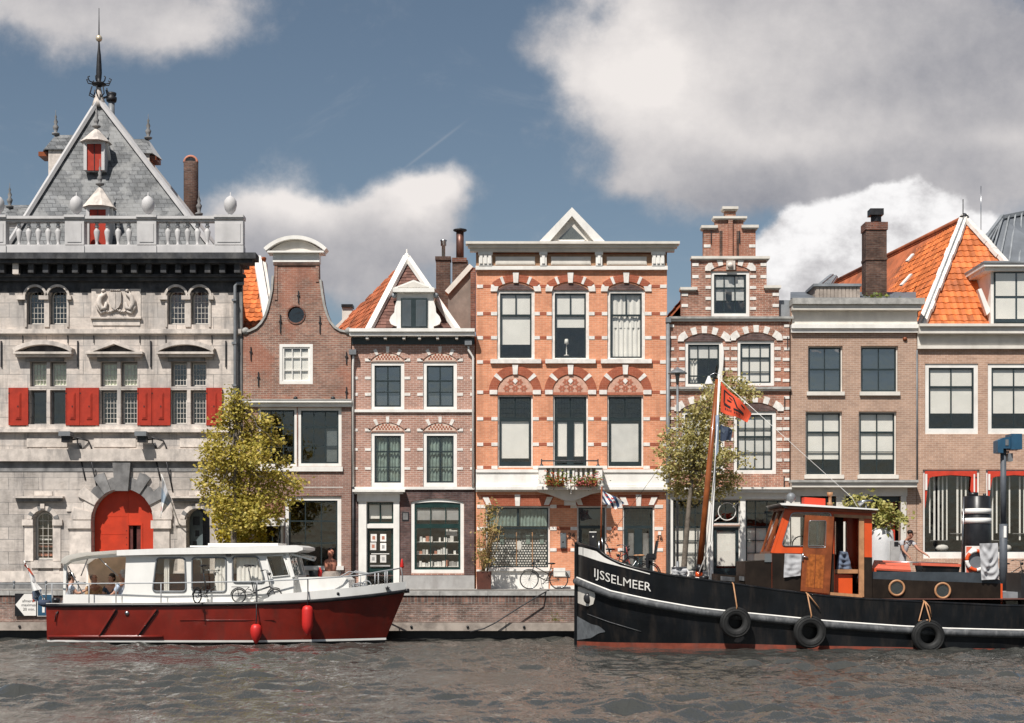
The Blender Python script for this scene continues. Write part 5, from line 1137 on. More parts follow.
def limb(mb, a, b, r0, r1, rr, n=5, wob=.08):
    pts = [a.lerp(b, i/n)+Vector((rr.gauss(0,wob), rr.gauss(0,wob), 0))*(1 if 0 < i < n else 0) for i in range(n+1)]
    mb.tube(pts, [r0+(r1-r0)*i/n for i in range(n+1)], 7)
def tree(name, label, cat, base, trunkpts, clumps, Y, n, size, lm, seed, group=None, r0=.13):
    rr = random.Random(seed); t = thing(name, label, cat, base, group); b = MB().m(BARK)
    b.tube(trunkpts, [r0*(1-.62*i/(len(trunkpts)-1)) for i in range(len(trunkpts))], 9)
    for i, c in enumerate(clumps):
        if i % 2 == 0:
            a = trunkpts[min(len(trunkpts)-1, len(trunkpts)-1-int(rr.random()*2.4))]; limb(b, Vector(a), P(c[0],c[1],Y)+Vector((0,rr.gauss(0,.2),0)), r0*.33, .012, rr)
    b.build('trunk', t); q = MB().m(lm); leaves(q, clumps, Y, n, size, rr); q.build('crown', t); return t
Y = -3.9
c1 = [(236,394,7),(230,405,9),(243,404,8),(237,417,13),(224,421,9),(254,422,10),(268,424,7),(219,438,11),(236,436,15),(254,440,13),(273,441,8),(209,452,10),(224,456,15),(243,458,16),(263,458,13),(280,462,8),(212,470,12),(203,482,8),(228,474,16),(249,478,16),(268,478,14),(286,482,11),(298,486,6),(209,492,11),(226,496,14),(246,500,16),(266,500,14),(284,500,11),(216,510,9),(236,515,12),(256,518,12),(273,515,9),(240,528,8),(226,526,7)]
tb = [P(233.5,589.5,Y), P(233.8,560,Y), P(233.5,530,Y), P(235,500,Y), P(236,470,Y), P(236,435,Y), P(236,405,Y)]
tree('street_tree', 'broad olive gold street tree standing before the right end of the grey stone building', 'tree', (wx(233.5,Y),Y,0), tb, c1, Y, 12500, .10, LEAF1, 4, 'street trees on the quay')
Y = -3.5
c2 = [(713,384,6),(729,381,8),(742,386,9),(752,394,7),(737,397,9),(722,396,9),(708,402,9),(694,414,10),(681,424,9),(706,420,12),(724,416,10),(741,408,7),(671,436,8),(687,438,13),(705,440,13),(722,436,9),(665,452,8),(679,455,13),(697,458,14),(715,458,12),(731,456,8),(742,462,5),(668,470,9),(684,474,13),(702,476,13),(720,476,11),(735,478,8),(680,488,10),(697,491,11),(714,491,10),(730,489,7)]
tb = [P(683,588.5,Y), P(684.5,560,Y), P(687,530,Y), P(689.5,500,Y), P(693,470,Y), P(699,440,Y), P(710,405,Y)]
tree('street_tree', 'smaller dusty olive street tree with a leaning trunk before the stepped gable house', 'tree', (wx(683,Y),Y,0), tb, c2, Y, 10500, .09, LEAF2, 9, 'street trees on the quay', .11)
Y = -1.4
c3 = [(222,505,8),(236,500,9),(252,506,9),(262,515,7),(220,520,9),(236,522,11),(251,524,11),(226,536,9),(244,538,10),(258,534,7)]
tree('young_tree', 'low bright yellow young tree half hidden under the broad olive gold tree', 'tree', (wx(240,Y),Y,0), [P(240,589,Y),P(240,560,Y),P(240,535,Y),P(240,510,Y)], c3, Y, 3200, .12, LEAF3, 12, None, .05)
# thin straw-coloured bamboo in a tall rusty planter
Y = -.9
t = thing('potted_bamboo', 'thin straw coloured bamboo in a rust brown box planter beside the orange house', 'potted plant', (wx(484,Y),Y,0))
q = MB().m(mt('rust_brown_planter', (.09,.028,.018), .7, .25, 4, (.04,.018,.012), .6, 2)); a0, a1 = wx(476.5,Y), wx(491.5,Y); z1 = wz(571.5,Y)
q.prism([(a0+.02,.01),(a1-.02,.01),(a1,z1),(a0,z1)], Y-.28, Y+.28); q.m(BARK); q.box(a0+.03, a1-.03, Y-.24, Y+.24, z1-.02, z1+.01); q.build('planter', t)
rr = random.Random(6); q = MB().m(mt('bamboo_cane', (.36,.24,.12), .7, .3, 6)); lv = MB().m(LEAF4)
for i in range(16):
    x = 480+rr.random()*8; tp = P(478+rr.random()*25, 500+rr.random()*40, Y+rr.gauss(0,.25)); a = P(x,572,Y+rr.gauss(0,.1)); pts = [a, a.lerp(tp,.5)+Vector((rr.gauss(0,.06),0,.05)), tp]; q.tube(pts, [.016,.012,.006], 5)
    for k in range(30):
        f = rr.uniform(.15,1); p = a.lerp(tp, f)+Vector((rr.gauss(0,.10),rr.gauss(0,.10),rr.gauss(0,.06))); s = rr.uniform(.05,.13); an = rr.uniform(0,6.28); d = Vector((math.cos(an),math.sin(an),-.5))*s; w = Vector((-math.sin(an),math.cos(an),.3))*s*.16
        lv.add([p-d*.5,p+w,p+d*.5,p-w],[(0,1,2,3)])
q.build('canes', t); leaves(lv, [(493,506,5),(490,517,5),(487,530,6),(482,543,5),(494,535,4),(480,556,5),(486,562,5)], Y, 420, .10, rr, .6); lv.build('foliage', t)
# balcony flower boxes
PINKF = leafmat('pink_petal', (.60,.10,.14), (.70,.25,.22), (.75,.45,.40)); REDF = leafmat('red_orange_petal', (.5,.05,.03), (.6,.14,.06), (.6,.25,.1))
for a, c, fm, lab in ((546,565,REDF,'window box of red and orange flowers on the left of the white balcony'), (575.5,598.5,PINKF,'window box of pale pink flowers on the right of the white balcony')):
    Y = -1.02; t = thing('flower_box', lab, 'flower box', P((a+c)/2,486,Y), 'flower boxes on the balcony'); q = MB().m(WOODB); q.box(wx(a+1,Y), wx(c-1,Y), Y-.12, Y+.10, wz(486.2,Y), wz(480.5,Y)); q.build('box', t)
    rr = random.Random(int(a)); q = MB().m(LEAF5); cl = [(a+2+i*(c-a-4)/5, 480+rr.uniform(-2.5,2), 3.2) for i in range(6)]; leaves(q, cl, Y-.06, 420, .07, rr, .5); q.build('foliage', t)
    q = MB().m(fm); leaves(q, [(a+1+i*(c-a-2)/6, 478.5+rr.uniform(-3,4.5), 2.4) for i in range(7)], Y-.14, 190, .06, rr, .4); q.build('flowers', t)
# big white tub of plants by the shop on the right
Y = -3.4
t = thing('potted_shrub', 'leafy yellow green shrub in a tall round white tub behind the tug wheelhouse', 'potted plant', (wx(882,Y),Y,0))
q = MB().m(mt('pale_grey_tub', (.55,.55,.55), .6, .08, 2, (.35,.35,.35), .4, 2)); c = P(882,560,Y); zt = wz(527.5,Y)
q.lathe([(.36,.0),(.42,.3),(.42,zt-.5),(.36,zt-.12),(.25,zt-.02),(.22,zt)], (c.x,Y,0), 18); q.m(GREYPL); q.box(c.x+.18, c.x+.5, Y-.46, Y-.2, .3, wz(541,Y)); q.m(BLACKP); q.box(c.x+.30, c.x+.44, Y-.48, Y-.45, wz(546,Y), wz(542,Y)); q.build('tub', t)
rr = random.Random(8); q = MB().m(BARK); cl = [(880,520,8),(890,514,8),(898,516,7),(885,508,7),(876,506,6),(870,500,5),(861,500,5),(853,502,5),(845,503,4),(894,524,6),(878,529,5),(902,520,5)]
for cc in cl: limb(q, Vector((c.x,Y,zt-.1)), P(cc[0],cc[1],Y), .025, .008, rr, 4, .03)
q.build('stems', t); q = MB().m(leafmat('variegated_leaf', (.16,.18,.04), (.42,.40,.12), (.62,.55,.22))); leaves(q, cl, Y, 900, .12, rr, .7); q.build('foliage', t)
# tuft of weeds round the roof chimney
q = MB().m(LEAF5); rr = random.Random(3); leaves(q, [(866+i*2.6,299+(i%2)*1.5,2.8) for i in range(9)], 1.4, 330, .10, rr, .5); o = q.build('roof_weeds'); tag(o, 'brown green weeds growing round the foot of the tall roof chimney', 'weeds')
# ================= street furniture =================
Y = -1.9
t = thing('street_lamp', 'grey street lamp with a flat conical hood on a slim post by the orange house', 'street lamp', (wx(677.5,Y),Y,0))
q = MB().m(GREYMETAL); X = wx(677.5,Y); q.tube([(X,Y,0),(X,Y,1.0)], .06, 10); q.tube([(X,Y,1.0),(X,Y,wz(384,Y))], .042, 8); q.build('post', t)
q = MB().m(GREYMETAL); q.lathe([(.05,0),(.07,.25),(.10,.38)], (X,Y,wz(384,Y)), 10); q.lathe([(.34,.36),(.33,.39),(.16,.5),(.06,.55),(.02,.6)], (X,Y,wz(384,Y)), 16); q.build('lamp_hood', t)
Y = -4.0
PGREY = mt('dark_grey_post_paint', (.085,.095,.11), .55, .15, 4, bump=.03)
t = thing('crane_post', 'tall dark grey post topped with a blue metal box near the right edge', 'post', (wx(1003.5,Y),Y,0))
X = wx(1003.3,Y); q = MB().m(PGREY); q.tube([(X,Y,0),(X,Y,wz(524,Y))], .135, 12); q.tube([(X,Y,wz(524,Y)),(X,Y,wz(449,Y))], .10, 12); q.m(PAPER); q.box(X-.03, X+.06, Y-.145, Y-.13, wz(537.5,Y), wz(526,Y)); q.build('post', t)
BLUE = mt('blue_metal_paint', (.025,.085,.15), .4, .15, 3, (.02,.05,.09), .5, 2, .5, .04)
q = MB().m(BLUE); q.box(wx(1008,Y), wx(1018.8,Y), Y-.35, Y+.3, wz(450,Y), wz(434.5,Y)); q.prism([(wx(995.5,Y),wz(453,Y)),(wx(1001,Y),wz(453.5,Y)),(wx(1001,Y),wz(449,Y)),(wx(1008,Y),wz(449,Y)),(wx(1008,Y),wz(437,Y)),(wx(1002,Y),wz(438,Y)),(wx(995.5,Y),wz(441,Y))], Y-.25, Y+.25)
q.m(GREYMETAL); q.box(wx(1003,Y), wx(1006,Y), Y-.27, Y-.2, wz(446,Y), wz(440,Y)); q.box(wx(1007,Y), wx(1011.5,Y), Y-.15, Y+.1, wz(461.5,Y), wz(453.5,Y)); q.bar((X+.1,Y,wz(452,Y)), (wx(1009,Y),Y,wz(452,Y)), .06); q.build('crane_head', t)
# mooring signs on the quay
Y = qy(wx(30,-4.5))-.06
t = thing('mooring_sign', 'black and white arrow sign about mooring time fixed to the quay brickwork', 'sign', (wx(26,Y),Y,wz(616,Y)))
q = MB().m(BLACKP); q.pbox(15, 593.5, 36.8, 616, Y-.02, Y+.03, Y); q.m(WHITE); q.pprism([(15.6,604.7),(24.5,593.9),(36.3,593.9),(36.3,615.6),(24.5,615.6)], Y-.027, Y-.019, Y); q.build('board', t)
for s_, y in (('afmeren',601), ('maximaal',605), ('20 min.',609.3)): text_mesh(s_, .135, BLACKP, 'lettering', t, Matrix.Translation((wx(29.2,Y), Y-.030, wz(y,Y)))@FRONT, .001)
t = thing('parking_sign', 'blue and white square sign beside the arrow sign low on the quay', 'sign', (wx(45,Y),Y,wz(616,Y)))
q = MB().m(WHITE); q.pbox(37.3, 594, 53, 616.3, Y-.02, Y+.03, Y); q.m(BLUE); q.pbox(38, 594.7, 52.3, 615.6, Y-.027, Y-.019, Y); q.m(WHITE); q.pbox(42.5, 598, 45, 612.5, Y-.034, Y-.026, Y); q.build('board', t)
# quayside rail on the left
t = thing('quay_rail', 'low grey steel guard rail standing on the quay edge at far left', 'railing', (wx(35,-4.2),-4.2,0))
q = MB().m(GREYMETAL); 
for px in (14, 46, 78, 110): q.tube([P(px,589,-4.2), P(px,582.5,-4.2)], .03, 6); q.ball(P(px,582.2,-4.2), .05)
q.tube([P(-40,584,-4.2), P(112,584,-4.2)], .02, 6); q.build('rail', t)
# mooring rope on the quay face
q = MB().m(IRON); pts = [P(549,590,-4.75)+Vector((0,0,0)), P(540,595,-5.1), P(520,607,-5.12), P(495,623,-5.14), P(484,628.5,-5.3), P(470,632,-5.35)]; q.tube(pts, .022, 6); o = q.build('mooring_rope'); tag(o, 'thin dark mooring rope slanting down the quay wall beneath the parked bicycle', 'rope')
# terracotta garden figure in front of the shop window
Y = -2.0; t = thing('garden_statue', 'small terracotta bust on a pedestal before the big dark shop window', 'statue', (wx(331,Y),Y,0)); q = MB().m(GREYPL); q.box(wx(323,Y), wx(339,Y), Y-.25, Y+.25, 0, wz(572,Y)); q.build('pedestal', t)
q = MB().m(TERRA); c = P(330.5,572,Y); q.lathe([(.17,0),(.20,.06),(.22,.22),(.23,.34),(.19,.42),(.08,.46),(.065,.54)], c, 14, 1, .6); q.ball((c.x,Y,c.z+.64), .095,.11,.125); q.ball((c.x+.01,Y+.03,c.z+.69), .115,.12,.10); q.ball((c.x,Y-.10,c.z+.63), .018,.03,.025); q.build('bust', t)
# ================= bicycles =================
RUB = mt('black_rubber', (.011,.011,.011), .65, .2, 10, (.05,.05,.048), .5, 3, .6, .1)
def bicycle(name, label, col, R=.34, base=1.06, folding=False, basket=False, child=False, seatm=None, group=None, saddle_h=None):
    t = thing(name, label, 'bicycle', (0,0,0), group); fm = mt(name+'_frame_paint', col, .35, .15, 5, bump=.02, coat=.3); xs = base/2
    for s in (-1, 1):
        w = MB().m(CHROME); c = (s*xs, 0, R); w.ring(c, R*.92, .012, 'y', 24, 6)
        for k in range(14): a = k*2*PI/14; w.tube([(c[0],.02*(-1)**k,R), (c[0]+R*.91*math.cos(a),0,R+R*.91*math.sin(a))], .0028, 4)
        w.tube([(c[0],-.05,R),(c[0],.05,R)], .025, 8); o = w.build('wheel', t)
        y = MB().m(RUB); y.ring(c, R-.015, .02, 'y', 26, 7); y.build('tyre', o)
        g = MB().m(BLACKP); g.ring(c, R+.03, .02, 'y', 12, 6, PI*.15 if s < 0 else PI*.3, PI*.95 if s < 0 else PI*.95); g.build('mudguard', o)
    f = MB().m(fm); bb = (-.08,0,R*.9 if not folding else .3); sh = saddle_h or .92; st = (-.26,0,sh-.12); hd = (xs-.17,0,.82); hd0 = (xs-.10,0,.62)
    f.tube([(-xs,0,R), bb], .016, 6); f.tube([(-xs,.0,R), (st[0]+.03,0,st[2]-.22 if not folding else .5)], .012, 6); f.tube([bb, st], .018, 7)
    if folding: f.tube([bb, (0,0,.38), (xs-.14,0,.52)], .026, 8); f.tube([(xs-.13,0,.42),(xs-.26,0,.98)], .017, 7)
    else: f.tube([bb, (.1,0,R+.05), hd0], .018, 7); f.tube([(-.15,0,.55), hd], .016, 7)
    f.tube([(xs-.12,0,hd0[2] if not folding else .5), (xs-.03,0,R+.1), (xs,0,R)], .015, 6); f.tube([hd0, hd, (hd[0]-.04,0,1.0)], .017, 7) if not folding else None
    f.ring((bb[0],.035,bb[2]), .09, .008, 'y', 14, 5); f.bar((bb[0],.05,bb[2]),(bb[0]+.12,.05,bb[2]-.11),.02); f.bar((bb[0],-.05,bb[2]),(bb[0]-.12,-.05,bb[2]+.11),.02); f.obox((bb[0]+.13,.1,bb[2]-.12),(.1,.08,.02)); f.obox((bb[0]-.13,-.1,bb[2]+.12),(.1,.08,.02)); f.tube([(-xs,.03,R+.09),(bb[0],.035,bb[2]+.09)],.006,4); f.tube([(-xs,.03,R-.04),(bb[0],.035,bb[2]-.09)],.006,4)
    f.build('frame', t)
    q = MB().m(seatm or BLACKP); q.ball((-.29,0,sh), .13,.075,.035); q.ball((-.17,0,sh), .10,.035,.028); q.tube([(st[0],0,st[2]),(-.28,0,sh)], .012, 6); q.build('saddle', t)
    q = MB().m(CHROME); hx, hz = (xs-.26, 1.0) if folding else (hd[0]-.04, 1.02)
    q.tube([(hx-.14,-.29,hz),(hx-.02,-.24,hz+.03),(hx+.03,-.05,hz),(hx+.03,.05,hz),(hx-.02,.24,hz+.03),(hx-.14,.29,hz)], .012, 6); q.m(BLACKP); q.tube([(hx-.16,-.29,hz-.005),(hx-.06,-.265,hz+.018)], .018, 6); q.tube([(hx-.16,.29,hz-.005),(hx-.06,.265,hz+.018)], .018, 6); q.ball((hx+.08,0,hz-.1), .05); q.build('handlebar', t)
    q = MB().m(IRON); q.tube([(st[0],0,R*2+.06),(-xs-.22,0,R*2+.06)], .01, 5); q.tube([(st[0],.07,R*2+.06),(-xs-.22,.07,R*2+.06)], .008, 5); q.tube([(st[0],-.07,R*2+.06),(-xs-.22,-.07,R*2+.06)], .008, 5); q.tube([(-xs,.07,R),(-xs-.05,.07,R*2+.06)], .007, 5); q.tube([(-xs,-.07,R),(-xs-.05,-.07,R*2+.06)], .007, 5); q.build('luggage_rack', t)
    if basket:
        q = MB().m(mt('cream_pannier_cloth', (.70,.67,.62), .85, .08, 4))
        for s in (-1, 1): q.obox((-xs-.02, s*.14, R*2-.08), (.42,.12,.30)); q.obox((-xs-.02, s*.205, R*2-.0), (.40,.015,.12))
        q.build('pannier', t)
    if child:
        q = MB().m(BLACKP); q.obox((-xs-.05,0,R*2+.12),(.30,.30,.06)); q.obox((-xs-.22,0,R*2+.40),(.06,.30,.56), Matrix.Rotation(-.15,3,'Y')); q.obox((-xs+.02,.16,R*2+.05),(.08,.04,.38)); q.obox((-xs+.02,-.16,R*2+.05),(.08,.04,.38)); q.obox((-xs-.10,.15,R*2+.22),(.26,.03,.14)); q.obox((-xs-.10,-.15,R*2+.22),(.26,.03,.14)); q.m(RED); q.obox((-xs-.26,0,R*2-.1),(.03,.08,.05)); q.build('child_seat', t)
    return t
def put(t, px, Y, z, rz=0, tilt=0): t.location = (wx(px,Y), Y, z); t.rotation_euler = (tilt, 0, rz)
b1 = bicycle('bicycle', 'black bicycle with cream panniers leaning at the white plinth of the orange house', (.02,.02,.022), basket=True); put(b1, 544, -.75, .005, PI, .06)
b2 = bicycle('bicycle', 'dark bicycle mostly hidden behind the black casing beneath the blue topped post', (.03,.03,.03)); put(b2, 1012, -3.7, .005, .3)
def ip(pts, x):
    if x <= pts[0][0]: return pts[0][1]
    for (a, b), (c, d) in zip(pts[:-1], pts[1:]):
        if x <= c: return b+(d-b)*(x-a)/(c-a)
    return pts[-1][1]
def rrect(a, b, c, d, r=3, sl=0, sr=0, n=4):
    """rounded rectangle in pixels; sl/sr shift the top-left/top-right corner sideways"""
    P0 = [(a+sl,b),(c+sr,b),(c,d),(a,d)]; out = []
    for i in range(4):
        p, q, s = Vector(P0[i]), Vector(P0[i-1]), Vector(P0[(i+1)%4]); u = (q-p).normalized()*r; v = (s-p).normalized()*r
        for k in range(n+1): t = k/n; w = p+u*(1-t)**2+v*t**2; out.append((w.x, w.y))
    return out
WHITEB = mt('white_boat_paint', (.80,.785,.75), .32, .04, 2, (.55,.52,.48), .25, 1.5, .3, .02, coat=.25)
HULLRED = mt('dark_red_hull_paint', (.17,.0155,.009), .24, .22, 1.2, (.085,.022,.015), .55, 2.4, .4, .03, coat=.35)
BRIGHTRED = mt('bright_red_vinyl', (.52,.022,.018), .45, .1, 4, (.4,.03,.03), .4, 4)
NAVY = mt('navy_cloth', (.04,.055,.09), .85, .2, 5)
TANCL = mt('tan_canvas', (.60,.45,.33), .9, .12, 3)
# ================= white and red motor cruiser =================
YC = -6.75
cr = thing('motor_cruiser', 'white motor cruiser with dark red hull, open stern canopy and long side windows', 'boat', (wx(225,YC),YC,WATER))
HB = [(46,1.42),(60,1.52),(100,1.62),(200,1.70),(262,1.66),(300,1.52),(330,1.30),(355,1.0),(378,.62),(392,.34),(400,.16),(405.5,.03)]
SH = [(46,605.5),(150,605),(250,603.8),(308,601.6),(350,598),(380,594.6),(405.5,591)]
BT = [(46,603.2),(258,601.8),(263,601.2),(271,594.6),(308,591.6),(350,587.6),(380,584.2),(405.5,581.6)]
sts = [46,60,80,110,150,200,240,258,263,271,285,300,315,330,345,360,372,382,392,400,405.5]
def cruiser_pt(px, lvl):
    hb = ip(HB, px); Yn = YC-hb; x = wx(px, Yn); t = (px-46)/359.5
    if lvl == 'b': return Vector((x+(.02 if px > 262 else 0), Yn-.01*0, wz(ip(BT,px),Yn)))
    if lvl == 's': return Vector((x, Yn, wz(ip(SH,px),Yn)))
    k = {'w1':(.135,.93), 'w0':(.07,.92), 'k':(-.5,.6)}[lvl]; rake = .62*max(0,(t-.55)/.45)**1.5*(1 if lvl != 'k' else 1.5)
    return Vector((x-rake, YC-hb*k[1]*(1-.35*max(0,(t-.6)/.4)), WATER+k[0]))
lv = ['b','s','w1','w0','k']; q = MB(); mats = [WHITEB, HULLRED, WHITEB, BLACKP]
for side in (0, 1):
    fl_ = (lambda p: p) if not side else (lambda p: Vector((p.x, 2*YC-p.y, p.z)))
    q.smooth = True
    for r in range(4):
        q.m(mats[r]); vs = []
        for s in sts: vs += [fl_(cruiser_pt(s, lv[r])), fl_(cruiser_pt(s, lv[r+1]))]
        q.add(vs, [((2*i, 2*i+1, 2*i+3, 2*i+2) if not side else (2*i, 2*i+2, 2*i+3, 2*i+1)) for i in range(len(sts)-1)])
q.smooth = False
tr = [cruiser_pt(46,l) for l in lv]; q.m(HULLRED); q.add([tr[1],tr[2],tr[3],tr[4]]+[Vector((p.x,2*YC-p.y,p.z)) for p in (tr[4],tr[3],tr[2],tr[1])],[tuple(range(8))])
hull = q.build('hull', cr)
q = MB().m(WHITEB)
vs = []
for s in sts: p = cruiser_pt(s,'s'); z = p.z-.02; vs += [Vector((p.x,p.y+.01,z)), Vector((p.x,2*YC-p.y-.01,z))]
q.add(vs, [(2*i,2*i+2,2*i+3,2*i+1) for i in range(len(sts)-1) if sts[i] >= 110]); 
zf = -.93; a, b = cruiser_pt(46,'s'), cruiser_pt(130,'s'); q.box(a.x+.02, b.x, YC-1.2, YC+1.2, zf-.05, zf); q.box(a.x+.1, b.x, YC-1.32, YC-1.2, zf, a.z); q.box(a.x+.02, b.x, YC+1.2, YC+1.42, zf, a.z); q.box(a.x+.02, a.x+.1, YC-1.2, YC+1.2, zf, a.z+.02)
q.m(WOODL); q.box(wx(66,YC), wx(124,YC), YC+.75, YC+1.2, zf, zf+.52); q.box(wx(68,-7.6), wx(78,-7.6), YC-1.15, YC-.5, zf, zf+.52); q.box(wx(121,-7.6), wx(131,-7.6), YC-1.15, YC-.4, zf, zf+.52)
q.build('deck', cr)
q = MB().m(BLACKP)
for sg in (1,-1): q.tube([Vector((p.x+.01, p.y-.02 if sg > 0 else 2*YC-p.y+.02, p.z)) for p in (cruiser_pt(s,'s') for s in sts)], .058, 8)
q.tube([cruiser_pt(405.5,'s')+Vector((-.02,0,0)), cruiser_pt(405.5,'s')+Vector((.12,.02,.01))], .07, 8)
q.build('rubbing_strake', cr)
q = MB().m(HULLRED)
def onh(px, py, o=.02):
    t = 0
    a, b = cruiser_pt(px,'s'), cruiser_pt(px,'w1'); z = wz(py, (a.y+b.y)/2); f = (z-b.z)/(a.z-b.z); p = b.lerp(a, f); p.x = wx(px, p.y); return p+Vector((0,-o,0))
q.tube([onh(px,636.6) for px in (49,80,110,140,163)], .05, 6)
for a, c in ((115.5,99.5), (156.5,138)): q.bar(onh(a,609.5), onh(c,635), .11, .05); q.m(BLACKP); q.bar(onh(a+1.2,609.5), onh(c+1.4,635), .05, .05); q.m(HULLRED)
q.tube([onh(px,620) for px in (180,210,245,275)], .012, 5); q.m(CHROME); q.tube([onh(127,613,.03),onh(127,613,-.02)], .07, 10); q.m(BLACKP)
st = [(387.6+(2.6 if k%2==0 else 1.1)*math.sin(k*PI/5), 588.2-(2.6 if k%2==0 else 1.1)*math.cos(k*PI/5)) for k in range(10)]; Ys = YC-ip(HB,387.6)-.10; q.pprism(st, Ys, Ys+.1, Ys); q.tube([P(338,593.6,-7.97), P(338,593.6,-7.8)], .05, 8)
q.tube([P(58,611,-8.26),P(55.5,616,-8.26),P(55,622,-8.25)], .02, 5); q.build('hull_fittings', hull)
# cabin
YN, YFR = YC-1.32, YC+1.32
wins = [rrect(152.5,558,186,591.5,4,4,-1), rrect(192,557.5,226,591.7,4), rrect(232.6,556.6,265,582.5,4,0,-7), [(266,556),(283,555.2),(289.5,575.3),(272.6,577)]]
cock = [(65.5,594.5),(66.5,566),(72,562),(90,558.6),(126,556.6),(124.5,588),(122,594.5)]
out = [(63,604),(63.5,562),(66,557.5),(118,553.5),(250,551.5),(286.5,550.5),(293.5,577),(293.5,604)]
q = MB().m(WHITEB); q.wall(out, wins+[cock], YN, YN+.05, YN); q.build('cabin_side', cr)
q = MB().m(WHITEB); q.wall([(wx(a,YN), wz(b,YN)) for a, b in out], [[(wx(a,YN), wz(b,YN)) for a, b in w] for w in wins+[cock]], YFR-.05, YFR, px=False); q.build('cabin_side', cr)
def rim(mb, loop, Y, r=.03): mb.tube([P(a,b,Y) for a, b in loop], r, 5, closed=True)
for i, w in enumerate(wins):
    q = MB().m(GREYMETAL if i < 3 else WHITEB); rim(q, w, YN-.01); o = q.build('window', cr); q = MB().m(GLASS if i != 3 else GLASSD); q.pprism(w, YN+.02, YN+.026, YN); q.build('pane', o)
    c = {0:[(163,168.5)], 1:[(214,225)], 2:[(236,262)]}.get(i, [])
    for a, d in c: q = MB().m(BLIND); curtain(q, wx(a,YN), wx(d,YN), wz(592 if i < 2 else 582,YN), wz(557,YN), YN+.12, 6 if d-a > 15 else 3, .025); q.build('curtain', o)
for i, w in enumerate(wins): 
    q = MB().m(GLASS); q.prism([(wx(a,YN), wz(b,YN)) for a, b in w], YFR-.03, YFR-.024); q.build('pane', cr)
q = MB().m(WHITEB)
CANV = leafmat('white_canopy_canvas', (.74,.72,.68), (.76,.74,.70), (.78,.76,.72), .7); can = MB().m(CANV); can.pprism([(62,563),(63,559),(68,555.5),(80,553),(118,550.2),(118,552.4),(90,555),(72,559.4),(66,564)], YN-.16, YFR+.16, YN); can.build('canopy', cr)
prof = [(118,550.2),(160,548.6),(250,546),(297,545.2),(303.5,547.3),(303.5,550),(297,552.2),(250,553.4),(160,554.6),(118,555.6)]
q.pprism(prof, YN-.16, YFR+.16, YN); q.pbox(208, 543.2, 278, 546.6, YC-.9, YC+.9, YC-.9); q.pbox(190, 545.6, 225, 547, YC-.7, YC+.7, YC-.7); q.m(GREYPL); q.pbox(126, 554.6, 288, 555.4, YN-.03, YN+.0, YN); q.m(BLACKP); q.pbox(226.5, 552.8, 231, 556.5, YN-.14, YN-.02, YN)
q.build('cabin_roof', cr)
# windscreen and flap, cockpit frame, inside
a0, a1, b0, b1 = P(293.5,577,YN), P(286.5,551,YN), None, None; b0 = Vector((a0.x+.12,YC,a0.z)); b1 = Vector((a1.x+.12,YC,a1.z)); c0 = Vector((a0.x,YFR,a0.z)); c1 = Vector((a1.x,YFR,a1.z))
q = MB().m(WHITEB)
for u, v in ((a0,a1),(b0,b1),(c0,c1),(a0,b0),(b0,c0),(a1,b1),(b1,c1)): q.bar(u, v, .09)
q.box(a0.x-.02, a0.x+.02, YN+.05, YFR-.05, wz(604,YN), a0.z); ws_ = q.build('windscreen', cr); q = MB().m(GLASSD); q.add([a0,b0,b1,a1],[(0,1,2,3)]); q.add([b0,c0,c1,b1],[(0,1,2,3)]); q.build('pane', ws_)
q = MB().m(CHROME); f0 = [P(289,553.5,YN+.2), P(293,552.5,YFR-1.3), P(315.5,557.5,YFR-1.3), P(314,560.4,YN+.2)]; 
for i in range(4): q.bar(f0[i], f0[(i+1)%4], .05)
o = q.build('opened_windscreen_flap', ws_); q = MB().m(GLASS); q.add(f0,[(0,1,2,3)]); q.build('pane', o)
q = MB().m(CHROME)
for Yx in (YN+.06, YFR-.06):
    q.tube([P(68,594,Yx), P(66.5,562,Yx)], .02, 6); q.tube([P(68,566,Yx), P(83,594,Yx)], .018, 6); q.tube([P(88,558,Yx), P(81,576,Yx)], .018, 6); q.tube([P(99,558,Yx), P(118,576,Yx)], .018, 6)
q.build('canopy_frame', cr)
q = MB().m(TANCL); q.pbox(89, 557, 127, 597, YFR-.09, YFR-.06, YFR); q.pbox(127.5, 556, 129, 600, YN+.06, YFR-.1, YN); q.m(WOODB); q.box(wx(140,YN), wx(262,YN), YC+.2, YC+.9, wz(604,YN), wz(574,YN)); q.box(wx(186,YN), wx(192,YN), YN+.06, YC, wz(604,YN), wz(560,YN)); q.build('cabin_lining', cr)  # wood box added tall to darken the view through the cabin windows
q = MB().m(WHITEB); q.pprism([(293.6,604),(293.6,577.5),(344,576.4),(348.5,580),(350,604)], YC-.95, YC+.95, YC-.95)
q.build('coachroof', cr)
# rails
q = MB().m(mt('grey_rail_steel', (.34,.35,.36), .45, .1, 4, bump=.02))
for sg in (1,-1):
    def rp(px, py): Yn = YC-ip(HB,px)+.05; p = P(px,py,Yn); return p if sg > 0 else Vector((p.x, 2*YC-p.y, p.z))
    q.tube([rp(a,b) for a, b in ((46,600),(46,585),(48,584),(90,583.6),(160,583),(258,581.4),(308,579),(340,577),(360,575.3),(380,571.5),(401,568))], .021, 6)
    for a, b, c in ((52,584,604),(89,583.6,604),(116,583.3,604),(161,583,603.5),(257,581.4,603),(308,579,591.5),(360.5,575.3,587)): q.tube([rp(a,b), rp(a,c)], .017, 6)
    q.tube([rp(a,b) for a, b in ((340,577),(349,571.5),(365,574),(385,571),(401,568))], .02, 6)
    for a, b, c in ((375,573,585.5),(385,571.3,584)): q.tube([rp(a,b), rp(a,c)], .022, 6)
q.tube([P(401,568,YC-.2), P(402.5,575,YC), P(402.5,582,YC)], .02, 6)
q.build('guard_rail', cr)
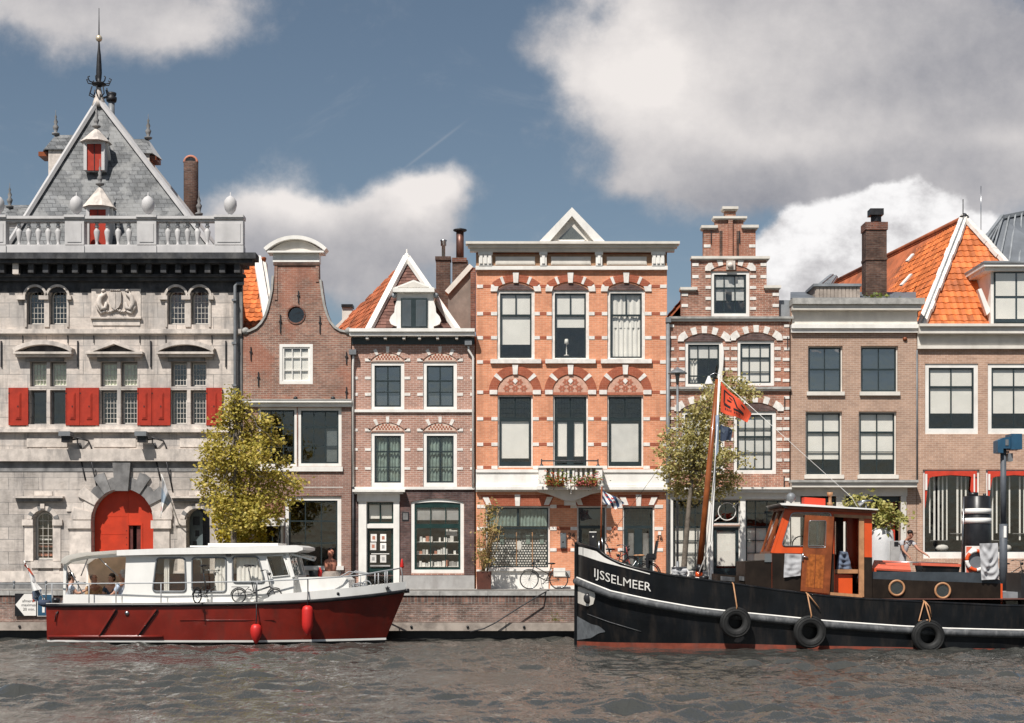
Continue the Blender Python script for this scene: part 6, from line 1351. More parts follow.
q = MB().m(BRIGHTRED); q.lathe([(.05,0),(.07,.05),(.03,.25),(.01,.3)], P(402,568,YC), 8); q.build('bow_light', cr)
q = MB().m(NAVY); q.tube([P(39,602,YC-.3),P(44,603.5,YC-.3),P(50,603,YC-.3)], [.09,.12,.10], 8); q.m(BLACKP); q.lathe([(.12,0),(.14,.12),(.1,.2)], P(56,604,YC-.9), 8); q.build('outboard_cover', cr)
# things on the foredeck
def prop(name, mat, label, cat, fn, group=None): q = MB().m(mat); fn(q); o = q.build(name); tag(o, label, cat, group); return o
prop('rope_basket', IRON, 'small dark wire basket on the white coachroof of the motor cruiser', 'basket', lambda q: (q.lathe([(.12,0),(.15,.1),(.16,.2),(.13,.2),(.11,.03)], P(313.5,577,YC-.6), 12)))
prop('gas_bottle', BRIGHTRED, 'small red bottle beside the basket on the white coachroof', 'bottle', lambda q: (q.lathe([(.06,0),(.07,.05),(.07,.2),(.03,.26),(.03,.3)], P(320,577,YC-.5), 10)))
def coil(q):
    for k in range(4): q.ring((*P(331,575.5-k*1.1,YC-.4),), .28-.03*k, .03, 'z', 16, 6)
prop('rope_coil', WOODG, 'grey coil of rope lying on the white coachroof near the bow', 'rope', coil)
def pile(q):
    rr = random.Random(4)
    for k in range(7): c = P(354+k*2.1,588-rr.random()*3,YC-.2+rr.uniform(-.3,.3)); q.ring(c, rr.uniform(.09,.16), .02, rr.choice('xyz'), 12, 5)
prop('bow_tackle', LEAD, 'tangle of grey ropes and tackle heaped on the cruiser bow deck', 'tackle', pile)
# fenders
for x, y0, y1, yr, lab in ((256,624,643.5,583,'long red fender dipping into the water amidships on the motor cruiser'), (307.5,605.5,635.5,579,'long red fender hanging clear of the water near the cruiser bow')):
    Yf = YC-ip(HB,x)-.2; t = thing('fender', lab, 'fender', P(x,y1,Yf), 'red fenders hung along the cruiser'); z0, z1 = wz(y1,Yf), wz(y0,Yf); h_ = z1-z0
    q = MB().m(BRIGHTRED); q.lathe([(.03,0),(.07,.05),(.15,.2),(.175,.32),(.175,h_-.14),(.14,h_-.04),(.07,h_)], (wx(x,Yf),Yf,z0), 14); q.build('float', t); q = MB().m(IRON); q.tube([(wx(x,Yf),Yf,z1),(wx(x,Yf),Yf+.1,z1+.3),(wx(x,Yf+.2),Yf+.25,wz(yr,Yf+.25))], .018, 6); q.build('rope', t)
# stern ensign: furled red white blue
t = thing('ensign', 'red white and dark blue flag drooping from a staff at the cruiser stern', 'flag', P(45,604,YC)); q = MB().m(WHITE); a, b = P(46,604,YC), P(24,560.5,YC); q.tube([a,b], .02, 6); q.build('staff', t)
q = MB(); FR = mt('flag_orange_red', (.62,.10,.05), .8, .1, 5); FW = mt('flag_white', (.75,.74,.72), .8, .05, 5); FB = mt('flag_slate_blue', (.085,.11,.15), .8, .15, 5)
secs = [(26,562,26.5,567.5),(24.5,566,29.5,568),(27,568,34,575.5),(29.5,578,36.5,583.5),(32.5,591.5,42,589),(33,598,41,595.5),(37.5,601.5,38.5,600.5)]
fm = [FR,FR,FW,FW,FB,FB]; q.smooth = True
for i in range(6):
    q.m(fm[i]); n = 5; vs = []
    for s in (secs[i], secs[i+1]):
        for k in range(n+1): t_ = k/n; p = P(s[0]+(s[2]-s[0])*t_, s[1]+(s[3]-s[1])*t_, YC); p.y += .09*math.sin(t_*6+i*.8)-.05; vs.append(p)
    q.add(vs, [(k,k+1,n+2+k,n+1+k) for k in range(n)])
q.m(FR); vs = [P(32,592,YC-.05),P(36.5,601,YC-.05),P(32.8,602,YC-.1),P(32,594,YC-.1)]; q.add(vs,[(0,1,2,3)]); q.build('cloth', t)
# bikes on the cruiser
Yb = YC-1.5; zd = wz(603,Yb)
fb = bicycle('folding_bicycle', 'small wheeled folding bicycle standing on the side deck below the wheelhouse window', (.03,.03,.035), R=.22, base=1.12, folding=True, saddle_h=1.16, group='folding bicycles on the cruiser'); put(fb, 257, Yb, zd, .04)
f2 = copy_tree(fb); f2['label'] = 'second folding bicycle, turned end on, before the middle cabin window of the cruiser'; put(f2, 208, Yb, zd, 1.15)

# ================= black tug =================
YT = -8.2
TUGBLK = mt('black_tug_paint', (.0065,.0075,.009), .30, .35, 1.2, (.04,.032,.027), .45, 3.0, .22, .05, spec=.2, coat=.06)
TUGORG = mt('orange_red_tug_paint', (.66,.085,.017), .38, .08, 2, (.42,.06,.02), .4, 2, .4, .03, coat=.2)
TUGBRN = mt('brown_black_casing_paint', (.016,.011,.008), .45, .3, 2, (.04,.028,.02), .5, 2, .5, .04, spec=.2)
RUSTR = mt('antifouling_red', (.20,.045,.025), .8, .25, 4, (.12,.05,.04), .6, 3, .3, .1)
GREYR = mt('grey_scuffed_rubber', (.065,.068,.072), .6, .3, 6, (.22,.22,.22), .5, 5, .3, .15)
GREYPATCH = mt('bare_grey_primer', (.13,.14,.15), .6, .2, 4, (.05,.05,.055), .6, 4, .6, .1)
tg = thing('tugboat', 'black tugboat with white lettering on its bow, orange wheelhouse and black funnel', 'boat', (wx(800,YT),YT,WATER))
HT = [(576.5,.04),(579,.42),(583,.78),(590,1.15),(598,1.42),(606,1.6),(618,1.8),(634,1.98),(655,2.1),(680,2.18),(715,2.2),(1040,2.2),(1075,2.05),(1105,1.6),(1125,.9),(1132,.1)]
HW = [(576.5,.03),(583,.30),(590,.52),(598,.78),(606,.98),(618,1.24),(634,1.5),(655,1.76),(680,1.96),(715,2.1),(760,2.16),(1030,2.16),(1060,1.8),(1090,1.2),(1115,.5),(1132,.05)]
TB = [(576.5,542.8),(581,545),(597.7,549.3),(604,554.8),(611.5,559.8),(622,564.4),(633.7,568),(667,575.5),(708,581),(750,586.6),(780,591),(827.6,596.7),(866,599.6),(1001,606),(1132,608)]
TS = [(576.5,577),(590,582.5),(611,590.7),(653,599.8),(694.5,607),(725,610.5),(780,615.8),(827,620.5),(894,625.3),(947,628),(1024,630),(1132,631)]
tst = [576.5,577.5,579,581,583,586,590,594,598,602,606,611,618,626,634,644,655,667,680,697,715,735,760,780,800,827,866,900,947,1001,1040,1060,1075,1090,1105,1117,1125,1132]
def tug(px, z):
    ht, hw = ip(HT,px), ip(HW,px); Yn = YT-ht; zt = wz(ip(TB,px),Yn); f = (z-WATER)/(zt-WATER); f = max(-.3, f)
    return Vector((wx(px,Yn), YT-(hw+(ht-hw)*(1-(1-min(1,max(0,f)))**1.6 if f > 0 else f*.8)), z))
def tz(px, pts): Yn = YT-ip(HT,px); return wz(ip(pts,px), Yn)
def boot(px): return WATER+ip([(576,.11),(640,.14),(722,.15),(800,.09),(880,.05),(960,.0),(1132,-.04)], px)
q = MB(); q.smooth = True
for side in (0,1):
    fl_ = (lambda p: p) if not side else (lambda p: Vector((p.x, 2*YT-p.y, p.z)))
    lev = [lambda s: tz(s,TB), lambda s: tz(s,TB)*.5+tz(s,TS)*.5, lambda s: tz(s,TS), lambda s: tz(s,TS)*.5+boot(s)*.5, boot, lambda s: WATER-.6]
    for r in range(5):
        q.m(TUGBLK if r < 4 else RUSTR); vs = []
        for s in tst: vs += [fl_(tug(s, lev[r](s))), fl_(tug(s, lev[r+1](s)))]
        q.add(vs, [((2*i,2*i+1,2*i+3,2*i+2) if not side else (2*i,2*i+2,2*i+3,2*i+1)) for i in range(len(tst)-1)])
    # inner face of the bulwark
    q.m(TUGBLK); vs = []
    for s in tst: p = fl_(tug(s, tz(s,TB))); w = .07 if not side else -.07; vs += [p, p+Vector((0,w,-.005)), p+Vector((0,w,-.62))]
    q.add(vs, [f for i in range(len(tst)-1) for f in ((3*i,3*i+3,3*i+4,3*i+1),(3*i+1,3*i+4,3*i+5,3*i+2))])
q.smooth = False; th = q.build('hull', tg)
q = MB().m(TUGBLK); q.tube([tug(s, tz(s,TB))+Vector((0,.03,.01)) for s in tst], .045, 6); q.tube([Vector((p.x,2*YT-p.y-.03,p.z)) for p in (tug(s,tz(s,TB)) for s in tst)], .045, 6); q.bar(tug(577,tz(577,TB))+Vector((-.03,0,.02)), Vector((wx(577,YT)-.04,YT,WATER-.3)), .1); q.build('cap_rail', th)
def decz(px): return max(tz(px,TB)-.62, -.12)
q = MB().m(mt('dark_red_brown_deck', (.10,.04,.03), .7, .2, 3)); vs = []
for s in tst: p = tug(s, tz(s,TB)); vs += [Vector((p.x,p.y+.05,decz(s))), Vector((p.x,2*YT-p.y-.05,decz(s)))]
q.add(vs, [(2*i,2*i+2,2*i+3,2*i+1) for i in range(len(tst)-1)]); q.build('deck', tg)
q = MB().m(GREYR); q.tube([tug(s, tz(s,TS)-.13)+Vector((0,-.05,0)) for s in tst], .115, 10); q.tube([Vector((p.x,2*YT-p.y+.05,p.z)) for p in (tug(s,tz(s,TS)-.13) for s in tst)], .115, 10); q.m(WHITE); q.tube([tug(s, tz(s,TS)-.01)+Vector((0,-.05,0)) for s in tst], .026, 6); q.build('rubbing_strake', th)
def hullpt(px, py, o=.012):
    Yg = YT-ip(HT,px)
    for _ in range(3): z = wz(py,Yg); Yg = tug(px,z).y
    p = tug(px,z); return p+Vector((-.004,-o,0))
def patch(mb, top, bot, px0, px1, n=14, o=.012):
    vs = []
    for i in range(n+1):
        px = px0+(px1-px0)*i/n; vs += [hullpt(px, ip(top,px), o), hullpt(px, ip(bot,px), o)]
    mb.smooth = True; mb.add(vs, [(2*i,2*i+1,2*i+3,2*i+2) for i in range(n)]); mb.smooth = False
q = MB().m(WHITE); patch(q, [(579,547),(581,547),(596.3,551.2),(605,557.8),(620,565.1),(650,573.5)], [(579,554.5),(581,555),(598.7,560.9),(608.4,563.6),(620,566.4),(650,574.4)], 578.6, 650, 24)
q.m(CREAM); patch(q, [(578,586.5),(594,588),(595.5,595)], [(578,603),(588,606.5),(594,604),(595.5,597)], 578, 595.5, 10, .02); q.m(GREYPATCH); patch(q, [(577,616),(592,624),(600,626),(606,631)], [(577,640),(592,638),(600,633),(606,632)], 577.3, 606, 12)
q.m(BLACKP); c = hullpt(588.8,598.3,.02); q.ball(c, .15,.07,.17,12,6)
q.m(GREYR); 
vs_ = [hullpt(px, ip([(588,614),(610,622),(642,631.5)],px), .015) for px in (588,595,602,610,620,630,642)]; q.tube(vs_, .012, 5); q.build('hull_markings', th)
# the name on the bow, following the hull
cu = bpy.data.curves.new('t','FONT'); cu.body = 'IJSSELMEER'; cu.size = 1; cu.resolution_u = 3; to = bpy.data.objects.new('t', cu); COL.objects.link(to); bpy.context.view_layer.update()
me = bpy.data.meshes.new_from_object(to.evaluated_get(bpy.context.evaluated_depsgraph_get())); bpy.data.objects.remove(to)
wmax = max(v.co.x for v in me.vertices); cap = max(v.co.y for v in me.vertices); q = MB().m(WHITE); vs = []
for v in me.vertices: px = 593.6+57.6*v.co.x/wmax; vs.append(hullpt(px, ip([(593,576.2),(612,583),(632,588),(652,591.6)],px)-8.6*v.co.y/cap, .016))
q.add(vs, [tuple(p.vertices) for p in me.polygons]); q.build('name_lettering', th)
# wheelhouse
Y0, Y1 = YT-1.0, YT+1.0
out = [(786.5,508.5),(872,512),(872,599),(772,592),(772,552.8)]
win = rrect(781.8,512.8,831,546,3.5,10,0); door = [(834.3,516.5),(861.5,517.8),(861.5,595),(834.3,593)]
q = MB().m(TUGORG); q.wall(out, [win, door], Y0, Y0+.05, Y0)
q.m(TUGBRN); q.pprism([(772,553),(834,553.8),(834,593.4),(772,592)], Y0-.012, Y0+.0, Y0); q.pprism([(861.8,557),(872.1,557.3),(872.1,599),(861.8,597)], Y0-.012, Y0, Y0)
q.m(TUGORG); loc = lambda L: [(wx(a,Y0), wz(b,Y0)) for a, b in L]
q.wall(loc(out), [loc([(797,515),(838,516),(838,547),(790,546)]), loc([(848,520),(861,520),(861,554),(848,554)])], Y1-.05, Y1, px=False)
xe = wx(872,Y0); q.box(xe-.05, xe, Y0+.05, Y1-.05, wz(599,Y0), wz(557,Y0)); q.box(xe-.05, xe, Y0+.05, Y0+.5, wz(557,Y0), wz(511,Y0)); q.box(xe-.05, xe, Y1-.5, Y1-.05, wz(557,Y0), wz(511,Y0))
q.m(TUGBRN); xf = wx(772,Y0); q.box(xf, xf+.05, Y0+.05, Y1-.05, wz(592,Y0), wz(552.8,Y0))
wh = q.build('wheelhouse', tg)
q = MB().m(WOODL); q.pprism([(833.4,514),(872,516),(872,519),(833.4,517)], Y0-.05, Y0-.013, Y0); q.pprism([(858.8,518),(863.8,518.4),(863.8,597),(858.8,596)], Y0-.04, Y0+.06, Y0); q.pprism([(828,592),(862,594.5),(862,597.5),(828,595)], Y0-.05, Y0+.06, Y0); q.build('door_frame', wh)
q = MB().m(CHROME); rim(q, win, Y0-.01, .018); o = q.build('window', wh); q = MB().m(GLASS); q.pprism(win, Y0+.02, Y0+.026, Y0); q.build('pane', o)
q = MB().m(TUGORG); a0, a1 = P(772,552.8,Y0), P(786.5,508.5,Y0); mid = [(Vector((a0.x,y,a0.z)), Vector((a1.x,y,a1.z))) for y in (Y0+.03, Y0+.9, Y1-.9, Y1-.03)]
for u, v in mid: q.m(TUGORG if (u-mid[0][0]).length < .01 else WOODB); q.bar(u, v, .075)
q.m(WOODB); q.bar(mid[0][0], mid[3][0], .09); q.bar(mid[0][1], mid[3][1], .09); q.m(CHROME); q.box(a0.x-.22, a0.x+.0, Y0+.02, Y1-.02, wz(562,Y0), wz(553.5,Y0)); fs = q.build('front_screen', wh)
q = MB().m(GLASSD)
for i in range(3): q.add([mid[i][0],mid[i+1][0],mid[i+1][1],mid[i][1]],[(0,1,2,3)])
q.build('pane', fs)
q = MB().m(WHITEB); q.pprism([(778,503.6),(785,503.2),(875.8,509.2),(876.2,510.4),(780,505.4)], Y0-.28, Y1+.28, Y0); q.m(WOODB); q.pprism([(783,505.9),(875.5,511),(875.5,513.4),(780,508.6)], Y0-.14, Y1+.14, Y0); q.m(BLACKP); q.pprism([(778.5,505.6),(782,505.2),(787,508.5),(784,508.5)], Y0-.26, Y1+.26, Y0); q.build('wheelhouse_roof', wh)
D = Y0-.09
q = MB().m(WOODB); q.wall([(804.8,515),(833.8,516.6),(829.3,593.8),(800.5,590.8)], [[(809.6,520.5),(826,521.3),(824.4,547.8),(808.2,547)]], D-.03, D+.03, D); dr = q.build('door', wh)
q = MB().m(mt('grained_orange_brown_wood', (.34,.10,.022), .35, .35, 9, (.16,.045,.012), .6, 6, .08, .05)); q.pprism([(807.4,554),(824.6,555),(822.6,588.5),(805.2,587)], D-.034, D-.029, D); q.m(WOODB); q.pprism([(815.2,554),(816,554),(814.2,588),(813.4,588)], D-.042, D-.03, D); q.build('door_panel', dr)
q = MB().m(GLASS); q.pprism([(809.6,520.5),(826,521.3),(824.4,547.8),(808.2,547)], D-.004, D+.004, D); q.build('pane', dr); q = MB().m(CHROME); rim(q, rrect(808.2,520.6,825.6,547.6,2,1,.5), D-.03, .012); q.tube([P(803,556.5,D-.07), P(808,557.5,D-.07)], .02, 6); q.tube([P(803,553,D-.05), P(803,561,D-.05)], .022, 6); q.build('handle', dr)
q = MB().m(TUGORG); q.pprism([(838,574),(856,575),(856,596),(838,595)], Y0+.5, Y0+1.0, Y0); q.m(WOODL); q.pbox(836, 569.5, 861, 573.5, Y0+.4, Y0+1.3, Y0); q.m(TUGBRN); q.pbox(833, 512, 836, 594, Y0+1.1, Y1-.1, Y0); q.pbox(776, 560, 834, 590, Y0+.9, Y1-.3, Y0); q.pbox(849, 514, 854, 594, Y1-.5, Y1-.1, Y0); q.build('wheelhouse_interior', wh)
q = MB().m(IRON); q.ring(P(801,545,Y0+.7), .27, .02, 'y', 20, 6); q.build('steering_wheel', wh)
# roof gear
q = MB().m(GREYMETAL); c = P(791,497.5,Y0+.5); q.ball(c, .15,.15,.15); q.tube([c, c+Vector((0,0,-.28))], .03, 6); q.build('searchlight', wh)
q = MB().m(mt('signal_red_box', (.66,.06,.03), .4, .08, 3)); q.pprism([(806,496.8),(827,498.2),(827,506),(806,504.8)], Y0+.25, Y0+.7, Y0); q.m(WOODL); q.lathe([(.09,0),(.09,.1),(.05,.12),(.05,.3),(.09,.32),(.09,.42)], P(830,506,Y0+.4), 10); q.build('raft_box', wh)
q = MB().m(CHROME); q.tube([P(858.5,504.5,Y0+.4),P(864,501,Y0+.35),P(873,500.5,Y0+.3)], [.11,.04,.03], 8); q.tube([P(866,503,Y0+.4),P(866,508.5,Y0+.4)], .02, 5); q.build('horn', wh)
# forward casing, skylight, bitts
zq = lambda px, py, Y: wz(py, Y)
q = MB().m(TUGBRN); q.pprism([(745.5,561.5),(772,559.8),(772,594),(745.5,592)], Y0+.05, Y1-.05, Y0); q.build('forward_casing', tg)
q = MB().m(TUGBRN); q.pprism([(717.5,574),(757,577.5),(757,592),(717.5,592)], YT-.7, YT+.7, YT-.7); q.m(GREYR); 
for a in (720.5, 739): q.pprism([(a,576),(a+14,577.3),(a+14,581.6),(a,580.4)], YT-.73, YT-.69, YT-.7)
q.build('skylight', tg)
q = MB().m(BLACKP)
for px in (690,704): c = P(px,590,YT-.7); q.lathe([(.11,0),(.11,.32),(.15,.34),(.15,.42),(.05,.44)], c, 10)
q.build('bitts', tg)
# engine casing with portholes, coaming, hatches
q = MB().m(TUGBRN); co_ = [(865,578.6),(1000.5,583.5),(1000.5,612),(865,604)]; q.pprism(co_, Y0+.05, Y1-.05, Y0+.05); q.m(TUGORG); q.pprism([(1000.6,583.5),(1002.6,583.7),(1002.6,612),(1000.6,612)], Y0+.05, Y0+.3, Y0+.05); q.m(mt('dark_slate_deck_paint', (.045,.055,.065), .4, .2, 3)); q.pprism([(866,571.5),(980,572.5),(999.5,580),(1001.5,584.5),(864.5,579.5)], Y0+.12, Y1-.12, Y0+.12); ec = q.build('engine_casing', tg)
for px, py in ((896.8,588), (942.7,590.6)):
    q = MB().m(WOODL); q.ring(P(px,py,Y0+.02), .225, .035, 'y', 22, 8); o = q.build('porthole', ec); q = MB().m(GLASSD); c = P(px,py,Y0+.03); q.prism([(c.x+.2*math.cos(k*PI/8), c.z+.2*math.sin(k*PI/8)) for k in range(16)], Y0+.02, Y0+.03); q.m(ZINC); q.prism([(c.x+.21*math.cos(k*PI/8), c.z+.21*math.sin(k*PI/8)) for k in range(16)], Y0+.035, Y0+.049); q.build('pane', o)
CORAL = mt('faded_coral_hatch_paint', (.62,.13,.075), .5, .08, 3)
q = MB().m(CORAL); q.slab([P(871.5,568,Y0+.35),P(911,570,Y0+.35),P(909,561.5,Y0+1.3),P(874,560,Y0+1.3)], .06); q.m(TUGORG); q.pprism([(871.5,568),(876,568.3),(876,576),(871.5,575)], Y0+.3, Y0+.4, Y0+.35); q.m(TUGBLK); q.pprism([(872,569),(911,571),(911,576),(872,575)], Y0+.4, Y0+1.2, Y0+.4); q.build('hatch', ec)
q = MB().m(CORAL); q.pprism([(921,563),(961,564),(961,566.8),(921,565.5)], Y0+.5, Y0+1.5, Y0+.5); q.m(TUGBLK); q.pprism([(922,565.6),(960,566.9),(958,576),(924,575)], Y0+.55, Y0+1.4, Y0+.55); q.build('hatch', ec)
q = MB().m(CHROME); q.tube([P(880,562.2,Y0+.7),P(921,562.2,Y0+.7),P(958,564,Y0+.7)], .02, 6); q.build('boat_hook', ec)
YF_ = YT; q = MB().m(BLACKP); cx_ = wx(976.5,YF_); zb_, zt_ = wz(580,YF_), wz(497,YF_); q.lathe([(.46,0),(.44,(zt_-zb_)*.5),(.41,zt_-zb_),(.37,zt_-zb_+.03)], (cx_,YF_,zb_), 24, 1, 1.15); q.tube([P(973,497,YF_),P(973,492.5,YF_)], .16, 10); q.tube([P(984.5,497,YF_),P(984.5,493.5,YF_)], .05, 8); q.m(CHROME); q.tube([P(964,497,YF_-.3),P(961.5,575,YF_-.4)], .018, 6); fu = q.build('funnel', tg)
q = MB().m(WHITEB)
for a, b in ((508.8,514.2),(518.2,523.6)): q.lathe([(.445,0),(.445,wz(a,YF_)-wz(b,YF_))], (cx_,YF_,wz(b,YF_)), 24, 1, 1.15)
q.build('funnel_band', fu)
q = MB().m(BLACKP); q.pprism([(1021,573),(1085,573),(1085,607),(1021,607)], Y0+.3, Y1-.3, Y0+.3); q.m(LEAD); q.pprism([(1003,592),(1021,592),(1021,612),(1003,612)], Y0+.6, Y1-.6, Y0+.6); q.m(WHITEB); q.pbox(1006,601,1018,606,Y0+.3,Y0+.6,Y0+.3); q.build('aft_housing', tg)
# life ring on its board, draped cloths
t = thing('life_ring', 'orange and white life ring fixed to a pale board before the black funnel', 'life ring', P(973.5,575,Y0+.2)); q = MB().m(WHITE); q.pprism([(965.5,546),(982,546),(982,574.5),(965.5,573)], Y0+.2, Y0+.24, Y0+.2); q.m(CORAL); q.pprism([(966.2,546.7),(972,546.7),(966.2,553)], Y0+.19, Y0+.2, Y0+.2); q.pprism([(966.2,573),(974,573.7),(966.2,566)], Y0+.19, Y0+.2, Y0+.2); q.build('board', t)
c = P(976.5,560.5,Y0+.13); q = MB()
for k in range(8): q.m(TUGORG if k % 2 else WHITE); q.ring(c, .29, .06, 'y', 6, 8, k*PI/4, (k+1)*PI/4)
q.build('ring', t); q = MB().m(ZINC); q.prism([(c.x+.25*math.cos(k*PI/8), c.z+.25*math.sin(k*PI/8)) for k in range(16)], Y0+.17, Y0+.18); q.build('backing', t)
CLOTHG = mt('grey_white_cloth', (.42,.42,.43), .9, .12, 5, bump=.1)
def drape(name, label, pts, Y, cols, rows, fold, sag):
    q = MB().m(CLOTHG); vs = []; q.smooth = True
    for j in range(rows+1):
        v = j/rows
        for i in range(cols+1):
            u = i/cols; a = (pts[0][0]+(pts[1][0]-pts[0][0])*u, pts[0][1]+(pts[1][1]-pts[0][1])*u); b = (pts[3][0]+(pts[2][0]-pts[3][0])*u, pts[3][1]+(pts[2][1]-pts[3][1])*u)
            x, y = a[0]+(b[0]-a[0])*v, a[1]+(b[1]-a[1])*v; ph = sag*4*u*(1-u)
            nz = noise.noise(Vector((u*2.3,v*3.1,pts[0][0]*.1))); d = fold*(math.sin((v*(3.2+1.6*v)-ph+nz*.35)*2*PI*.8)*.6*(1-abs(2*u-1)**3)+math.sin(u*11+v*3+nz*3)*.5+nz*.9)
            vs.append(P(x, y+1.2*ph*math.sin(v*PI), Y)+Vector((0,-abs(fold)+d,0)))
    n = cols+1; q.add(vs, [(j*n+i, j*n+i+1, (j+1)*n+i+1, (j+1)*n+i) for j in range(rows) for i in range(cols)]); q.smooth = False; o = q.build(name); tag(o, label, 'cloth'); return o
def sway(): pass
drape('draped_cloth', 'grey cloth hanging in loose curved folds beside the life ring', [(979,543.5),(997,543),(998.5,579),(981,580)], Y0+.0, 18, 34, .055, 1.5)
drape('towel', 'small crumpled grey white towel hung on the dark side of the wheelhouse', [(784.5,553.6),(801.5,554.2),(800.5,575.5),(783.5,577.5)], Y0-.06, 16, 16, .022, .5)
CL_ = CLOTHG; CLOTHG = mt('blue_grey_jacket_cloth', (.12,.15,.21), .9, .2, 5); drape('jacket', 'blue grey jacket slung inside the open wheelhouse doorway of the tug', [(839,551),(847,552),(852,571),(836,570)], Y0+.6, 12, 14, .06, .6); CLOTHG = CL_
# mast with lamp, stays
mb_, mt_ = P(697.5,590,YT), P(717.5,379.5,YT)
mast = thing('mast_assembly', None, None); bpy.data.objects.remove(mast)
q = MB().m(mt('varnished_mast', (.27,.075,.02), .3, .2, 3, (.14,.04,.012), .5, 2, .1, .03, coat=.3)); pa = mb_.lerp(mt_, .12); q.tube([pa, mb_.lerp(mt_,.5), mt_], [.10,.095,.07], 10); q.m(WHITEB); q.tube([mb_, mb_.lerp(mt_,.06)], .115, 10); q.m(TUGORG); q.tube([mb_.lerp(mt_,.06), mb_.lerp(mt_,.085)], .112, 10); q.m(BLACKP); q.tube([mb_.lerp(mt_,.085), pa], .11, 10)
mz = q.build('mast', tg)
q = MB().m(WHITEB); a = P(719,374,YT-.05); q.tube([a, P(712,540,YT-.1), P(699,573,YT-.15)], .022, 6); q.tube([P(720,381,YT-.1), P(714.5,470,YT-.15), P(703.5,575,YT-.3)], .012, 5); q.tube([P(718,381,YT+.1), P(709,575,YT+.2)], .012, 5); q.tube([P(720,379,YT), P(810,460,YT), P(852,497.5,YT+.3), P(858,508,YT+.3)], .008, 5); q.m(IRON); q.tube([P(716,390,YT), P(598,552,YT)], .006, 4); q.build('rigging', mz)
q = MB().m(CHROME); q.tube([mt_, P(719,374,YT), P(714.5,373,YT), P(710.5,375,YT), P(709,378,YT)], .015, 6); q.m(WHITEB); q.lathe([(.14,-.2),(.13,-.17),(.05,.02),(.03,.06)], P(709,378,YT), 12); q.build('mast_lamp', mz)
# flags
def flag(name, label, quad, Y, mat, nx=16, ny=8, amp=.07, deco=None, pole=None):
    t = thing(name, label, 'flag', P(*quad[0],Y)); 
    def pt(u, v, o=0):
        a = Vector(quad[0]).lerp(Vector(quad[1]), u); b = Vector(quad[3]).lerp(Vector(quad[2]), u); p = a.lerp(b, v)
        return P(p.x, p.y+.6*math.sin(u*7), Y)+Vector((0, amp*math.sin(u*7.5+v*1.2)*min(1,u*3)-o, 0))
    q = MB(); q.smooth = True
    for o in ((0,),):
        vs = [pt(i/nx, j/ny) for j in range(ny+1) for i in range(nx+1)]; n = nx+1
        for j in range(ny):
            for i in range(nx): q.m(mat(i/nx+.5/nx, j/ny+.5/ny) if callable(mat) else mat); q.add([vs[j*n+i],vs[j*n+i+1],vs[(j+1)*n+i+1],vs[(j+1)*n+i]],[(0,1,2,3)])
    q.smooth = False; q.build('cloth', t)
    if deco:
        q = MB()
        for m, poly in deco:
            q.m(m); vs = []; us = [p[0] for p in poly]
            q.add([pt(u, v, .012) for u, v in poly], [tuple(range(len(poly)))]); q.add([pt(u, v, -.012) for u, v in poly], [tuple(range(len(poly)))[::-1]])
        q.build('emblem', t)
    if pole: q = MB().m(pole[0]); q.tube([P(*pole[1],Y), P(*pole[2],Y)], pole[3], 7); q.build('staff', t)
    return t
ORF = mt('orange_red_flag_cloth', (.66,.085,.035), .8, .06, 4, bump=.05); BLKF = mt('black_print', (.02,.018,.02), .85, .1, 5)
rec = []
def strip(a, b, w):
    (u0,v0),(u1,v1) = a, b; l = math.hypot(u1-u0, v1-v0); dx, dy = (u1-u0)/l, (v1-v0)/l; n = max(1,int(l/.08))
    for i in range(n): p, r_ = (u0+(u1-u0)*i/n, v0+(v1-v0)*i/n), (u0+(u1-u0)*(i+1)/n, v0+(v1-v0)*(i+1)/n); rec.append((BLKF, [(p[0]-dy*w,p[1]+dx*w*1.4),(r_[0]-dy*w,r_[1]+dx*w*1.4),(r_[0]+dy*w,r_[1]-dx*w*1.4),(p[0]+dy*w,p[1]-dx*w*1.4)]))
strip((.12,.16),(.12,.62),.022); strip((.12,.64),(.34,.66),.035); strip((.44,.66),(.80,.60),.035); strip((.12,.16),(.40,.14),.018); strip((.40,.14),(.55,.50),.026); strip((.55,.50),(.80,.56),.02); strip((.66,.2),(.78,.22),.03); strip((.22,.42),(.36,.40),.02); strip((.28,.26),(.38,.30),.014)
for k in range(9):
    if k != 4: u = .16+k*.062; strip((u,.80),(u+.03,.80),.03)
flag('orange_flag', 'large orange red flag with black markings flying from the tug mast', [(721,381.5),(752,413),(747.5,422),(720.5,411.5)], YT, ORF, deco=rec)
flag('blue_flag', 'small navy blue flag hanging below the orange flag on the tug mast', [(720.5,424),(733,430),(731,440.5),(720.2,441)], YT, NAVY, 8, 6, .05, deco=[(FB,[(.1,.1),(.4,.3),(.3,.5),(.1,.4)]),(FB,[(.5,.1),(.9,.2),(.8,.35),(.5,.3)])])
flag('pale_blue_pennant', 'narrow pale blue pennant hanging limp against the tug mast', [(715.5,415),(719.5,415),(718.5,452),(716,456)], YT-.12, mt('pale_blue_cloth', (.36,.44,.56), .85, .08, 5), 4, 10, .03)
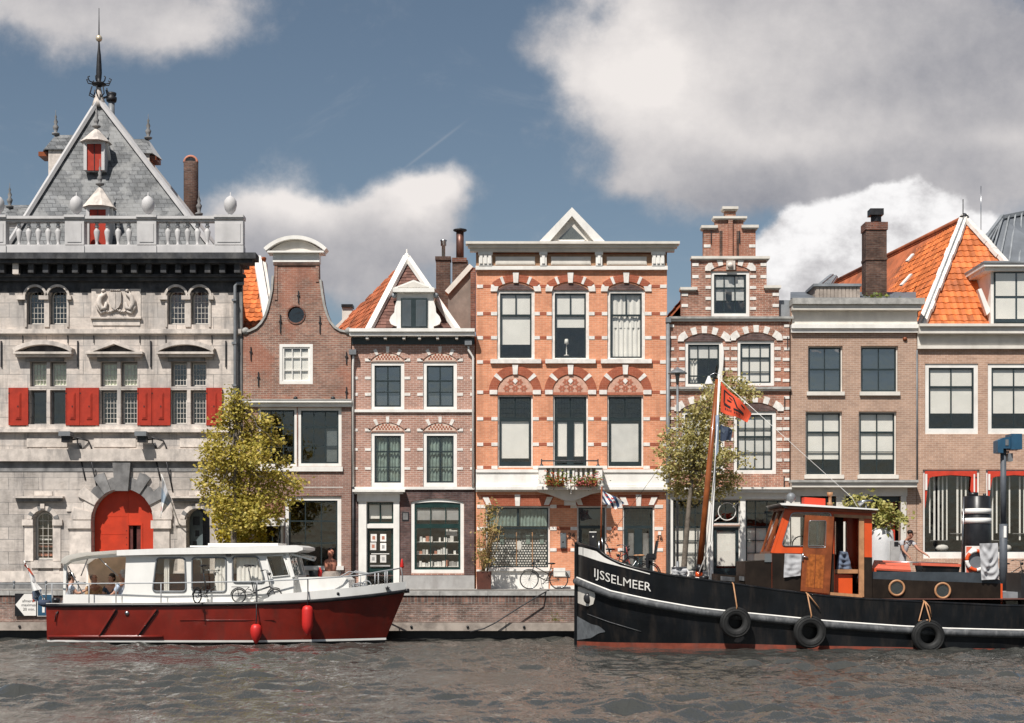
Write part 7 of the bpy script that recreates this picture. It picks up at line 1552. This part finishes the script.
# bow flag: blue and white diagonals with red hearts
YB_ = YT; NAVYF = mt('deep_blue_flag_cloth', (.03,.06,.13), .8, .1, 5); RDF = mt('red_print', (.5,.05,.05), .8, .1, 5)
sf = lambda u, v: NAVYF if int(math.floor((u*1.2-v*.9+.62)*3.7)) % 2 == 0 else FW
def heart(u, v, s): return (RDF, [(u,v+s*1.3),(u-s*.8,v),(u-s*.7,v-s*.8),(u-s*.25,v-s*.9),(u,v-s*.4),(u+s*.25,v-s*.9),(u+s*.7,v-s*.8),(u+s*.8,v)])
flag('striped_flag', 'blue and white diagonally striped flag with red hearts on the tug bow staff', [(602,489.5),(624.5,502.5),(615.5,509),(602.5,501.5)], YB_, sf, 36, 24, .05, deco=[heart(.2,.22,.085),heart(.36,.46,.085),heart(.52,.68,.085),heart(.5,.28,.085),heart(.68,.5,.085)], pole=(WOODB,(600.8,552),(601.8,486.5),.026))
q = MB().m(BLACKP); q.pbox(589,532.5,596.5,548,YB_-.1,YB_+.1,YB_); q.m(WHITE); q.pbox(589.2,531.6,596.3,532.6,YB_-.1,YB_+.1,YB_); q.pbox(592.2,536,593.6,537.4,YB_-.115,YB_-.1,YB_); q.build('bow_lamp_box', tg)
q = MB().m(CHROME); q.tube([P(605,556,YB_-.3),P(602,538,YB_-.3),P(607,545,YB_-.2),P(611,557,YB_-.2)], .02, 6); q.tube([P(599,556,YB_-.4),P(599,541,YB_-.4)], .025, 6); q.build('bow_stanchion', tg)
# tyres with their ropes
for i, (px, py, R, top, lab) in enumerate(((735.5,622.3,.465,583.5,'tyre fender hung nearest the lettered bow of the tug'), (809.8,631.8,.49,592.5,'tyre fender hung below the wooden wheelhouse door of the tug'), (928,635.9,.49,601.5,'tyre fender hung furthest aft, below the engine casing portholes'))):
    Yt = YT-ip(HT,px)-.30; t = thing('tyre_fender', lab, 'tyre', P(px,py+16,Yt), 'tyre fenders along the tug')
    q = MB().m(RUB); c = P(px,py,Yt); r_ = .135
    n, m = 28, 10; vs = []
    for a in range(n):
        th_ = 2*PI*a/n
        for b in range(m):
            ph = 2*PI*b/m; rr_ = R-r_+r_*(abs(math.cos(ph))**.7*(1 if math.cos(ph) > 0 else -1)); yy = .125*(abs(math.sin(ph))**.7*(1 if math.sin(ph) > 0 else -1)); vs.append((c.x+rr_*math.cos(th_), c.y+yy, c.z+rr_*math.sin(th_)))
    q.smooth = True; q.add(vs, [(a*m+b, ((a+1)%n)*m+b, ((a+1)%n)*m+(b+1)%m, a*m+(b+1)%m) for a in range(n) for b in range(m)]); q.smooth = False
    q.ring((c.x,c.y-.115,c.z), R-.05, .012, 'y', 28, 5); q.ring((c.x,c.y-.125,c.z), R-.12, .01, 'y', 28, 5); q.build('tyre', t)
    q = MB().m(WOODL); s_ = tug(px, tz(px,TB)); yr = s_.y-.06; q.tube([(c.x,c.y,c.z+R-.2),(c.x+.02,c.y-.16,c.z+R),(c.x-.03,yr-.02,s_.z+.02),(c.x-.05,s_.y+.05,s_.z+.06)], .022, 6)
    if i: q.tube([(c.x-.02,yr,s_.z+.03),(c.x+.10,yr-.03,s_.z-.12),(c.x+.34 if i == 1 else c.x+.16,yr-.02,s_.z-.42)], .02, 6)
    if i == 2: q.tube([(c.x-.05,yr,s_.z+.05),(c.x-.22,yr-.03,s_.z-.55),(c.x-.03,c.y-.1,c.z+R-.02)], .02, 6)
    q.build('rope', t)
# loose things on the tug
zb = decz(622)
bA = bicycle('bicycle', 'silver and red bicycle lying among others just behind the tug bow', (.35,.06,.05)); put(bA, 616, YT-.55, .46, .5, .08)
bB = bicycle('bicycle', 'dark bicycle with black child seat and brown saddle on the tug foredeck', (.02,.03,.03), child=True, seatm=WOODL); put(bB, 631, YT-.85, .27, PI-.2, .05)
t = drape('rope_bundle', 'bundle of white rope and cloth lying on the tug foredeck', [(671,567),(686,566.5),(687,577),(671,578)], YT-1.0, 8, 8, .12, .5)
c_ = random.Random(2); q = MB().m(FW)
for k in range(7): q.ring(P(673+k*2,571+c_.random()*3,YT-.8+c_.uniform(-.2,.2)), .12, .035, c_.choice('xyz'), 12, 6)
q.build('rope_loops', t)
# ================= people =================
SKIN = mt('skin', (.50,.28,.20), .55, .06, 8, bump=.02); SKIN2 = mt('tanned_skin', (.40,.20,.135), .55, .06, 8, bump=.02)
def skin_obj(name, chains, mat, parent, lev=1):
    """chains: lists of (point, radius[, radius2]); points given as keys are joined, so one chain may branch off another"""
    vs, rs, es, roots, idx = [], [], [], [], {}
    for ch in chains:
        prev = None; start = True
        for key, p, r in ch:
            if key is not None and key in idx: i = idx[key]
            else:
                i = len(vs); vs.append(Vector(p)-off(parent)); rs.append(r if isinstance(r, tuple) else (r, r))
                if key is not None: idx[key] = i
                if prev is None: roots.append(i)
            if prev is not None and prev != i: es.append((prev, i))
            prev = i
    me = bpy.data.meshes.new(name); me.from_pydata(vs, es, []); o = bpy.data.objects.new(name, me); COL.objects.link(o); o.parent = parent; OFF[o.name] = off(parent)
    sk = o.modifiers.new('Skin', 'SKIN'); sk.use_smooth_shade = True; sk.branch_smoothing = .6
    if not me.skin_vertices: me.skin_vertices.new()
    L = me.skin_vertices[0].data
    for i, r in enumerate(rs): L[i].radius = r; L[i].use_root = i in roots
    sb = o.modifiers.new('Sub', 'SUBSURF'); sb.levels = lev; sb.render_levels = lev
    bpy.context.view_layer.update(); dg = bpy.context.evaluated_depsgraph_get(); m2 = bpy.data.meshes.new_from_object(o.evaluated_get(dg)); o.modifiers.clear(); o.data = m2; m2.materials.clear(); m2.materials.append(mat)
    m2.polygons.foreach_set('use_smooth', [True]*len(m2.polygons)); return o
def person(label, J, face, shirt, trousers, hair, skin=SKIN, sleeve=.6, cap=False, name='person', group=None, bald=False):
    """J: joints pelvis, chest, neck, head, and for l/r: sh, el, wr, hip, kn, an ; face = unit vector the person looks along"""
    t = thing(name, label, 'person', (J['pelvis'].x, J['pelvis'].y, min(J['lan'].z, J['ran'].z)-.08), group)
    f = Vector(face).normalized(); up = Vector((0,0,1)); sd = f.cross(up).normalized(); H = J['head']
    body = [[('pelvis',J['pelvis'],(.15,.11)),('waist',J['pelvis'].lerp(J['chest'],.5),(.125,.095)),('chest',J['chest'],(.15,.105)),('neck',J['neck'],.055),('jaw',H+f*.02-up*.075,(.062,.07)),('face',H+f*.005,(.075,.092)),('crown',H+up*.095-f*.01,(.06,.068))]]
    for s in 'lr':
        body.append([('chest',J['chest'],.15),(s+'sh',J[s+'sh'],.062),(s+'el',J[s+'el'],.044),(s+'wr',J[s+'wr'],.03)])
        body.append([('pelvis',J['pelvis'],.15),(s+'hip',J[s+'hip'],.085),(s+'kn',J[s+'kn'],.06),(s+'an',J[s+'an'],.042),(s+'toe',J[s+'an']+f*.17-up*.045,.032)])
        d = (J[s+'wr']-J[s+'el']).normalized(); w = d.cross(up if abs(d.z) < .9 else f).normalized(); n = w.cross(d)
        pm = J[s+'wr']+d*.075; body.append([(s+'wr',J[s+'wr'],.03),(s+'palm',pm,(.038,.02))])
        for k, ln in enumerate((.066,.078,.072,.055)): b = pm+w*(.027-.018*k); body.append([(None,b,.0085),(None,b+d*ln*.55-n*.006,.0085),(None,b+d*ln*.95-n*.03,.007)])
        b = J[s+'wr']+d*.03+w*.028; body.append([(None,b,.010),(None,b+w*.028+d*.02,.0095),(None,b+w*.034+d*.052-n*.012,.008)])
    body.append([(None,H+f*.075+up*.02,.010),(None,H+f*.10-up*.005,.014),(None,H+f*.085-up*.02,.012)])
    for s in (-1,1): body.append([(None,H+sd*s*.075+up*.015,.012),(None,H+sd*s*.088+up*.0,.02),(None,H+sd*s*.078-up*.03,.01)])
    skin_obj('body', body, skin, t)
    q = MB().m(BLACKP)
    for s in (-1,1): q.ball(H+f*.082+sd*s*.033+up*.018, .012,.012,.009,8,5)
    q.m(mt('lips', (.35,.12,.10), .5, .1)); q.obox(H+f*.082-up*.048, (.035,.035,.009)); q.build('face_features', t)
    sh = [[('p',J['pelvis']-up*.02,(.165,.125)),('w',J['pelvis'].lerp(J['chest'],.5),(.15,.115)),('c',J['chest'],(.17,.125)),('n',J['neck']-up*.03,.075)]]
    for s in 'lr': sh.append([('c',J['chest'],.17),(s,J[s+'sh'],.08),(None,J[s+'sh'].lerp(J[s+'el'],sleeve),.062)]+([] if sleeve < 1 else [(None,J[s+'el'].lerp(J[s+'wr'],.7),.045)]))
    skin_obj('shirt', sh, shirt, t)
    tr = []
    for s in 'lr': tr.append([('p',J['pelvis']-up*.03,(.17,.13)),(s+'h',J[s+'hip'],.105),(s+'k',J[s+'kn'],.078),(None,J[s+'kn'].lerp(J[s+'an'],.92),.06)])
    skin_obj('trousers', tr, trousers, t)
    q = MB().m(hair)
    if cap: q.ball(H+up*.06-f*.005, .088,.096,.07); q.obox(H+up*.055+f*.10, (.13,.13,.015))
    elif bald: q.ball(H-f*.045+up*.01, .082,.082,.075)
    else: q.ball(H+up*.045-f*.025, .092,.095,.088); q.ball(H-f*.05-up*.02, .08,.08,.085)
    q.build('cap' if cap else 'hair', t)
    q = MB().m(BLACKP)
    for s in 'lr': q.obox(J[s+'an']+f*.07-up*.045, (.12,.25,.07), Vector((0,1,0)).rotation_difference(Vector((f.x,f.y,0)).normalized()).to_matrix())
    q.build('shoes', t); return t
def seated(px, py, Y, face, lean, arm, seatz, floor):
    """seated joints from the head position in the picture; arm = (elbow offset, wrist offset) from each shoulder in (forward, side, up)"""
    H = P(px,py,Y); f = Vector(face).normalized(); up = Vector((0,0,1)); sd = f.cross(up).normalized(); J = {'head':H}
    J['neck'] = H-up*.16-f*.02; J['chest'] = J['neck']-up*.13-f*lean*.3; J['pelvis'] = Vector((J['chest'].x,J['chest'].y,H.z-.74))-f*lean
    for s, k in (('l',-1),('r',1)):
        J[s+'sh'] = J['neck']-up*.07+sd*k*.19; a = arm[0 if s == 'l' else 1]
        g = lambda v: f*v[0]+sd*k*v[1]+up*v[2]
        J[s+'el'] = J[s+'sh']+g(a[0]); J[s+'wr'] = J[s+'sh']+g(a[1])
        J[s+'hip'] = J['pelvis']+sd*k*.09-up*.01; J[s+'kn'] = J[s+'hip']+f*.42+sd*k*.03+up*.02; J[s+'an'] = Vector((J[s+'kn'].x,J[s+'kn'].y,J['pelvis'].z-.38))-f*.03
    return J
zf = -.93; sz = zf+.52
def grow(t, K, H): t.scale = (K,K,K); t.location = H-(H-t.location)*K; return t
rest = ((.06,.05,-.27),(.30,-.04,-.30)); reach = ((.18,.04,-.20),(.42,-.02,-.08))
BRN = mt('brown_shirt_cloth', (.42,.26,.14), .9, .1, 6); LBL = mt('light_blue_shirt_cloth', (.46,.54,.68), .9, .1, 6); DBL = mt('dark_navy_shirt_cloth', (.05,.07,.10), .9, .15, 6); PBL = mt('pale_blue_white_dress', (.58,.63,.70), .9, .25, 14); GRT = mt('grey_tshirt_cloth', (.40,.40,.41), .9, .1, 6); JEAN = mt('dark_jeans', (.05,.06,.09), .9, .2, 8)
HDK = mt('dark_hair', (.02,.014,.011), .5, .2, 10); HGR = mt('white_grey_hair', (.50,.47,.44), .6, .1, 10); HBR = mt('grey_brown_hair', (.16,.11,.085), .6, .2, 10)
g = 'people seated in the cruiser cockpit'
grow(person('dark haired person in pale blue dress, leftmost in the cruiser cockpit', seated(71.5,577,-7.45,(1,.25,0),.04,(rest,reach),sz,zf), (1,.25,-.1), PBL, PBL, HDK, group=g), 1.24, P(71.5,577,-7.45))
grow(person('person with thin grey brown hair and brown shirt in the cruiser cockpit', seated(94,578,-5.95,(.75,-.65,0),.03,(rest,rest),sz,zf), (.9,-.45,-.1), BRN, JEAN, HBR, SKIN2, .9, group=g, bald=True), 1.24, P(94,578,-5.95))
grow(person('dark haired person in dark navy shirt in the cruiser cockpit', seated(111.5,578,-5.95,(-.3,-.95,0),.03,(rest,rest),sz,zf), (-.5,-.85,-.1), DBL, JEAN, HDK, group=g), 1.24, P(111.5,578,-5.95))
grow(person('white haired person in light blue shirt, rightmost in the cruiser cockpit', seated(122.5,574.5,-7.4,(-1,.2,0),-.02,(((.14,.03,-.24),(.36,-.02,-.36)),rest),sz,zf), (-1,.3,-.1), LBL, JEAN, HGR, sleeve=.9, group=g), 1.24, P(122.5,574.5,-7.4))
# man on the quay reaching towards the tug
Y = -6.8
J = {'pelvis':P(902,563,Y), 'chest':P(904.5,546.5,Y), 'neck':P(907.5,538.4,Y-.05), 'head':P(910.2,534.2,Y-.12)}
J['pelvis'].z = J['head'].z-.98
f = Vector((.42,-.9,0)).normalized(); sd = f.cross(Vector((0,0,1))).normalized()
for s, k in (('l',-1),('r',1)):
    J[s+'sh'] = J['chest'].lerp(J['neck'],.75)+sd*k*.19; J[s+'hip'] = J['pelvis']+sd*k*.09-Vector((0,0,.03)); J[s+'kn'] = J[s+'hip']+Vector((.05,-.02,-.42)); J[s+'an'] = J[s+'hip']+Vector((-.02,0,-.84))
J['lel'] = P(918,548.5,Y-.2); J['lwr'] = P(924.5,552.6,Y-.35); J['rel'] = J['rsh']+Vector((.03,-.10,-.27)); J['rwr'] = J['rel']+Vector((.14,-.12,-.18))
grow(person('person in grey t-shirt and dark cap leaning forward beside the white tub', J, (.93,-.3,-.25), GRT, JEAN, HDK, SKIN2, .6, cap=True), 1.1, J['head'])
# banner on the weigh house
Y = -1.5
flag('hanging_flag', 'pale grey and blue flag hanging limp beside the big red door', [(162,476.5),(171,500),(165.5,511),(159.5,506)], Y, lambda u, v: FW if v < .33 else (mt_blue if v > .7 else CLOTHG), 12, 12, .10, deco=[(TERRA,[(.3,.75),(.4,.75),(.4,.9),(.3,.9)])], pole=(WHITEB,(176.5,531),(161.5,474),.022)) if False else None
FPB = mt('faded_blue_flag_cloth', (.30,.36,.42), .85, .1, 5)
t = flag('hanging_flag', 'pale grey blue flag hanging limp from a wall pole beside the big red door', [(162,477),(171.5,500),(164,510),(160.5,518)], Y, lambda u, v: FW if v > .55 else (FPB if v > .25 else CLOTHG), 14, 12, .10, deco=[(RDF,[(.05,.72),(.12,.70),(.12,.82),(.05,.84)])])
q = MB().m(WHITEB); q.tube([P(180,527,-.05), P(161.5,474.5,Y)], .024, 7); q.build('staff', t)
